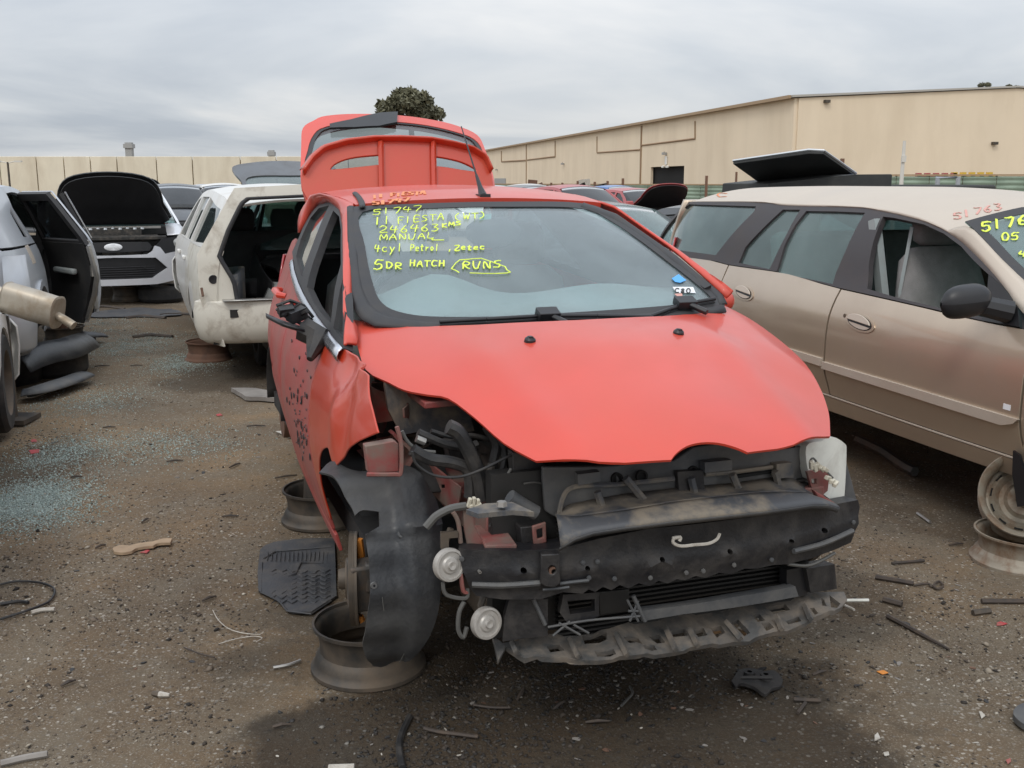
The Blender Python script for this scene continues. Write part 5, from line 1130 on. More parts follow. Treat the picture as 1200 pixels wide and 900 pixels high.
front_panel('carrier_bracket', [(826, 542), (858, 539), (858, 551), (826, 554)], .625, .2, M['grey_pl'], .03); front_panel('carrier_bracket', [(910, 544), (928, 542), (930, 559), (911, 561)], .62, .2, M['dusty_pl'], .03); front_panel('carrier_bracket', [(677, 556), (703, 553), (704, 564), (678, 569)], .62, .2, M['grey_pl'], .03)
for a, b in (((733, 560), (758, 590)), ((700, 576), (708, 600)), ((810, 560), (814, 577)), ((858, 556), (868, 580)), ((908, 552), (914, 574))):
    bar([a, b], .625, .25, .011, M['dusty_pl'], 'stiffening_rib', dfl)
bar([(655, 604), (661, 580), (676, 570), (720, 568), (790, 561)], .61, .22, .007, M['dusty_pl'], 'carrier_flange'); bar([(826, 556), (860, 553), (905, 547)], .61, .22, .006, M['dusty_pl'], 'carrier_flange')
# radiator and condenser behind
MB().box((.50, .0, .46), (.05, 1.0, .46)).build('radiator', M['radiator'], red)
cnd = MB()
for z in np.arange(.20, .60, .0135): cnd.box((.545, .08, z), (.02, .80, .006))
c_ = cnd.build('condenser_fins', M['radiator'], red); c_['kind'] = 'stuff'
front_panel('lower_crossmember', [(751, 716), (800, 710), (860, 700), (932, 687), (936, 699), (880, 709), (800, 720), (752, 728)], .655, .2, M['grey_pl'], .03)
front_panel('intake_duct', [(660, 697), (702, 694), (702, 722), (690, 727), (664, 729), (656, 718)], .655, .2, M['black'], .03, holes=[[(703-38, 704), (697, 702), (697, 716), (668, 720)]], bump=None); front_panel('duct_mesh', [(701, 694), (738, 690), (738, 716), (703, 721)], .60, .2, M['radiator'], .01)
front_panel('air_guide', [(598, 699), (620, 700), (642, 702), (642, 745), (615, 748), (589, 752), (591, 724)], .66, .25, M['black'], .04); front_panel('air_guide', [(945, 667), (978, 661), (981, 690), (950, 695)], .655, .25, M['black'], .05); front_panel('fog_mount', [(922, 668), (944, 664), (946, 697), (930, 700), (922, 690)], .64, .25, M['black_clean'], .03)
for px, py in ((633, 716), (750, 712)): bar([(px-8, py-14), (px+6, py+16)], .665, .25, .006, M['grey_pl'], 'strut')
for q in ([(642, 735), (690, 727), (750, 722)], [(648, 745), (668, 728)], [(655, 730), (680, 744)], [(672, 732), (690, 742)], [(735, 703), (748, 728)], [(748, 704), (738, 728)], [(736, 716), (752, 716)]): bar(q, .665, .22, .0035, M['grey_pl'], 'lattice_rib')
bar([(923, 661), (945, 663), (962, 657), (978, 648)], .69, .25, .005, M['cable'], 'wiring')
# lower splitter tray with its punched holes
f_t = lambda x, y, z: z - (.150 + (.80 - x)*.30)
tpx = [(577, 742), (584, 771), (593, 757), (615, 769), (655, 773), (700, 773.5), (743, 770), (783, 764), (818, 759), (860, 751), (878, 750), (922, 739), (963, 722), (987, 708), (993, 701), (989, 693), (957, 693), (930, 700), (840, 713), (752, 727), (713, 739), (678, 744), (633, 746), (589, 753)]
thl = [[(682.5, 745), (711, 743), (711, 750), (685, 752)], [(697, 762), (719, 763), (722, 769), (700, 769)], [(730, 747), (748, 745), (753, 753), (738, 755)], [(760, 743), (773, 741), (780, 752), (770, 753)], [(783, 740), (802, 737), (806, 747), (792, 748)], [(832, 733), (845, 731), (850, 740), (840, 747)],
       [(857, 727), (865, 726), (879, 744), (872, 745)], [(882, 722), (890, 720), (897, 728), (888, 730)], [(892, 732.5), (901, 731), (907, 738), (898, 742)], [(898, 711), (920, 707), (926, 712.5), (907, 717)], [(921, 727), (936, 720), (939, 727), (924, 731)], [(949, 713), (954, 712.5), (959, 720), (955, 722)], [(962, 702), (966, 702), (970, 711), (963.5, 710)], [(972, 697), (985, 705), (981, 710), (974, 709)], [(640, 758), (655, 756), (662, 763), (645, 765)], [(752, 757), (766, 755), (770, 761), (756, 763)], [(812, 739), (824, 736), (829, 747), (818, 749)]]
tray = panel('splitter_tray', tr(f_t, tpx, (0, 1)), lambda u, v: (u, v, .150 + (.80 - u)*.30 + .004*np.sign(np.sin(v*30)) + .003*np.sin(u*60)), M['tray'], red, .025, thick=.016, holes=[tr(f_t, h, (0, 1)) for h in thl], bevel=.003)
for a, b in (((600, 752), (606, 765)), ((668, 748), (678, 770)), ((722, 742), (735, 768)), ((808, 737), (818, 757)), ((851, 728), (868, 749)), ((910, 722), (916, 738)), ((943, 709), (950, 726)), ((780, 735), (792, 762))):
    P = [Vector(FI.hit(*q, lambda x, y, z: z - (.150 + (.80 - x)*.30) - .012)) for q in (a, b)]; MB().tube(P, .009, 4).build('tray_rib', M['tray'], tray)
# horns
for px, py, nm in ((526.5, 662, 0), (570, 730, 1)):
    h = Vector(FI.hit(px, py, bow(.60, 0))); Mx = Matrix.Translation(h) @ Matrix.Rotation(math.pi/2 - .12, 4, 'Y') @ Matrix.Rotation(-.25, 4, 'X')
    hn = MB().lathe([(0, .016), (.010, .018), (.012, .012), (.020, .011), (.024, .006), (.034, .006), (.036, .010), (.042, .009), (.044, 0), (.043, -.010), (.030, -.014), (.016, -.034), (0, -.034)], 36, Mx).build('horn', M['horn'], red, 30)
    MB().tube([h + Vector((-.03, 0, 0)), h + Vector((-.05, 0, .03)), h + Vector((-.05, .02, .08))], .009, 6).build('horn_bracket', M['steel_dark'], hn)
bar([(519, 682), (523, 697), (546, 701), (548, 690)], .60, 0, .0055, M['cable'], 'horn_wire'); bar([(544, 705), (538, 718), (537, 738), (543, 747), (547, 735)], .60, 0, .006, M['cable'], 'horn_wire'); bar([(540, 672), (543, 692), (548, 694)], .60, 0, .006, M['red_in'], 'horn_stay')
front_panel('horn_mount', [(517, 624), (537, 623), (537, 630), (526, 631), (526, 643), (517, 643)], .58, 0, M['steel_dark'], .01)
# chassis rail end, brackets, inner wing
rl = [Vector(FI.hit(px, py, lambda x, y, z: z - .525)) for px, py in ((555, 615), (589, 614), (606, 638), (568, 639))]
mb = MB(); vs = [tuple(p) for p in rl] + [(p.x, p.y, p.z - .02) for p in rl]; mb.add(vs, [(0,1,2,3),(7,6,5,4),(0,4,5,1),(1,5,6,2),(2,6,7,3),(3,7,4,0)]); rail_ = mb.build('chassis_rail', M['red_in'], red, bevel=.004)
MB().box((.22, -.46, .52), (.55, .09, .11)).build('chassis_rail', M['red_in'], red, bevel=.005); MB().box((.22, .46, .52), (.72, .09, .11)).build('chassis_rail', M['red_in'], red, bevel=.005)
front_panel('rail_flange', [(543, 598), (556, 602), (556, 616), (570, 643), (548, 642), (544, 622)], .56, 0, M['red_in'], .006); front_panel('crash_box_side', [(610, 618), (640, 615), (642, 645), (612, 645)], .57, 0, M['black'], .05)
front_panel('crash_box_post', [(624, 617), (640, 612), (641, 636), (626, 640)], .60, 0, M['red_in'], .01, holes=[[(629, 621), (636, 619), (637, 630), (630, 632)]])
pl = [Vector(FI.hit(px, py, lambda x, y, z: z - .66)) for px, py in ((546, 597), (568, 590), (600, 588), (626, 600), (600, 598), (560, 602))]
mb = MB(); n = 6; mb.add([tuple(p) for p in pl] + [(p.x, p.y, p.z - .012) for p in pl], [tuple(range(n)), tuple(range(n, 2*n))[::-1]] + [(i, (i+1) % n, (i+1) % n + n, i + n) for i in range(n)]); mb.build('battery_tray_bracket', M['dusty_pl'], red)
bar([(597, 582), (612, 592), (628, 601)], .58, 0, .020, M['grey_pl'], 'air_pipe', seg=12)
S_w = lambda u, v: (u, -.565 + .10*(u - .1), v)
f_w = lambda x, y, z: y - (-.565 + .10*(x - .1))
panel('inner_wing', tr(f_w, [(470, 508), (508, 546), (540, 571), (535, 600), (527, 598), (497, 571), (468, 556), (455, 540), (440, 520)], (0, 2)), S_w, M['red_in'], red, .05, thick=.006, out=(0, -1, 0), holes=[tr(f_w, [(516, 568), (521, 568), (521, 572), (516, 572)], (0, 2))])
panel('inner_wing', [(-.2, .92), (.25, .84), (.5, .66), (.5, .50), (-.2, .60)], lambda u, v: (u, .565, v), M['red_in'], red, .08, thick=.006, out=(0, 1, 0))
f_w2 = lambda x, y, z: y + .66; 
panel('wing_bracket', tr(f_w2, [(432, 447), (446, 448), (452, 457), (467, 479), (467, 490), (450, 496), (443, 508), (434, 475)], (0, 2)), lambda u, v: (u, -.66 + .04*np.sin(u*20), v), M['red_in'], red, .03, thick=.006, out=(0, -1, 0))
panel('headlight_mount', tr(f_w2, [(412, 528), (440, 514), (466, 504), (471, 508), (471, 554), (468, 556), (432, 552)], (0, 2)), lambda u, v: (u, -.66 + .03*np.sin(v*40), v), M['red_in'], red, .03, thick=.01, out=(0, -1, 0))
front_panel('headlight_box', [(428, 523), (462, 517), (467, 520), (468, 553), (432, 555)], .40, 0, M['red_in'], .04, parent=red)
bar([(465, 500), (470, 520), (470, 553), (462, 556), (430, 556)], .42, 0, .006, M['red_in'], 'mount_flange')
front_panel('bulkhead_panel', [(450, 446), (486, 460), (520, 464), (550, 482), (556, 505), (519, 510), (490, 506), (470, 510), (455, 480)], .10, 0, M['dusty_pl'], .02)
MB().box((.12, -.52, .84), (.24, .20, .02), (0, .08, .1)).lathe([(.10, 0), (.095, .03), (.04, .045), (0, .05)], 24, Matrix.Translation((.02, -.50, .87))).build('strut_tower', M['red_in'], red, bevel=.004)
# engine bay clutter
eng = MB(); eng.box((.22, .05, .60), (.34, .62, .36)).box((.26, -.32, .58), (.24, .2, .22)).box((.10, .3, .76), (.2, .3, .12)).box((.36, .15, .70), (.10, .4, .10)).lathe([(.07, -.03), (.07, .03), (0, .03)], 18, Matrix.Translation((.38, -.26, .58)) @ Matrix.Rotation(math.pi/2, 4, 'Y')).lathe([(.05, -.03), (.05, .03), (0, .03)], 18, Matrix.Translation((.40, -.36, .50)) @ Matrix.Rotation(math.pi/2, 4, 'Y'))
for i in range(16): eng.box((random.uniform(.2, .46), random.uniform(-.42, .1), random.uniform(.5, .78)), (random.uniform(.03, .1), random.uniform(.03, .12), random.uniform(.02, .09)), (random.uniform(-.4, .4), random.uniform(-.4, .4), random.uniform(-.4, .4)))
eng.build('engine', M['engine'], red, bevel=.006)
for q, x0, r_, mt in (([(483, 527), (503, 538), (530, 542), (548, 551), (551, 573), (550, 583)], .42, .017, 'hose'), ([(525, 500), (537, 507), (550, 529), (561, 556), (566, 585)], .44, .021, 'hose'), ([(490, 507), (520, 520), (545, 524), (560, 520)], .36, .012, 'hose'), ([(488, 514), (498, 518)], .38, .010, 'steel'),
                      ([(471, 505), (478, 518), (490, 527), (510, 530)], .40, .005, 'cable'), ([(483, 529), (488, 544), (508, 557), (537, 559), (563, 551), (599, 533)], .50, .0038, 'hose'), ([(599, 549), (586, 571), (577, 587)], .52, .004, 'cable'), ([(499, 618), (505, 611), (512, 604), (528, 596), (546, 593)], .56, .011, 'cable'),
                      ([(585, 515), (592, 530), (588, 552)], .44, .008, 'hose'), ([(570, 500), (582, 520), (578, 545), (585, 560)], .40, .014, 'hose'), ([(505, 505), (530, 512), (552, 510), (575, 515)], .34, .007, 'hose'), ([(531, 600), (537, 612), (540, 636)], .57, .006, 'red_in'), ([(595, 560), (588, 528), (596, 510)], .40, .006, 'cable')):
    bar(q, x0, 0, r_, M[mt], 'hose' if mt == 'hose' else ('cable' if mt == 'cable' else 'pipe'), seg=8)
front_panel('radiator_side_post', [(600, 530), (612, 532), (640, 545), (645, 600), (622, 600), (603, 580)], .50, 0, M['black'], .04); front_panel('fuse_box', [(524, 520), (548, 512), (556, 545), (530, 550)], .34, 0, M['black'], .06)
for i, (px, py) in enumerate(((550, 589), (555, 588), (560, 590), (552, 596), (559, 597), (563, 594))):
    h = Vector(FI.hit(px, py, bow(.575, 0))); MB().box(h, (.012, .009, .026), (.1*i - .2, .2, 0)).build('connector', M['cream_clip'], red, bevel=.002)
h = Vector(FI.hit(588, 593, lambda x, y, z: z - .668)); MB().lathe([(0, .012), (.012, .012), (.014, 0)], 6, Matrix.Translation(h)).build('bolt', M['steel'], red)
# small wiring and fittings that fill the bay
rr = random.Random(11)
for i in range(34):
    x, y, z = rr.uniform(.22, .56), rr.uniform(-.50, .05), rr.uniform(.50, .84 - .25*0); z = min(z, .86 - .5*max(0, x - .3)); a = rr.uniform(0, 6.28); L_ = rr.uniform(.06, .2)
    P = [(x, y, z)]; d = Vector((.3*math.cos(a), math.sin(a), rr.uniform(-.7, .7))).normalized()
    for k in range(4): d = (d + Vector((rr.uniform(-.5, .5), rr.uniform(-.5, .5), rr.uniform(-.6, .3)))).normalized(); q = P[-1]; P.append((q[0] + d.x*L_/4, q[1] + d.y*L_/4, min(q[2] + d.z*L_/4, .86 - .5*max(0, q[0] - .3))))
    MB().tube(crv(P, False, 3), rr.choice((.003, .004, .005, .008)), 6).build('wiring', M[rr.choice(('hose', 'cable', 'hose', 'engine', 'steel_dark'))], red)
for i in range(14):
    x, y = rr.uniform(.20, .50), rr.uniform(-.48, .0); z = rr.uniform(.52, .80); z = min(z, .82 - .5*max(0, x - .3)); mb = MB()
    mb.box((x, y, z), (rr.uniform(.02, .06), rr.uniform(.02, .07), rr.uniform(.015, .05)), (rr.uniform(-.5, .5), rr.uniform(-.5, .5), rr.uniform(-.8, .8))).lathe([(0, .02), (.008, .02), (.010, .01), (.014, .01), (.014, 0)], 8, Matrix.Translation((x, y, z + .02)))
    mb.build('fitting', M[rr.choice(('engine', 'black', 'steel', 'engine'))], red, bevel=.003)
# washer bottle on the far corner
f_b = lambda x, y, z: x - (.56 - 1.2*(y - .50)**2 - .25*(y-.5))
bo = crv(tr(f_b, [(945, 523), (962, 517), (976, 512), (990, 520), (992, 528), (991, 560), (989, 585), (985, 592), (970, 583), (957, 572), (948, 556)], (1, 2)), True, 4)
wb_ = panel('washer_bottle', bo, lambda u, v: (.56 - 1.2*(u - .50)**2 - .25*(u-.5), u, v), M['white_pl'], red, .02, thick=.12, out=(1, 0, 0), bevel=.014)
front_panel('headlight_bracket', [(946, 553), (962, 550), (972, 556), (970, 575), (962, 582), (952, 574)], .60, .10, M['red_in'], .01, holes=[[(951, 561), (957, 561), (957, 567), (951, 567)]])
for i, (px, py) in enumerate(((951, 545), (955, 548), (959, 546), (963, 549), (967, 550), (970, 560), (975, 564), (979, 567))):
    h = Vector(FI.hit(px, py, bow(.635, .10))); MB().box(h, (.012, .012, .028), (.3 + .2*i, .3, .1*i)).build('connector', M['cream_clip'], red, bevel=.002)
bar([(949, 541), (953, 537), (960, 545), (968, 552), (976, 560)], .63, .1, .003, M['cable'], 'wiring')
front_panel('wing_liner_edge', [(992, 541), (999, 566), (1004, 585), (1001, 600), (986, 600), (989, 590)], .52, .1, M['grey_pl'], .05)
front_panel('rail_end', [(955, 575), (972, 585), (986, 594), (975, 597), (962, 590)], .64, .1, M['red_in'], .02)
# wheel-arch liner hanging over the brake
RA = .345
f_c = lambda x, y, z: np.where(x > -.15, np.sqrt(x**2 + (z - .30)**2) - RA, 1.0)
def cyl(pts):
    out = []
    for p in pts:
        h = FI.hit(p[0], p[1], f_c); out.append((h[1], math.atan2(h[2] - .30, h[0])*RA) + ((p[2],) if len(p) > 2 else ()))
    return out
def rl_(u, v):
    st = lambda a, c, w: 1/(1 + np.exp(-(a - c)/w))
    return RA - .004 + .026*st(u, -.695, .004) - .018*st(u, -.600, .004) + .016*np.exp(-((v - .20)/.012)**2) + .012*st(v, .33, .006) + .005*np.sin(v*16 + u*5) + .004*np.sin(v*55)*st(-u, .70, .01)
S_c = lambda u, v: (rl_(u, v)*np.cos(v/RA), u, .30 + rl_(u, v)*np.sin(v/RA))
lpx = [(374, 556, 'c'), (388, 544), (402, 548), (422, 555), (469, 555), (490, 563), (505, 578), (514, 598), (519, 644), (514, 700), (500, 740), (478, 768), (453, 784), (438, 785, 'c'), (428, 769), (426, 750), (433, 707), (434, 669), (431, 645), (428.5, 627, 'c'), (445, 616, 'c'), (444, 600, 'c'), (425, 598), (416, 604, 'c'), (410, 590), (400, 576), (388, 561)]
try:
    lo_ = crv(cyl(lpx), True, 3)
    lin = panel('wheel_arch_liner', lo_, S_c, M['liner'], red, .018, thick=.006, out=(1, 0, .3), bevel=.0)
    for q in (((497, 741), (482, 770)), ((490, 745), (474, 776)), ((486, 743), (470, 773)), ((481, 752), (468, 777)), ((448, 700), (450, 716))):
        P = [FI.hit(a, b, lambda x, y, z: np.where(x > -.15, np.sqrt(x**2 + (z - .30)**2) - RA - .010, 1.0)) for a, b in q]; MB().tube([tuple(p) for p in P], .0014, 4).build('scratch', M['cable'], lin)
    for px, py, r_ in ((470, 626, .011), (438, 686, .009)):
        h = FI.hit(px, py, f_c); a = math.atan2(h[2]-.3, h[0]); MB().lathe([(r_*.4, .006), (r_, .006), (r_*1.2, 0)], 14, Matrix.Translation(Vector(h)) @ Matrix.Rotation(math.pi/2 - a, 4, 'Y')).build('liner_clip', M['grey_pl'], lin)
except ValueError as ex: print('LINER', ex)
for sg in (-1, 1):
    rows = [[(.335*math.cos(a), sg*y, .30 + .335*math.sin(a)) for y in (.52, .58, .64, .70)] for a in np.linspace(.9, math.pi*1.02, 18)]
    MB().grid(rows).build('inner_arch_shell', M['inner'], red, solid=.006)
    rows = [[(-2.49 + .335*math.cos(a), sg*y, .30 + .335*math.sin(a)) for y in (.52, .60, .72, .76)] for a in np.linspace(0, math.pi, 18)]
    MB().grid(rows).build('inner_arch_shell', M['inner'], red, solid=.006)
# front brake, strut, arm
for sg in (-1, 1):
    c = Vector((.03, sg*.80, .262)); Mx = Matrix.Translation(c) @ Matrix.Rotation(sg*.22, 4, 'Z') @ Matrix.Rotation(-sg*math.pi/2, 4, 'X')
    bd = MB().lathe([(.035, .008), (.062, .010), (.066, -.012), (.142, -.012), (.143, -.003), (.066, -.003)], 40, Mx).lathe([(.141, -.020), (.141, -.012)], 40, Mx).lathe([(.060, -.026), (.142, -.026), (.142, -.018)], 40, Mx).build('brake_disc', M['steel_dark'], red, solid=.003)
    MB().lathe([(0, .035), (.03, .034), (.034, .008), (.06, .012), (.062, 0)], 20, Mx).build('hub', M['steel_dark'], bd)
    MB().box((.115, sg*.775, .27), (.07, .09, .15), (0, .15, 0)).box((.125, sg*.75, .30), (.06, .05, .09)).build('caliper', M['spoiler_in'], bd, bevel=.008)
    MB().tube([(.0, sg*.66, .30), (-.01, sg*.60, .55), (-.02, sg*.56, .80)], [.028, .026, .03], 10).build('strut', M['steel_dark'], red)
    sp_ = [( -.012 + .055*math.cos(a), sg*(.615 - .012*a/6.28) + .055*math.sin(a)*.9, .52 + .045*a/6.28) for a in np.linspace(0, 6.28*5, 80)]
    MB().tube(sp_, .0065, 6).build('coil_spring', M['steel_dark'], red)
    MB().tube([(.02, sg*.70, .18), (-.05, sg*.35, .20), (-.25, sg*.30, .22)], [.022, .028, .03], 8).build('control_arm', M['steel_dark'], red)
    MB().tube([(.06, sg*.66, .25), (.03, sg*.25, .28)], .011, 8).build('drive_shaft', M['steel_dark'], red)
bar([(420, 632), (423, 653)], .06, 0, .014, M['orange'], 'strut_tag'); bar([(421, 722), (424, 728)], .10, 0, .012, M['orange'], 'pad_tag')
MB().box((.12, 0, .20), (.30, .9, .08)).box((.35, 0, .17), (.14, .8, .06)).tube([(.0, -.1, .2), (-1.2, .0, .18), (-2.9, .2, .2)], .03, 8).build('subframe', M['steel_dark'], red, bevel=.01)
MB().box((-2.45, 0, .27), (.12, 1.2, .08)).build('rear_axle', M['steel_dark'], red, bevel=.01)
for sg in (-1, 1):
    MB().lathe([(0, .02), (.12, .02), (.125, -.04), (.10, -.05)], 24, Matrix.Translation((-2.49, sg*.70, .26)) @ Matrix.Rotation(-sg*math.pi/2, 4, 'X')).build('brake_drum', M['steel_brown'], red)
# ------------------------------------------------------------------ the champagne wagon beside it
FL = Frame(2.576, 5.687, -73.4)
tanw = car_root('champagne_wagon', FL, 'champagne gold station wagon with open driver window, right of the red hatchback')
TB = Body([(-2.55, .76), (-2.45, .80), (-2.2, .86), (-1.5, .905), (-.5, .93), (.8, .935), (1.3, .925), (1.8, .90), (2.4, .80), (2.6, .65)],
          [(.20, .84), (.30, .90), (.40, .94), (.45, .955), (.6, 1), (.75, .998), (.85, .985), (.93, .955), (1.0, .915), (1.05, .89), (1.2, .83), (1.35, .745), (1.42, .69), (1.46, .63)],
          [(-2.6, 1.37), (-2.3, 1.41), (-1.2, 1.425), (-.4, 1.425), (0, 1.415), (.4, 1.375), (.72, 1.295), (1.0, 1.175), (1.23, 1.03), (1.4, .98)], [(-2.6, 1.05), (0, 1.0), (1.3, .97), (2.5, .8)])
f_t2 = lambda x, y, z: y + TB.W(x, z)
def tl(pts):
    out = []
    for p in pts:
        h = FL.hit(p[0], p[1], f_t2, 2, 12); out.append((float(h[0]), float(h[2])) + ((p[2],) if len(p) > 2 else ()))
    return out
TS = TB.side(-1); TO = (0, -1, 0)
top_l = tl([(807, 236.7), (896, 236.7), (916, 241), (943, 242), (980, 242.5), (1015, 244), (1035, 248), (1053, 251.5), (1082, 259), (1108, 270), (1126, 282), (1145, 300), (1163, 319), (1181, 341), (1194, 363)])
bot_l = tl([(772, 280), (788, 294), (795, 300), (839, 306), (853, 310), (916, 319), (980, 336.6), (1040, 350), (1097, 363), (1152, 376), (1196, 384)])
belt_t = Curve1(*zip(*sorted({round(a, 3): b for a, b in bot_l}.items())))
holes = [tl([(773, 281), (808, 239.5), (886, 242), (884, 248), (839, 299), (789, 292)]),
         tl([(917.7, 245.8), (938, 246), (921, 277), (902, 315.5), (866, 308), (873.7, 290), (894, 268)]),
         tl([(945, 247.5), (980, 248), (1014, 249.5), (1007.5, 260.5), (991, 295), (980, 320), (976, 333), (910, 319), (919.5, 288), (932, 264)]),
         tl([(1035, 254), (1048, 255.5), (1082.7, 263), (1106.5, 274), (1126.7, 289), (1141, 305), (1159, 322), (1157.5, 345), (1157, 373), (1097, 360), (1055, 350), (1016.7, 338.5), (1018.5, 310), (1024, 282.5)])]
panel('window_frame', top_l + bot_l[::-1], TS, M['trim'], tanw, .05, thick=.03, out=TO, holes=holes, lift=.002)
for i in range(3): panel('side_window', holes[i], TS, M['glass_green'], tanw, .1, out=TO, lift=-.012, thick=.004, bevel=0)
def lower(x0, x1, zb, axle=None, topf=None): return low_side(x0, x1, zb, topf or (lambda x: float(belt_t(x)) - .004), axle, .345, .33)
fd = panel('front_door', lower(-.005, 1.375, .425), TS, M['tan'], tanw, .05, out=TO, thick=.02)
rd = panel('rear_door', [(x, float(belt_t(x)) - .004) for x in np.linspace(-.018, -1.30, 8)] + [(-1.27, .75), (-1.12, .58), (-1.03, .425), (-.018, .425)], TS, M['tan'], tanw, .05, out=TO, thick=.02)
panel('rear_quarter', [(-1.315, float(belt_t(-1.3)) - .004), (-1.9, 1.045), (-2.35, 1.05), (-2.45, .95), (-2.5, .45), (-1.62, .40)] + arch(-1.37, .34, .36, 12, 20, 140) + [(-1.13, .59), (-1.283, .75)], TS, M['tan'], tanw, .06, out=TO)
panel('sill', [(1.38, .412), (-1.02, .412), (-1.02, .32), (1.36, .335)], TS, M['tan'], tanw, .08, out=TO, lift=.004)
panel('front_fender', [(1.388, float(belt_t(1.3)) - .01), (1.7, .93), (2.1, .88), (2.4, .80), (2.5, .60)] + arch(1.72, .34, .37, 12, 5, 172) + [(1.388, .42)], TS, M['tan'], tanw, .06, out=TO)
MB().tube([(x, -float(TB.W(x, .418)) - .002, .418) for x in np.linspace(1.37, -1.0, 20)], .0045, 5).build('sill_lip_highlight', M['tan_roof'], tanw)  # thin pale tube painted in as the highlight along the sill's top edge
mo = tl([(966, 423.5), (1080, 457), (1196, 491.5), (1190, 496), (1176, 497), (1080, 467), (965, 431)])
panel('side_moulding', mo, TS, M['tan_roof'], fd, .06, out=TO, lift=.016, thick=.016, bevel=.004)
panel('side_moulding', [(-.02, .625), (-1.2, .635), (-1.2, .595), (-.02, .585)], TS, M['tan_roof'], rd, .08, out=TO, lift=.016, thick=.016, bevel=.004)
for d, (px, py, w_, h_) in ((fd, (1008, 378, 17, 10.5)), (rd, (872, 343, 12.5, 9))):
    cx, cz = tl([(px, py)])[0]; R_ = [(cx + .125*math.cos(a), cz + .044*math.sin(a) - .012*math.cos(a)) for a in np.linspace(0, 6.283, 25)[:-1]]
    hd = panel('handle_recess', R_, TS, M['tan'], d, .03, out=TO, lift=.005, thick=.01, bevel=.003)
    panel('handle_recess', [(cx + .105*math.cos(a), cz + .034*math.sin(a) - .010*math.cos(a)) for a in np.linspace(0, 6.283, 25)[:-1]], TS, M['black_clean'], d, .03, out=TO, lift=.0065, thick=.004, bevel=0)
    panel('handle', [(cx + .100*math.cos(a), cz + .034*math.sin(a) - .010*math.cos(a)) for a in np.linspace(.12, math.pi + .12, 14)], TS, M['tan_roof'], d, .03, out=TO, lift=.018, thick=.010, bevel=.004)
    panel('handle', [(cx + .096*math.cos(a), cz + .030*math.sin(a) - .010*math.cos(a)) for a in np.linspace(math.pi + .45, 2*math.pi - .25, 14)], TS, M['tan_roof'], d, .03, out=TO, lift=.009, thick=.006, bevel=.003)
kx, kz = tl([(990, 370)])[0]; MB().lathe([(0, .004), (.010, .003), (.012, 0)], 12, Matrix.Translation((kx, -float(TB.W(kx, kz)), kz)) @ Matrix.Rotation(math.pi/2, 4, 'X')).build('key_lock', M['steel_dark'], fd)
bx, bz = tl([(1180, 477)])[0]
panel('sticker', [(bx-.02, bz-.012), (bx+.02, bz-.012), (bx+.02, bz+.012), (bx-.02, bz+.012)], TS, M['sticker_w'], fd, .03, out=TO, lift=.001, thick=.001, bevel=0)
# roof
xr = np.linspace(-2.35, .62, 16); o1 = [(float(x), -float(TB.W(x, TB.rail(x)))) for x in xr]
TT = TB.top(.105)
roofo = panel('roof', o1 + [(.68, -.3), (.70, 0), (.68, .3)] + [(x, -y) for x, y in o1[::-1]] + [(-2.42, .3), (-2.44, 0), (-2.42, -.3)], TT, M['tan_roof'], tanw, .06, thick=.02)
tw_z = lambda x, y: 1.03 + (1.50 - x)*.50 - .10*y*y
f_tw = lambda x, y, z: z - tw_z(x, y)
gA = [FL.hit(px, py, f_tw, 2, 9) for px, py in ((1131, 260), (1140, 268), (1152, 280), (1172, 302), (1200, 329), (1240, 362))]
gB = [(x, -float(TB.W(x, z)), z) for x, z in top_l[6:]]
A = [(x, -float(TB.W(x, TB.rail(x))), float(TB.rail(x))) for x in np.linspace(-2.35, .62, 20)] + [tuple(p) for p in gA]
# the painted strip between the roof and the black window frame
Bq = [(x, -float(TB.W(x, z)), z) for x, z in top_l] + [(1.40, -.86, .975)]
a_ = rs_poly(A, 300); b_ = rs_poly(Bq, 300); xs_ = np.linspace(-2.35, 1.38, 60)
strip('cant_rail', [tuple(a_[np.argmin(abs(a_[:, 0] - x))]) for x in xs_], [tuple(b_[np.argmin(abs(b_[:, 0] - x))]) for x in xs_], M['tan_roof'], tanw, 60, 4, .006, (0, -.7, .7), thick=.006)
strip('cant_rail', [(a, -b, c) for a, b, c in A], [(a, -b, c) for a, b, c in Bq], M['tan_roof'], tanw, 60, 4, .006, (0, .7, .7), thick=.006)
tl_w = [(float(p[0]), float(p[1])) for p in gA]
wo = tl_w + [(1.62, -.55), (1.70, 0), (1.62, .55)] + [(x, -y) for x, y in tl_w[::-1]] + [(.66, .35), (.68, 0), (.66, -.35)]
STW = lambda u, v: (u, v, tw_z(u, v))
tws = panel('windscreen', wo, STW, M['glass_green'], tanw, .1, thick=.004, bevel=0)
panel('windscreen_band', wo, STW, M['seal'], tws, .06, thick=.003, lift=.003, bevel=0, holes=[[((x - 1.15)*.91 + 1.15, y*.93) for x, y in wo]])
hwT = lambda px, py: FL.hit(px, py, lambda x, y, z: z - tw_z(x, y) - .005, 2, 9, 400)
GL['q'] = [[(.5, 1), (.1, .8), (.5, .55), (.9, .3), (.4, 0), (0, .2)]]
write('51763', 1151, 271, 1222, 257, 12, hwT, (.45, 0, .9), M['yellow'], tws, .0055, -.3); write('05', 1174, 281, 1196, 280, 9, hwT, (.45, 0, .9), M['yellow'], tws, .004); write('4', 1194, 301, 1206, 301, 7, hwT, (.45, 0, .9), M['yellow'], tws, .004)
hrT = lambda px, py: FL.hit(px, py, lambda x, y, z: z - (TB.rail(x) + .105*(1 - (y/TB.W(x, TB.rail(x)))**2)) - .002, 2, 9, 500)
write('51763', 1118, 256, 1178, 243, 8, hrT, (0, 0, 1), M['pink_f'], roofo, .005, -.3)
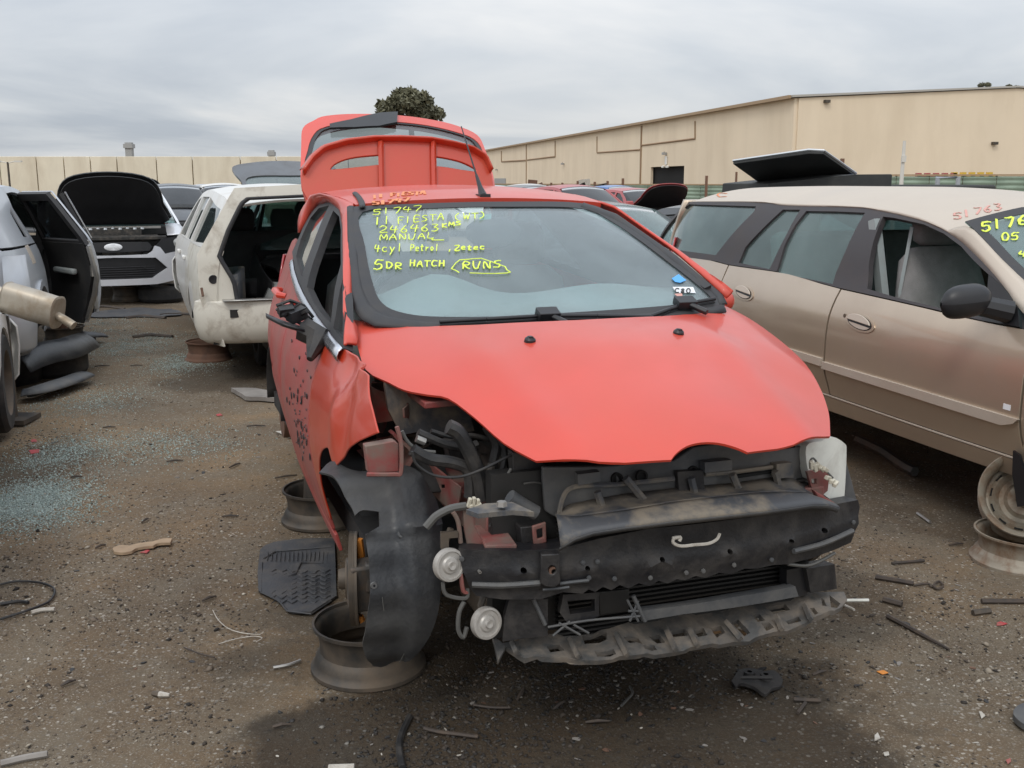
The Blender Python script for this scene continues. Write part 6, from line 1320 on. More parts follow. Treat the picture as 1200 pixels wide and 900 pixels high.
write('C', 840, 231, 856, 229, 5, hrT, (0, 0, 1), M['yellow_f'], roofo, .006)
# far side, nose and tail
for nm, ol_, mt in (('front_door', lower(-.005, 1.375, .425), 'tan'), ('rear_door', [(-.018, .995), (-1.30, 1.02), (-1.27, .75), (-1.12, .58), (-1.03, .425), (-.018, .425)], 'tan'), ('rear_quarter', [(-1.315, 1.03), (-2.35, 1.05), (-2.45, .95), (-2.5, .45), (-1.62, .40)] + arch(-1.37, .34, .36, 12, 20, 140) + [(-1.13, .59), (-1.283, .75)], 'tan'),
                    ('front_fender', [(1.388, .95), (1.7, .93), (2.1, .88), (2.4, .80), (2.5, .60)] + arch(1.72, .34, .37, 12, 5, 172) + [(1.388, .42)], 'tan'), ('sill', [(1.38, .412), (-1.02, .412), (-1.02, .32), (1.36, .335)], 'tan')):
    panel(nm, ol_, TB.side(1), M[mt], tanw, .12, out=(0, 1, 0))
panel('window_frame', top_l + bot_l[::-1], TB.side(1), M['trim'], tanw, .12, thick=.03, out=(0, 1, 0), holes=[holes[0], holes[2], holes[3]])
for i in (0, 2, 3): panel('side_window', holes[i], TB.side(1), M['glass_green'], tanw, .12, out=(0, 1, 0), lift=-.01, thick=.004, bevel=0)
panel('bonnet', crv([(1.50, .78), (1.9, .78), (2.35, .66), (2.55, .35), (2.6, 0), (2.55, -.35), (2.35, -.66), (1.9, -.78), (1.50, -.78), (1.62, 0)], True, 3), lambda u, v: (u, v, 1.04 - .144*np.clip(u-1.5, 0, 9)**1.6 - .09*v*v), M['tan'], tanw, .08)
wrap('front_bumper', M['tan'], tanw, 2.62, .86, .34, [(.32, -.05), (.38, 0), (.6, .02), (.72, 0), (.78, -.04)])
wrap('rear_bumper', M['tan'], tanw, -2.55, .80, .2, [(.34, -.05), (.4, 0), (.6, .02), (.68, -.02)], sgn=-1)
yb = .72; strip('tailgate', [(-2.45, y, 1.42) for y in np.linspace(-.6, .6, 9)], [(-2.56 - .04*(1-(y/yb)**2), y, .68) for y in np.linspace(-yb, yb, 9)], M['tan'], tanw, 12, 7, .06, (-1, 0, 0), thick=.03)
strip('rear_window', [(-2.485, y, 1.38) for y in np.linspace(-.52, .52, 9)], [(-2.60, y, 1.02) for y in np.linspace(-.62, .62, 9)], M['glass_tint'], tanw, 12, 5, .03, (-1, 0, 0), thick=.004)
for sg in (-1, 1): wrap('headlight', M['lampclear'], tanw, 2.58, .83, .34, [(.66, .012), (.72, .01), (.80, -.02)], *sorted((sg*.55, sg*.93)), n=9); wrap('tail_light', M['lampred'], tanw, -2.50, .78, .2, [(.75, 0), (.9, 0), (1.15, -.05)], *sorted((sg*.75, sg*.97)), n=6, sgn=-1)
# driver's mirror and its black sail
panel('mirror_sail', tl([(1160, 322), (1181, 341), (1194, 362), (1196, 384), (1152, 376.5), (1158, 345)]), TS, M['black_clean'], fd, .04, out=TO, lift=.008, thick=.02)
mc = Vector(FL.hit(1130, 353, lambda x, y, z: y + 1.04, 2, 9))
mb = MB(); rows = []
for t in np.linspace(-1, 1, 15):
    k = max(.02, (1 - abs(t)**3.2))**.5; hh = .072*k; dd = .062*k*(1 - .15*t); yy = .118*t
    rows.append([(mc.x + dd*math.cos(a)*(1.0 if math.cos(a) > 0 else .35), mc.y - yy, mc.z + hh*math.copysign(abs(math.sin(a))**.85, math.sin(a)) - .010*t) for a in np.linspace(0, 2*math.pi, 21)])
mb.grid(rows); mir = mb.build('mirror', M['black_clean'], tanw)
MB().tube([(mc.x + .01, mc.y + .08, mc.z - .02), (mc.x + .06, -float(TB.W(1.05, 1.0)) , 1.02)], [.045, .05], 10).build('mirror_arm', M['black_clean'], mir)
# cabin
MB().box((-.3, 0, .40), (4.0, 1.6, .08)).build('floor_pan', M['inner'], tanw)
for sy in (-.40, .40): seat(tanw, .50, sy, .66, sx=.54, mat='seat')
MB().box((-.62, 0, .72), (.55, 1.4, .18)).box((-.93, 0, .98), (.14, 1.4, .55), (0, -.2, 0)).build('rear_bench', M['seat'], tanw, bevel=.04)
MB().box((1.35, 0, .90), (.42, 1.55, .20)).box((1.5, 0, .7), (.3, 1.5, .5)).build('dashboard', M['inner'], tanw, bevel=.03)
steering(tanw, 1.12, -.40, .98)
MB().box((.08, -.70, 1.16), (.055, .04, .42), (0, -.28, 0)).build('b_pillar_trim', M['dash'], tanw)
MB().box((.5, .84, .80), (1.1, .05, .34)).build('door_trim', M['inner'], tanw); MB().tube([(.20, -.60, 1.33), (.22, -.66, 1.0), (.25, -.62, .75)], .012, 4).build('seat_belt', M['dash'], tanw)
MB().box((-.4, 0, .37), (1.8, .9, .12)).tube([(2.0, .1, .33), (.5, .05, .30), (-1.2, .1, .33), (-2.3, .3, .36)], .03, 8).box((1.7, 0, .36), (.35, 1.2, .12)).tube([(-1.37, -.7, .34), (-1.37, .7, .34)], .04, 8).build('underbody', M['steel_dark'], tanw)
for x in (1.72, -1.37):
    for sg in (-1, 1):
        MB().grid([[(x + .35*math.cos(a), sg*y, .34 + .35*math.sin(a)) for y in (.5, .7, .86)] for a in np.linspace(0, math.pi, 14)]).build('arch_liner', M['inner'], tanw, solid=.01)
        MB().lathe([(0, .02), (.13, .02), (.135, -.03)], 24, Matrix.Translation((x, sg*.74, .34)) @ Matrix.Rotation(-sg*math.pi/2, 4, 'X')).build('brake_disc', M['steel_brown'], tanw)
# loose mud flap hanging at the wheel arch
fp = [FL.hit(px, py, lambda x, y, z: y + .90, 2, 9) for px, py in ((1187, 528), (1194, 533), (1203, 560), (1206, 592), (1192, 594), (1186, 555))]
n = 6; MB().add([tuple(p) for p in fp] + [(p[0], p[1] + .012, p[2]) for p in fp], [tuple(range(n)), tuple(range(n, 2*n))[::-1]] + [(i, (i+1) % n, (i+1) % n + n, i + n) for i in range(n)]).build('hanging_splash_guard', M['black_clean'], tanw)

# ------------------------------------------------------------------ white wagon with its tailgate gone
xtw = .85 - 4.95
WW = frame_at(243, 393, .40, 110, dx=xtw + .1, dy=.82)
WW.o[2] = .07
wwr, WB = simple_car(WW, 'white station wagon seen from behind with its tailgate missing and grimy empty load bay', 'white', 'white_wagon', L=4.95, w=.90, h=1.46, omit=('hatch', 'rear', 'quarter', 'mirror'), glass='glass_tint', wheels=False, sheet=.06)
for sg in (-1, 1):
    panel('rear_quarter', low_side(xtw + .06, -2.326, .24, WB.belt, -4.95*.62, .36), WB.side(sg), M['white_dirty'], wwr, .06, out=(0, sg, 0))
    ro_ = [(-3.0, 1.22), (xtw + .16, 1.22), (xtw + .2, 1.30), (-3.0, 1.30)]
yo = [(-.80, .40), (-.86, .62), (-.86, .95), (-.74, 1.15), (-.60, 1.38), (-.56, 1.44), (0, 1.47)]; yo = yo + [(-y, z) for y, z in yo[::-1][1:]]
yi = [(-.60, .56), (-.62, .74), (-.72, .93), (-.64, 1.13), (-.53, 1.33), (-.48, 1.37), (0, 1.39)]; yi = yi + [(-y, z) for y, z in yi[::-1][1:]]
xb = lambda y, z: xtw + .04 + .16*np.clip(z - .9, 0, 2)**1.2 + .10*np.abs(y)**4
SB = lambda u, v: (xb(u, v), u, v)
fr2 = panel('rear_frame', yo, SB, M['white_dirty'], wwr, .05, thick=.06, out=(-1, 0, 0), holes=[yi], bevel=.006)
cen = (0, .95); rim_ = [(y, z) for y, z in yi + [yi[0]]]
strip('rubber_seal', [(float(xb(y, z)) - .012, y, z) for y, z in rim_], [(float(xb(y, z)) - .004, (y)*.955, (z-.95)*.955 + .95) for y, z in rim_], M['seal'], fr2, 80, 3, 0, thick=.014)
wrap('rear_bumper', M['white_dirty'], wwr, xtw - .02, .89, .22, [(.26, -.08), (.30, -.02), (.40, .01), (.52, .015), (.585, .0), (.60, -.06)], sgn=-1, bevel=.004)
strip('bumper_step', [(xtw - .04, y, .602) for y in np.linspace(-.7, .7, 9)], [(xtw + .06, y, .604) for y in np.linspace(-.7, .7, 9)], M['steel'], wwr, 9, 3, 0)
for sg in (-1, 1): MB().lathe([(0, .004), (.012, .004), (.03, .006), (.034, 0)], 16, Matrix.Translation((float(xb(.76, .74)) - .004, sg*.755, .76)) @ Matrix.Rotation(-math.pi/2, 4, 'Y')).build('lamp_socket', M['black_clean'], fr2)
MB().box((xtw + .9, 0, .50), (1.8, 1.3, .06)).build('load_floor', M['inner'], wwr)
mb = MB()
for sg in (-1, 1): mb.grid([[(xtw + .12 + t, sg*(.60 - .10*math.sin(min(1, t/.8)*math.pi)), z*(1 - .25*abs(t-.4)) + .42) for z in (.02, .3, .40)] for t in np.linspace(0, .95, 9)])
mb.build('wheel_arch_trim', M['dusty_pl'], wwr, solid=.04)
MB().box((xtw + 1.35, 0, .78), (.14, 1.28, .56), (0, .12, 0)).build('rear_seatback', M['seat_dark'], wwr, bevel=.04)
for sy in (-.42, .42): MB().box((xtw + 1.38, sy, 1.16), (.10, .26, .20)).build('head_rest', M['seat_dark'], wwr, bevel=.05)
MB().box((xtw + 1.0, .30, .58), (.5, .4, .16), (.1, .1, .3)).box((xtw + .7, -.1, .56), (.4, .3, .1), (0, .2, .8)).build('dark_rags', M['seat_dark'], wwr, bevel=.04)
bx_ = MB().tube([(xtw + .05, .845, .70), (xtw + .02, .84, .64)], .01, 6); bx_.build('rust_run', M['steel_brown'], fr2)

# ------------------------------------------------------------------ silver hatch with its bonnet up
FD = frame_at(133, 294, .70, -70, dx=.90, dy=0)
FD.o[2] = .04
fdr, FDB = simple_car(FD, 'silver hatchback facing the camera with black bonnet lining raised and a wide dark grille', 'silver_b', 'silver_hatchback', L=4.7, w=.93, h=1.48, bonnet_up=R(45), bonnet_paint='black_paint', bonnet_k=.88, omit=('front', 'mirror'), sheet=.08, glass='glass_tint', wheels=False)
S_n = lambda u, v: (.90 - .32*(np.abs(u)/.93)**2.6 - .10*np.clip(v - .62, 0, 1) - .04*np.clip(.4 - v, 0, 1), u, v)
def sym(pts): return pts + [(-y, z) for y, z in pts[::-1]]
fbp = panel('front_bumper', sym([(0, .22), (.5, .22), (.86, .28), (.91, .45), (.90, .70), (.84, .64), (.62, .60), (.56, .69), (.50, .71), (.47, .65), (.40, .605), (0, .60)]), S_n, M['silver_b'], fdr, .05, out=(1, 0, 0), thick=.03, holes=[sym([(0, .30), (.44, .30), (.64, .42), (.50, .56), (0, .575)])])
panel('lower_grille', sym([(0, .29), (.46, .29), (.66, .42), (.52, .57), (0, .585)]), S_n, M['black_clean'], fdr, .06, out=(1, 0, 0), lift=-.03, thick=.01)
for z in np.arange(.31, .46, .028):
    MB().tube([(float(S_n(y, z)[0]) - .012, y, z) for y in np.linspace(-.48, .48, 9)], .005, 4).build('grille_bar', M['black_clean'], fbp)
for sg in (-1, 1): MB().box((float(S_n(sg*.36, .44)[0]) - .005, sg*.36, .44), (.02, .03, .03)).build('parking_sensor', M['black'], fbp); panel('fog_lamp_recess', [(sg*.70, .40), (sg*.84, .42), (sg*.84, .48), (sg*.72, .46)], S_n, M['black_clean'], fbp, .05, out=(1, 0, 0), lift=.004, thick=.004)
ug = panel('upper_grille', sym([(0, .64), (.43, .65), (.47, .70), (.42, .76), (0, .77)]), S_n, M['black_clean'], fdr, .06, out=(1, 0, 0), lift=-.02, thick=.02)
MB().lathe([(0, .010), (.06, .008), (.075, 0)], 24, Matrix.Translation((float(S_n(0, .70)[0]) + .0, -.0, .705)) @ Matrix.Rotation(math.pi/2, 4, 'Y') @ Matrix.Scale(1.45, 4, (0, 1, 0)) @ Matrix.Scale(.62, 4, (1, 0, 0))).build('oval_badge', M['sticker_w'], ug)
for sg in (-1, 1):
    hl_ = panel('headlight', [(sg*.50, .70), (sg*.60, .60), (sg*.86, .64), (sg*.92, .74), (sg*.88, .82), (sg*.60, .80)], lambda u, v: (S_n(u, v)[0] - .02, u, v), M['black_clean'], fdr, .05, out=(1, 0, 0), thick=.02)
    MB().lathe([(0, .03), (.045, .02), (.055, 0)], 20, Matrix.Translation((float(S_n(.78, .74)[0]) - .01, sg*.77, .735)) @ Matrix.Rotation(math.pi/2, 4, 'Y')).build('lamp_bowl', M['lampclear'], hl_)
for sg in (-1, 1): MB().grid([[(.62 - .5*t, sg*(.88 + .03*math.sin(t*3)), .80 + .10*t), (.66 - .5*t, sg*.80, .84 + .10*t), (.62 - .5*t, sg*.66, .83 + .10*t)] for t in np.linspace(0, 1.2, 10)]).build('wing_top', M['silver_b'], fdr, solid=.01)
MB().box((.60, 0, .80), (.10, 1.3, .05)).box((.46, .1, .79), (.2, .9, .08)).box((.2, 0, .86), (.3, .7, .10)).build('engine_cover', M['engine'], fdr, bevel=.01)
mb = MB()
for i in range(9): mb.lathe([(0, .03), (.022, .025), (.028, 0)], 8, Matrix.Translation((.30 + .03*(i % 2), -.36 + i*.09, .90)))
mb.build('engine_fitting', M['alu'], fdr); MB().box((.05, 0, .915), (.05, 1.2, .03)).build('scuttle_bar', M['horn'], fdr)
for x in (0, -2.9): 
    for sg in (-1, 1): MB().lathe([(0, .02), (.14, .02), (.145, -.03)], 20, Matrix.Translation((x, sg*.78, .28)) @ Matrix.Rotation(-sg*math.pi/2, 4, 'X')).build('brake_disc', M['steel_brown'], fdr)

# ------------------------------------------------------------------ silver sedan on the left, both near doors open
SSx, SSy = -4.16, 9.3; a = R(110); f_ = Vector((math.cos(a), math.sin(a))); l_ = Vector((-math.sin(a), math.cos(a)))
o_ = Vector((SSx, SSy)) - f_*(-1.42) - l_*(-.86)
SS = Frame(o_.x, o_.y, 110, .10)
ssr, SB_ = simple_car(SS, 'silver sedan at left edge with its two near side doors standing open', 'silver', 'silver_sedan', L=4.6, w=.89, h=1.47, omit=('glasshouse-1', 'door0-1', 'door1-1', 'quarter', 'rear', 'mirror'), sheet=.06, glass='glass_dark', wheels=False)
xs2 = .85 - 4.6
for sg in (-1, 1): panel('rear_quarter', low_side(xs2 + .1, -2.326, .26, SB_.belt, -4.6*.62, .36), SB_.side(sg), M['silver'], ssr, .06, out=(0, sg, 0))
zr = lambda x: float(SB_.rail(x))
panel('rear_pillar', [(-2.33, float(SB_.belt(-2.33)) + .01), (xs2 + .10, float(SB_.belt(xs2)) + .02), (xs2 + .2, 1.24), (xs2 + .5, zr(xs2+.5)), (-2.2, zr(-2.2)), (-2.2, zr(-2.2) - .04), (-2.42, 1.25), (-2.38, 1.1)], SB_.side(-1), M['silver'], ssr, .05, out=(0, -1, 0), thick=.03, holes=[[(-2.50, 1.02), (-2.80, 1.04), (-2.72, 1.22), (-2.52, 1.26)]])
panel('quarter_glass', [(-2.50, 1.02), (-2.80, 1.04), (-2.72, 1.22), (-2.52, 1.26)], SB_.side(-1), M['glass_dark'], ssr, .1, out=(0, -1, 0), lift=-.01, thick=.004, bevel=0)
panel('roof_rail', [(x, zr(x)) for x in np.linspace(-2.2, -.3, 10)] + [(x, zr(x) - .05) for x in np.linspace(-.34, -2.2, 10)], SB_.side(-1), M['silver'], ssr, .06, out=(0, -1, 0), thick=.03)
MB().box((-1.42, -.74, .75), (.09, .06, 1.1), (.16, 0, 0)).build('centre_pillar', M['inner'], ssr)
panel('fuel_flap', [(-2.98, .84), (-2.82, .84), (-2.82, .98), (-2.98, .98)], SB_.side(-1), M['tan_roof'], ssr, .05, out=(0, -1, 0), lift=.003, thick=.004)
panel('wheel_arch_lip', arch(-4.6*.62, .31, .40, 14, 5, 150) + arch(-4.6*.62, .31, .35, 14, 5, 150)[::-1], SB_.side(-1), M['silver'], ssr, .05, out=(0, -1, 0), lift=.02, thick=.02)
def open_door(x_h, x_e, ang, label):
    """door hinged on its front edge and swung out by ang"""
    Ho = Vector((x_h, -float(SB_.W(x_h, .7)), 0)); ca, sa = math.cos(ang), math.sin(ang); Ld = x_h - x_e
    def S(off):
        def f(u, v):   # u: distance from the hinge, v: height
            yy = -(SB_.W(x_h - u, v) - float(SB_.W(x_h, .7))) + off
            return (Ho.x - u*ca - yy*sa, Ho.y - u*sa + yy*ca, v)
        return f
    zt = lambda u: zr(x_h - u) - .04
    last = Ld < 1.0
    low = [(0, .26), (Ld, .26 if not last else .26)] + ([(Ld, .93)] if not last else [(Ld - .10, .35), (Ld - .02, .62), (Ld, .94)])
    if last: low = [(0, .26), (Ld - .22, .26), (Ld - .12, .50), (Ld, .66), (Ld, .95)]
    body = low + [(0, .93)]
    d = panel('door', body, S(0), M['silver'], ssr, .06, out=(sa, -ca, 0), thick=.03, bevel=.004)
    panel('door_trim', [(u*.94 + .02, z) for u, z in body], S(.06), M['inner'], d, .08, out=(-sa, ca, 0), thick=.03, bevel=.008)
    frame = [(0, .93), (Ld, .95), (Ld - .02, 1.02), (Ld - (.22 if last else .03), zt(Ld - .22) - .0), (.05, zt(.05))]
    if not last: frame = [(0, .93), (Ld, .95), (Ld, zt(Ld)), (.45, zt(.45)), (.12, zt(.12) - .05)]
    inner_ = [(u + (.05 if u < Ld/2 else -.06), z + (.03 if z < 1.1 else -.05)) for u, z in frame]
    if last: inner_ = [(.05, .97), (Ld - .09, .98), (Ld - .11, 1.02), (Ld - .27, zt(Ld - .22) - .06), (.09, zt(.05) - .06)]
    panel('window_surround', frame, S(.01), M['seal'], d, .06, out=(sa, -ca, 0), thick=.035, holes=[inner_], bevel=.004)
    panel('door_glass', inner_, S(.02), M['glass_dark'], d, .1, out=(sa, -ca, 0), thick=.004, bevel=0)
    edge = [S(.03)(u, z) for u, z in ((Ld + .004, .30), (Ld + .004, .93))] if not last else [S(.03)(u, z) for u, z in ((Ld - .19, .30), (Ld - .09, .50), (Ld + .004, .67), (Ld + .004, .93))]
    MB().tube([tuple(float(c) for c in p) for p in edge], .022, 6).build('door_edge', M['steel'], d)
    P_ = [tuple(float(c) for c in S(-.012)(u, z)) for u, z in frame[1:]]; MB().tube(P_, .008, 5).build('bright_trim', M['chrome'], d)
    q = S(.10)(Ld*.5, .70); MB().box(tuple(float(c) for c in q), (.40, .05, .05), (0, 0, ang)).build('arm_rest', M['dash'], d, bevel=.015)
    q = S(.04)(Ld - .01, .72); MB().box(tuple(float(c) for c in q), (.03, .05, .09), (0, 0, ang)).build('door_latch', M['steel'], d)
    return d
open_door(-1.42, -2.34, R(26), '')
open_door(-.40, -1.42, R(21), '')
wrap('rear_bumper', M['silver'], ssr, xs2 - .02, .86, .25, [(.24, -.06), (.3, 0), (.5, .02), (.66, .0), (.95, -.02)], sgn=-1)
wrap('lamp_cluster', M['lampred'], ssr, xs2 - .02, .86, .3, [(.56, 0), (.60, .01), (.66, -.01)], -.97, -.80, n=6, sgn=-1)
MB().lathe([(0, .02), (.13, .02), (.135, -.04)], 24, Matrix.Translation((-4.6*.62, -.76, .26)) @ Matrix.Rotation(math.pi/2, 4, 'X')).build('brake_drum', M['steel_brown'], ssr)

# white car nearest on the left, only its front corner in view
NWc = Frame(-3.16 + .80*math.sin(R(110))*-1, 6.2 + .80*math.cos(R(110))*1, 110, .03)
nwr, NB = simple_car(NWc, 'white car cut off by the left edge of the picture, a muffler propped against it', 'white', 'white_car', L=4.3, w=.86, h=1.20, sheet=.08, seats=False, omit=('mirror',))

# cars further back: one of each kind, the rest hidden rows
simple_car(frame_at(212, 300, 0, -70, dx=.85, dy=.0), 'black four-wheel drive car in the second row behind the silver hatchback', 'black_paint', 'black_car', L=4.3, w=.90, h=1.50, sheet=.1)
tr_, _b = simple_car(frame_at(348, 216, 1.525, -70, dx=-3.0, dy=0), 'dark grey hatchback with its glass tailgate raised behind the white wagon', 'black_paint', 'grey_hatchback', L=4.1, w=.86, h=1.50, tail_up=.30, sheet=.1, glass='glass_tint')
simple_car(frame_at(722, 243, 1.275, -70, dx=-1.1, dy=.1), 'low black car seen in the gap between the red hatchback and champagne wagon', 'black_paint', 'black_car', L=4.3, w=.88, h=1.33, sheet=.1, glass='glass_tint')
simple_car(frame_at(770, 240, .92, -70, dx=-.1, dy=.0), 'faded red car with its black-lined bonnet raised in front of the warehouse', 'maroon', 'red_car', L=4.2, w=.86, h=1.36, bonnet_up=R(40), sheet=.1)
far = [(268, 1.44, 27, 'white', 'pale wagon in the row behind the white wagon', 1.5, None), (245, 1.42, 33, 'silver', 'silver car far back near the concrete wall', 1.45, None), (160, 1.42, 30, 'black_paint', 'black car far back before the concrete wall, behind the raised bonnet', 1.45, R(50)),
       (238, 1.4, 34, 'maroon', 'red car in the farthest row by the concrete wall', 1.42, None), (120, 1.4, 36, 'silver', 'silver car in the farthest row at left by the concrete wall', 1.45, None), (262, 1.4, 42, 'blue', 'blue car in the farthest row by the concrete wall', 1.45, None),
       (600, 1.4, 32, 'silver', 'silver car far back left of the warehouse doorway', 1.42, None), (650, 1.4, 26, 'black_paint', 'dark car far back below the warehouse wall', 1.46, None), (706, 1.4, 24, 'maroon', 'red car roof showing far back above the low black car', 1.47, None), (640, 1.4, 38, 'white', 'white car far back beside the green fence', 1.45, None),
       (745, 1.4, 38, 'blue', 'blue car far back in front of the warehouse doorway', 1.40, None), (1190, 1.4, 19, 'blue', 'blue car beyond the roof of the champagne wagon at the right edge', 1.42, None), (560, 1.4, 30, 'white', 'white car hidden mostly by the raised red tailgate', 1.4, None)]
for px, z, Y, paint, lab, h_, bu in far:
    t = at_depth(px, 212, Y); simple_car(Frame(t.x, t.y, -70), lab, paint, {'white': 'white_car', 'silver': 'silver_car', 'black_paint': 'black_car', 'maroon': 'red_car', 'blue': 'blue_car'}[paint], L=4.3, w=.87, h=h_, sheet=.16, seats=False, bonnet_up=bu or False, glass='glass_dark')

simple_car(Frame(5.2, 7.0, -72), 'dark green sedan parked beyond the champagne wagon, seen through its windows', 'dgreen', 'green_sedan', L=4.6, w=.88, h=1.42, sheet=.1, glass='glass_tint')
simple_car(Frame(4.5, 11.2, -72), 'blue car beyond the champagne wagon, seen through its rear side window', 'blue', 'blue_car', L=4.3, w=.87, h=1.42, sheet=.1, glass='glass_tint')
# two utes right of centre: a canopy with an open lid, and a sports bar
def ute(fr, label, paint):
    r_, b_ = simple_car(fr, label, paint, 'utility_truck', L=4.9, w=.88, h=1.30, sheet=.14, seats=False, glass='glass_dark'); return r_
cY = 12.0; c0 = at_depth(970, 212, cY)
u1 = ute(Frame(c0.x + .1, c0.y - 1.6, -70), 'dark truck with a black canopy box, lid propped open, behind the champagne wagon', 'black_paint')
inv = Frame(c0.x + .1, c0.y - 1.6, -70)
def lw(px, py, Y): return Vector(inv.loc(at_depth(px, py, Y)))
A0, A1, B1, B0 = lw(897, 216, 12.9), lw(1005, 203, 12.4), lw(965, 176.5, 11.5), lw(859, 188.5, 12.1)
C1 = lw(1003, 203, 12.4); D1 = lw(948, 175.5, 11.6)
pts_ = [A0, C1, B1, D1, B0]; nn = (A0 - B0).cross(C1 - B0).normalized(); n = 5
lid = MB().add([tuple(p) for p in pts_] + [tuple(p + nn*.04) for p in pts_], [tuple(range(n)), tuple(range(n, 2*n))[::-1]] + [(i, (i+1) % n, (i+1) % n + n, i + n) for i in range(n)]).build('canopy_lid', M['canopy'], u1, bevel=.006)
MB().tube([A0, C1], .022, 6).build('lid_edge', M['alu'], lid); MB().tube([B0, D1, B1, C1], .016, 6).build('lid_edge', M['alu'], lid)
MB().tube([A0 + Vector((0, 0, -.02)), A0.lerp(B0, .45)], .012, 6).tube([C1.lerp(A0, .12), C1.lerp(A0, .12) + Vector((0, 0, -.2))], .012, 6).build('gas_strut', M['steel'], lid)
K = [lw(893, 218, 12.2), lw(1046, 217, 11.6), lw(1046, 204, 11.6), lw(1003, 204.5, 11.7), lw(900, 215, 12.2)]; n = 5
bk_ = Vector((-1.0, .15, 0)); vs = [tuple(p) for p in K] + [tuple(p + Vector((-.9, 0, 0))) for p in K]
vs = [(p.x, p.y, p.z - (1.0 if i < 2 else 0)) for i, p in enumerate(K)] + [(p.x - 1.0, p.y, p.z - (1.0 if i < 2 else 0)) for i, p in enumerate(K)]
MB().add(vs, [tuple(range(n)), tuple(range(n, 2*n))[::-1]] + [(i, (i+1) % n, (i+1) % n + n, i + n) for i in range(n)]).build('canopy_box', M['canopy'], u1, bevel=.01)
g2 = at_depth(1105, 212, 15); F2 = Frame(g2.x - .4, g2.y + .4, -70); u2 = ute(F2, 'dark utility truck with a black hoop bar and tonneau behind the champagne wagon roof', 'steel_dark')
def l2(px, py, Y): return Vector(F2.loc(at_depth(px, py, Y)))
hp = [l2(1099, 219, 15), l2(1099, 208, 15), l2(1123, 208, 14.8), l2(1123, 219, 14.8)]; hp[0].z -= .5; hp[3].z -= .5
MB().tube(hp, .035, 8).build('hoop_bar', M['alu'], u2); q0, q1 = l2(1066, 219, 15), l2(1140, 219, 14.6)
MB().box(tuple((q0 + q1)/2 - Vector((0, 0, .02))), (1.2, (q1 - q0).length, .10)).build('tonneau', M['canopy'], u2, bevel=.03)
# ------------------------------------------------------------------ stands under the cars
g0 = gp(432, 779); rim_lying('wheel_rim', g0, 'dark steel wheel rim lying flat under the front brake of the red hatchback', r=.182, h=.16)
g1 = gp(378, 608); rs_ = rim_lying('wheel_rim', g1, 'dark steel rim lying flat under the sill of the red hatchback', r=.185, h=.155)
jk = tag(MB().tube([(g1.x - .015, g1.y, .02), (g1.x - .02, g1.y + .02, .36)], [.075, .055], 10).box((g1.x - .02, g1.y + .02, .37), (.14, .14, .03)).build('jack_post', M['steel_dark']), 'dark post standing in the rear wheel rim and carrying the sill of the red hatchback', 'post')
g2 = gp(1196, 657); rim_lying('wheel_rim', g2, 'rusty wheel rim lying flat at the right edge under a leaning wheel', 'steel_rust', r=.195, h=.13)
def steel_wheel(c, rot, label, mat='steel_rust', r=.185):
    o = empty('steel_wheel', c, label=label, cat='steel wheel'); o.rotation_euler = rot
    MB().lathe([(r, -.055), (r*1.0, -.045), (r*.93, -.035), (r*.89, -.02), (r*.86, .0), (r*.86, .05), (r*.93, .075), (r, .085), (r*.98, .09), (r*.91, .08), (r*.84, .055), (r*.83, -.0), (r*.87, -.025), (r*.92, -.045)], 48, closed=True).build('barrel', M[mat], o)
    d = MB().lathe([(r*.84, -.02), (r*.76, -.028), (r*.66, -.012), (r*.55, -.045), (r*.44, -.052), (r*.36, -.030), (r*.20, -.030), (r*.18, -.040), (r*.175, .0)], 40).build('disc', M[mat], o, solid=.004)
    for k in range(5):
        a = k*2*math.pi/5; MB().lathe([(.007, -.004), (.014, -.002), (.016, .004)], 10, Matrix.Translation((r*.30*math.cos(a), r*.30*math.sin(a), -.036))).build('nut_hole', M['dark'], d)
    for k in range(12):
        a = (k + .5)*2*math.pi/12; MB().box((r*.70*math.cos(a), r*.70*math.sin(a), -.0195), (.013, .034, .006), (0, 0, a)).build('vent_slot', M['dark'], d)
    MB().lathe([(0, -.028), (r*.175, -.028)], 20).build('centre_bore', M['dark'], d)
    return o
g3 = gp(1199, 650); steel_wheel((g3.x + .01, g3.y + .05, .235), (R(62), R(-8), R(-22)), 'rust-streaked pressed steel wheel leaning on the flat rim at the right edge')
g4 = gp(245, 421); rim_lying('wheel_rim', g4, 'rusty brown wheel rim lying under the rear corner of the white wagon', 'steel_brown', r=.20, h=.17)
for px, py, lab in ((76, 402, 'grey wheel rim lying under the open door of the silver sedan'),):
    g = gp(px, py); rim_lying('wheel_rim', g, lab, r=.2, h=.17); tag(MB().tube([(g.x, g.y, 0), (g.x, g.y, .34)], [.06, .05], 8).build('jack_post', M['steel_brown']), 'rust-brown post standing in the rim under the silver sedan', 'post')
for px, py, lab in ((195, 352, 'dark wheel rim under the front corner of the silver hatchback'), (150, 352, 'dark wheel rim under the middle of the silver hatchback')):
    rim_lying('wheel_rim', gp(px, py), lab, r=.2, h=.2)

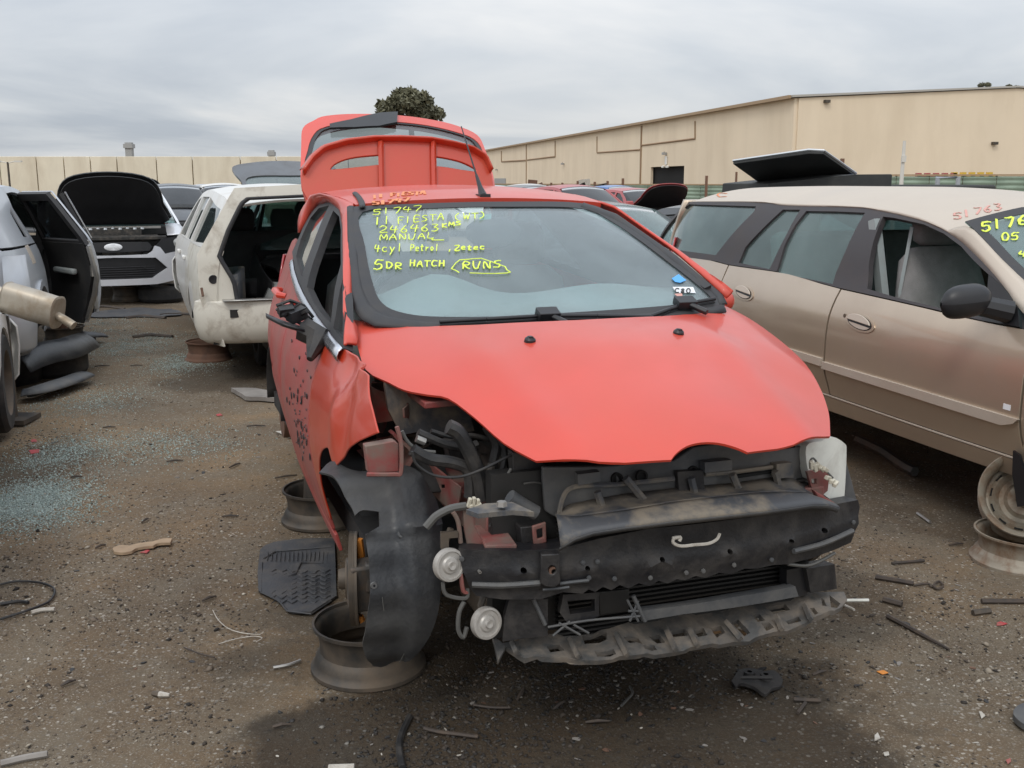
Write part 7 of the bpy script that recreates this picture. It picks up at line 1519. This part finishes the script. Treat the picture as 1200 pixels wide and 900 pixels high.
# black bumper shells and liners heaped at the left
def shell(name, pts, Y0, Y1, label, mat='grey_pl', r=.10, cat='bumper'):
    """half-pipe of moulded plastic along ground points"""
    P = [gp(px, py) for px, py in pts]; P = [Vector(q) for q in crv([tuple(p) for p in P], False, 5)]; mb = MB(); rows = []
    for i, p in enumerate(P):
        t = (P[min(i+1, len(P)-1)] - P[max(i-1, 0)]).normalized(); s = Vector((-t.y, t.x, 0)); k = Y0 + (Y1 - Y0)*math.sin(math.pi*min(.93, max(.07, i/(len(P)-1))))**.35
        rows.append([tuple(p + s*(r*math.cos(a)) + Vector((0, 0, .01 + k*math.sin(a)))) for a in np.linspace(-.05, math.pi*.80, 9)])
    return tag(mb.grid(rows).build(name, M[mat], solid=.008), label, cat)
shell('bumper_shell', [(18, 462), (46, 455), (76, 447), (96, 430)], .20, .34, 'black moulded bumper shell lying under the silver sedan at left', 'liner', .20)
shell('arch_liner', [(28, 470), (50, 468), (80, 458), (97, 448)], .04, .10, 'flattened grey wheel arch liner lying below the black bumper shell at left', 'grey_pl', .12, 'arch liner')
shell('bumper_shell', [(86, 398), (100, 402), (120, 400)], .03, .10, 'crumpled black plastic sheet on the ground behind the bumper shell at left', 'black', .14, 'plastic sheet')
def tyre_flat(px, py, r, w, label, tilt=0):
    g = gp(px, py); o = empty('tyre', (g.x, g.y, w/2 + .0), label=label, cat='tyre'); o.rotation_euler = (tilt, 0, 0)
    MB().lathe([(r*.62, -w/2), (r*.9, -w/2), (r, -w*.3), (r, w*.3), (r*.9, w/2), (r*.62, w/2), (r*.60, w*.3), (r*.85, w*.2), (r*.85, -w*.2), (r*.60, -w*.3)], 36, closed=True).build('casing', M['rubber'], o)
    for k in range(36):
        a = k*2*math.pi/36; 
    return o
tyre_flat(62, 438, .28, .19, 'black tyre lying flat under the silver sedan beside the bumper shell')
tyre_flat(190, 352, .30, .2, 'black tyre lying on its side under the silver hatchback')
# muffler
mp = at_depth(40, 358, 6.5); mo_ = empty('muffler', mp, label='tarnished tan exhaust muffler resting against the cars at the left edge', cat='muffler'); mo_.rotation_euler = (0, R(14), R(-12))
pr = []; 
mb = MB(); rows = []
for x, k in ((-.20, .88), (-.195, 1), (-.19, .95), (-.17, .96), (0, .98), (.14, .95), (.165, .96), (.17, 1.02), (.176, .90)): rows.append([(x, .075*k*math.copysign(abs(math.cos(a))**.7, math.cos(a)), .105*k*math.copysign(abs(math.sin(a))**.7, math.sin(a))) for a in np.linspace(0, 2*math.pi, 25)])
mb.grid(rows); mb.add([rows[0][i] for i in range(24)], [tuple(range(24))]); mb.add([rows[-1][i] for i in range(24)], [tuple(range(24))]); mb.build('muffler_can', M['muffler'], mo_)
MB().tube([(.17, 0, -.02), (.25, -.01, -.035), (.30, -.01, -.05)], .028, 14).build('tail_pipe', M['muffler'], mo_)
MB().tube([(-.20, .02, .02), (-.36, .02, .03), (-.5, .1, -.05)], .026, 10).build('inlet_pipe', M['muffler'], mo_)
st = mp + Vector((-.25, .10, -.10)); tag(MB().tube([(st.x, st.y, 0), (st.x, st.y, st.z + .02)], .03, 8).box((st.x, st.y, .02), (.25, .25, .03)).build('prop_stand', M['steel_dark']), 'dark prop stand holding up the muffler at the left edge', 'stand')

# rubber floor mat
def flat_piece(name, pts, mat, label, cat, th=.006, lift=.006, parent=None, curl=0.0, step=.03, smooth_=True):
    if name in ('plastic_shard', 'glass_shard'):
        cx = sum(p[0] for p in pts)/len(pts); cy = sum(p[1] for p in pts)/len(pts); smooth_ = False; th = .003; lift = .003; pts = [(cx + (p[0]-cx)*random.uniform(.4, 1.0), cy + (p[1]-cy)*random.uniform(.4, 1.0)) for p in pts]
    P = [gp(*p[:2]) for p in pts]; P2 = [(p.x, p.y) + ((q[2],) if len(q) > 2 else ()) for p, q in zip(P, pts)]; ol = crv(P2, True, 3) if smooth_ else [q[:2] for q in P2]
    ph = random.uniform(0, 6); zz = lambda u, v: ground_h(u, v) + lift + th + curl*np.sin(u*14 + ph)*np.cos(v*11 + ph)
    o = panel(name, ol, lambda u, v: (u, v, zz(u, v)), M[mat] if isinstance(mat, str) else mat, parent, step, thick=th, bevel=.0015)
    return tag(o, label, cat) if label else o
fmr = flat_piece('floor_mat', [(305, 645, 'c'), (322, 637), (392, 633, 'c'), (394, 690), (392, 700), (365, 717, 'c'), (342, 716), (333, 710), (325, 703), (303, 694, 'c'), (302, 670)], 'mat_rubber', 'worn black ribbed rubber floor mat lying on the dirt beside the red hatchback', 'floor mat', .008, .008, None, .006)
def on_mat(px, py): g = gp(px, py, .02); return (g.x, g.y, float(ground_h(g.x, g.y)) + .018 + .006*0)
mb = MB()
for y in range(665, 704, 5): mb.tube([on_mat(px, y + 1.8*math.sin(px*.5)) for px in range(318, 390, 3)], .0025, 4)
for x in range(314, 388, 5): mb.tube([on_mat(x, 643), on_mat(x - 1, 652)], .002, 4)
b_ = mb.build('mat_ribs', M['mat_rubber'], fmr); b_['kind'] = 'stuff'
MB().tube([on_mat(*p) for p in ((309, 650), (323, 642), (388, 638))], .0035, 4).tube([on_mat(*p) for p in ((307, 655), (306, 690), (327, 699), (336, 710), (364, 713), (388, 699))], .0035, 4).tube([on_mat(*p) for p in ((378, 655), (352, 654), (346, 668), (338, 672))], .005, 5).build('mat_border', M['mat_rubber'], fmr)

# single pieces of litter
flat_piece('cardboard_scrap', [(132, 645, 'c'), (140, 640), (152, 641, 'c'), (165, 638), (180, 638, 'c'), (192, 635), (202, 636, 'c'), (200, 641, 'c'), (186, 641), (180, 644, 'c'), (162, 645), (155, 649, 'c'), (144, 651), (134, 650, 'c')], 'cardboard', 'torn tan scrap of cardboard lying alone on the dirt left of the floor mat', 'cardboard', .012, .006, None, .006)
flat_piece('plastic_shard', [(163, 648), (172, 644), (181, 644), (172, 650)], 'redbit', 'small red shard tucked under the torn cardboard', 'shard', .006, .012)
flat_piece('paper_sheet', [(323, 505, 'c'), (345, 502, 'c'), (352, 512, 'c'), (338, 513, 'c')], 'paper', 'white square of paper on the ground beside the red car door', 'paper', .003)
flat_piece('board', [(271, 460, 'c'), (300, 460, 'c'), (334, 466, 'c'), (334, 471, 'c'), (288, 469, 'c')], 'wood', 'pale grey board on the ground between the white wagon and the red car', 'board', .03, .01)
flat_piece('white_plate', [(218, 402.5), (226, 401), (234, 403), (226, 405.5)], 'paper', 'small white disc lying on the ground by the white wagon wheel', 'disc', .01)
flat_piece('plastic_shard', [(34, 515), (40, 512), (46, 514), (44, 519), (36, 519)], 'redbit', 'upper of two red plastic shards at the left by the dark patch', 'shard', .01)
flat_piece('plastic_shard', [(32, 528), (42, 526), (50, 527), (48, 532), (36, 533)], 'redbit', 'lower of two red plastic shards at the left by the dark patch', 'shard', .01)
flat_piece('plastic_shard', [(251, 485), (258, 483), (261, 486), (255, 488)], 'redbit', 'tiny red plastic shard in the middle of the lane left of the red car', 'shard', .008)
flat_piece('plastic_shard', [(1162, 731), (1172, 730), (1182, 734), (1176, 738), (1166, 736)], 'redbit', 'bright red plastic shard on the gravel near the right edge', 'shard', .008)
flat_piece('plastic_shard', [(1176, 893), (1184, 890), (1188, 895), (1180, 898)], 'redbit', 'red plastic shard in the bottom right corner', 'shard', .006)
flat_piece('plastic_shard', [(1025, 787), (1036, 785), (1043, 789), (1034, 792)], 'orange', 'orange plastic chip on the gravel in front of the red car', 'shard', .006)
flat_piece('glass_shard', [(1143, 834), (1150, 833), (1157, 840), (1150, 844)], 'paper', 'pale translucent shard on the gravel at lower right', 'shard', .006)
flat_piece('glass_shard', [(1022, 862), (1030, 860), (1032, 868), (1024, 871)], 'paper', 'small round pale shard at lower right, left of the other pale one', 'shard', .006)
flat_piece('glass_shard', [(1033, 882), (1042, 879), (1043, 886), (1036, 888)], 'paper', 'small white chip near the bottom edge at lower right', 'shard', .006)
flat_piece('lamp_cover', [(1186, 846), (1192, 836), (1204, 834), (1206, 856), (1198, 858)], 'grey_pl', 'rounded grey plastic cover cut off by the right edge', 'cover', .02, .01)
bp_ = flat_piece('plastic_bracket', [(857, 806, 'c'), (866, 792), (880, 789), (895, 791), (908, 790), (917, 800), (914, 808, 'c'), (904, 812), (896, 820), (884, 812), (868, 808), (862, 814, 'c')], 'black', 'broken black plastic bracket with holes lying in front of the red car', 'bracket', .010, .012, None, .008)
mb = MB()
for px, py in ((878, 797), (897, 800)): g = gp(px, py); mb.lathe([(.008, .03), (.018, .03), (.02, .01)], 12, Matrix.Translation((g.x, g.y, 0)))
mb.tube([gp(868, 794, .04), gp(905, 794, .05)], .006, 5).build('bracket_boss', M['black'], bp_)
leafpts = [((962, 716), 'under the right end of the splitter tray'), ((838, 757), 'under the middle of the splitter tray'), ((783, 759), 'below the splitter tray')]
def dry_leaf(px, py, z, L_, rz, label):
    h = Vector(ray(px, py)[0]) + Vector(ray(px, py)[1]) * ((z - EYE)/ray(px, py)[1][2]); o = []
    rows = [[(L_*t, w*L_*.22*math.sin(math.pi*min(.98, max(.02, (t+.5)))) , .012*abs(w) + .01*math.sin(3*t)) for w in (-1, -.5, 0, .5, 1)] for t in np.linspace(-.5, .5, 9)]
    o = MB().grid(rows).build('dry_leaf', M['leaf'], solid=.0012); o.location = h; o.rotation_euler = (0, 0, rz); return tag(o, label, 'leaf')
dry_leaf(938, 733, .265, .10, .35, 'curled tan leaf caught in the right end of the splitter tray')
dry_leaf(862, 749, .22, .11, .15, 'long tan leaf caught in the middle of the splitter tray')
dry_leaf(842, 742, .23, .06, -.6, 'short pale leaf standing in a hole of the splitter tray')
dry_leaf(778, 758, .23, .05, -.5, 'yellowish leaf caught left of centre in the splitter tray')
dry_leaf(763, 707, .36, .09, .2, 'orange brown leaf lying on the grey crossmember under the beam')
def rod_piece(name, pts, r, mat, label, cat='rod', z=.01, group=None):
    if name in ('hose_loop', 'twig', 'stick', 'tie_wire'): r = r*.65 if not isinstance(r, list) else r
    P = [gp(px, py, z) for px, py in pts]; P = crv([tuple(p) for p in P], False, 4) if len(P) > 2 else [tuple(p) for p in P]
    P = [(p[0], p[1], float(ground_h(p[0], p[1])) + z + (p[2] - z)) for p in P]
    return tag(MB().tube(P, r, 6).build(name, M[mat]), label, cat, group)
rod_piece('rusty_rod', [(1040, 722), (1075, 741), (1112, 761)], [.009, .008, .004], 'rod', 'long dark rusty rod lying diagonally on the gravel at right')
rod_piece('rusty_rod', [(1035, 703), (1057, 709)], .012, 'rod', 'short thick dark rod just above the long diagonal one')
rod_piece('rusty_rod', [(1045, 660), (1083, 657)], .006, 'rod', 'thin dark rod lying level on the dirt right of the red car')
rod_piece('rusty_rod', [(1026, 678), (1050, 683), (1070, 687)], .010, 'rod', 'dark flattened strip right of the red car bumper')
rod_piece('rusty_rod', [(1150, 707), (1200, 707)], .010, 'rod', 'dark pipe lying level at the right edge below the flat rim')
rod_piece('metal_bracket', [(1140, 719), (1160, 717)], .012, 'steel_dark', 'stubby grey bracket below the flat rim at the right edge', 'bracket')
rod_piece('bent_wire', [(1105, 688), (1100, 684), (1094, 688), (1098, 692), (1105, 690)], .005, 'rod', 'small curled dark wire on the dirt at right', 'wire')
rod_piece('bent_wire', [(1075, 601), (1090, 611)], .007, 'steel', 'short pale metal strip in the shadow between the two cars', 'strip')
rod_piece('white_straw', [(990, 704), (1018, 704)], .006, 'white_pl', 'white plastic strip beside the right end of the splitter tray', 'strip', .03)
rod_piece('white_straw', [(985, 707), (1001, 715)], .005, 'paper', 'short pale strip under the right end of the splitter tray', 'strip', .02)
rod_piece('hose_loop', [(0, 684), (18, 680), (40, 680), (58, 685), (64, 692), (56, 705), (30, 716), (0, 724)], .007, 'hose', 'thin black hose curled in a loop at the left edge', 'hose')
rod_piece('hose_loop', [(0, 707), (20, 704), (33, 706)], .010, 'hose', 'short black hose lying inside the loop at the left edge', 'hose')
rod_piece('white_strip', [(37, 718), (50, 715), (64, 715)], .008, 'paper', 'pale strip lying on the hose loop at the left edge', 'strip')
rod_piece('metal_bar', [(0, 887), (28, 881), (55, 877)], .010, 'wood', 'grey metal bar in the bottom left corner', 'bar')
rod_piece('tie_wire', [(249, 710), (256, 722), (268, 732), (285, 737), (305, 739)], .0025, 'paper', 'thin pale wire curled on the dirt left of the front rim', 'wire')
rod_piece('tie_wire', [(256, 749), (275, 744), (295, 741), (307, 743), (300, 748)], .0025, 'paper', 'tangle of thin pale wire just below the single curled one', 'wire')
rod_piece('twig', [(215, 753), (235, 760), (251, 765)], .004, 'rod', 'thin dark twig left of the front rim', 'twig')
rod_piece('bolt_rod', [(320, 778), (338, 775), (352, 770)], .005, 'steel', 'steel bolt with a long pin lying left of the front rim', 'bolt')
rod_piece('hose_piece', [(472, 900), (468, 880), (470, 862), (480, 840)], .010, 'hose', 'bent black hose on the oily ground at the bottom', 'hose')
rod_piece('cable_piece', [(497, 855), (520, 860), (560, 864)], .006, 'rod', 'dark cable lying level on the oily ground', 'cable')
rod_piece('plastic_clip', [(385, 895), (415, 896)], .008, 'paper', 'pale plastic strip at the bottom edge', 'strip')
rod_piece('spark_plug', [(178, 806), (186, 807)], [.007, .010], 'steel_dark', 'metal end of a spark plug on the dirt at lower left', 'spark plug'); rod_piece('spark_plug_insulator', [(186, 807), (198, 808)], [.010, .006], 'paper', 'white spark plug body on the dirt at lower left', 'spark plug')
rod_piece('pipe', [(1005, 515), (1035, 530), (1062, 548), (1072, 553)], .028, 'steel_dark', 'dark exhaust pipe lying in the shadow under the champagne wagon', 'pipe', .04)
rod_piece('stick', [(930, 818), (962, 820)], .010, 'rod', 'short dark bar on the gravel right of the broken bracket', 'bar')
rod_piece('stick', [(935, 834), (944, 822)], .008, 'rod', 'short dark stick standing at an angle below the dark bar', 'bar')
rod_piece('stick', [(555, 826), (575, 829), (598, 829)], .006, 'rod', 'dark strip on the oily ground under the left horn', 'bar')
rod_piece('cable_piece', [(738, 804), (741, 812), (735, 820), (728, 828)], .004, 'cable', 'small bent pale wire on the ground below the splitter tray', 'wire')
for i, (px, py, lab) in enumerate(((122, 360, 'dark trim strip lying across the lane in front of the silver hatchback'), (170, 372, 'long dark trim strip on the ground before the silver hatchback'), (210, 368, 'dark trim strip near the wheel of the white wagon'), (178, 393, 'curled dark strip in the lane left of the white wagon'))):
    rod_piece('trim_strip', [(px - 22, py + 1), (px, py - 1), (px + 24, py + 1)], .02, 'rod', lab, 'strip')
flat_piece('plastic_sheet', [(100, 368), (150, 362), (200, 362), (212, 370), (160, 373), (110, 373)], 'mat_rubber', 'flat grey plastic sheet on the ground in front of the silver hatchback', 'plastic sheet', .006, .01, None, .01, .15)
# uncounted small litter as individual shards, alike ones grouped
def shard_mesh(seed):
    r = random.Random(seed); n = r.randint(5, 8); pts = [(math.cos(2*math.pi*i/n)*r.uniform(.5, 1), math.sin(2*math.pi*i/n)*r.uniform(.3, .8)) for i in range(n)]
    return MB().prism(pts, 0, r.uniform(.12, .3))
protos = []
for nm, mat, lab, grp, k in (('plastic_shard', 'black', 'small black plastic shard lying loose on the dirt', 'small black plastic shards on the dirt', 60), ('stone', 'wood', 'small pale stone lying loose on the dirt', 'small pale stones on the dirt', 60), ('rusty_scrap', 'steel_brown', 'small rusty metal scrap lying loose on the dirt', 'small rusty metal scraps on the dirt', 30), ('paper_scrap', 'paper', 'tiny white scrap lying loose on the dirt', 'tiny white scraps on the dirt', 30)):
    ps = []
    for s in range(4):
        o = shard_mesh(s + len(protos)*7).build(nm, M[mat], smooth=30); ps.append(o); tag(o, lab, nm.split('_')[-1], grp)
    protos += ps
    for i in range(k):
        o = ps[i] if i < 4 else ps[i % 4].copy()
        if i >= 4: COL.objects.link(o)
        if random.random() < .55: px, py = random.uniform(0, 1200), random.uniform(640, 895)
        else: px, py = random.choice([(random.uniform(0, 330), random.uniform(400, 640)), (random.uniform(560, 900), random.uniform(785, 860)), (random.uniform(1020, 1140), random.uniform(600, 800)), (random.uniform(440, 900), random.uniform(800, 895))])
        g = gp(px, py); s = random.uniform(.005, .013) * (1 if nm != 'paper_scrap' else .6) * (1.5 if py < 560 else 1)
        o.scale = (s*random.uniform(1, 1.8), s, s*random.uniform(.6, 1.2)); o.rotation_euler = (random.uniform(-.3, .3), random.uniform(-.3, .3), random.uniform(0, 6.28)); o.location = (g.x, g.y, float(ground_h(g.x, g.y)) + .001)
for i, (px, py, L_, rz) in enumerate(((205, 540, .09, .3), (275, 545, .1, 1.2), (300, 498, .12, .1), (128, 500, .08, .2), (245, 700, .06, .8), (335, 560, .12, .5), (118, 640, .05, 1), (90, 560, .06, .2), (270, 605, .08, .1), (160, 430, .1, .2), (120, 430, .12, .3), (1080, 690, .07, .2), (700, 850, .07, .1), (655, 830, .06, .9), (960, 790, .06, .5), (610, 815, .08, 1.3), (1120, 640, .07, .2), (80, 800, .05, .9), (330, 850, .05, .3), (170, 610, .06, 1.4))):
    g = gp(px, py); d = Vector((math.cos(rz), math.sin(rz), 0))*L_/2; z = float(ground_h(g.x, g.y)) + .008
    tag(MB().tube([(g.x - d.x, g.y - d.y, z), (g.x + d.y*.1, g.y - d.x*.15, z + .006), (g.x + d.x, g.y + d.y, z)], [.004, .006, .003], 5).build('twig', M['rod']), 'small dark twig or sliver lying on the dirt', 'twig', 'small dark twigs on the dirt')
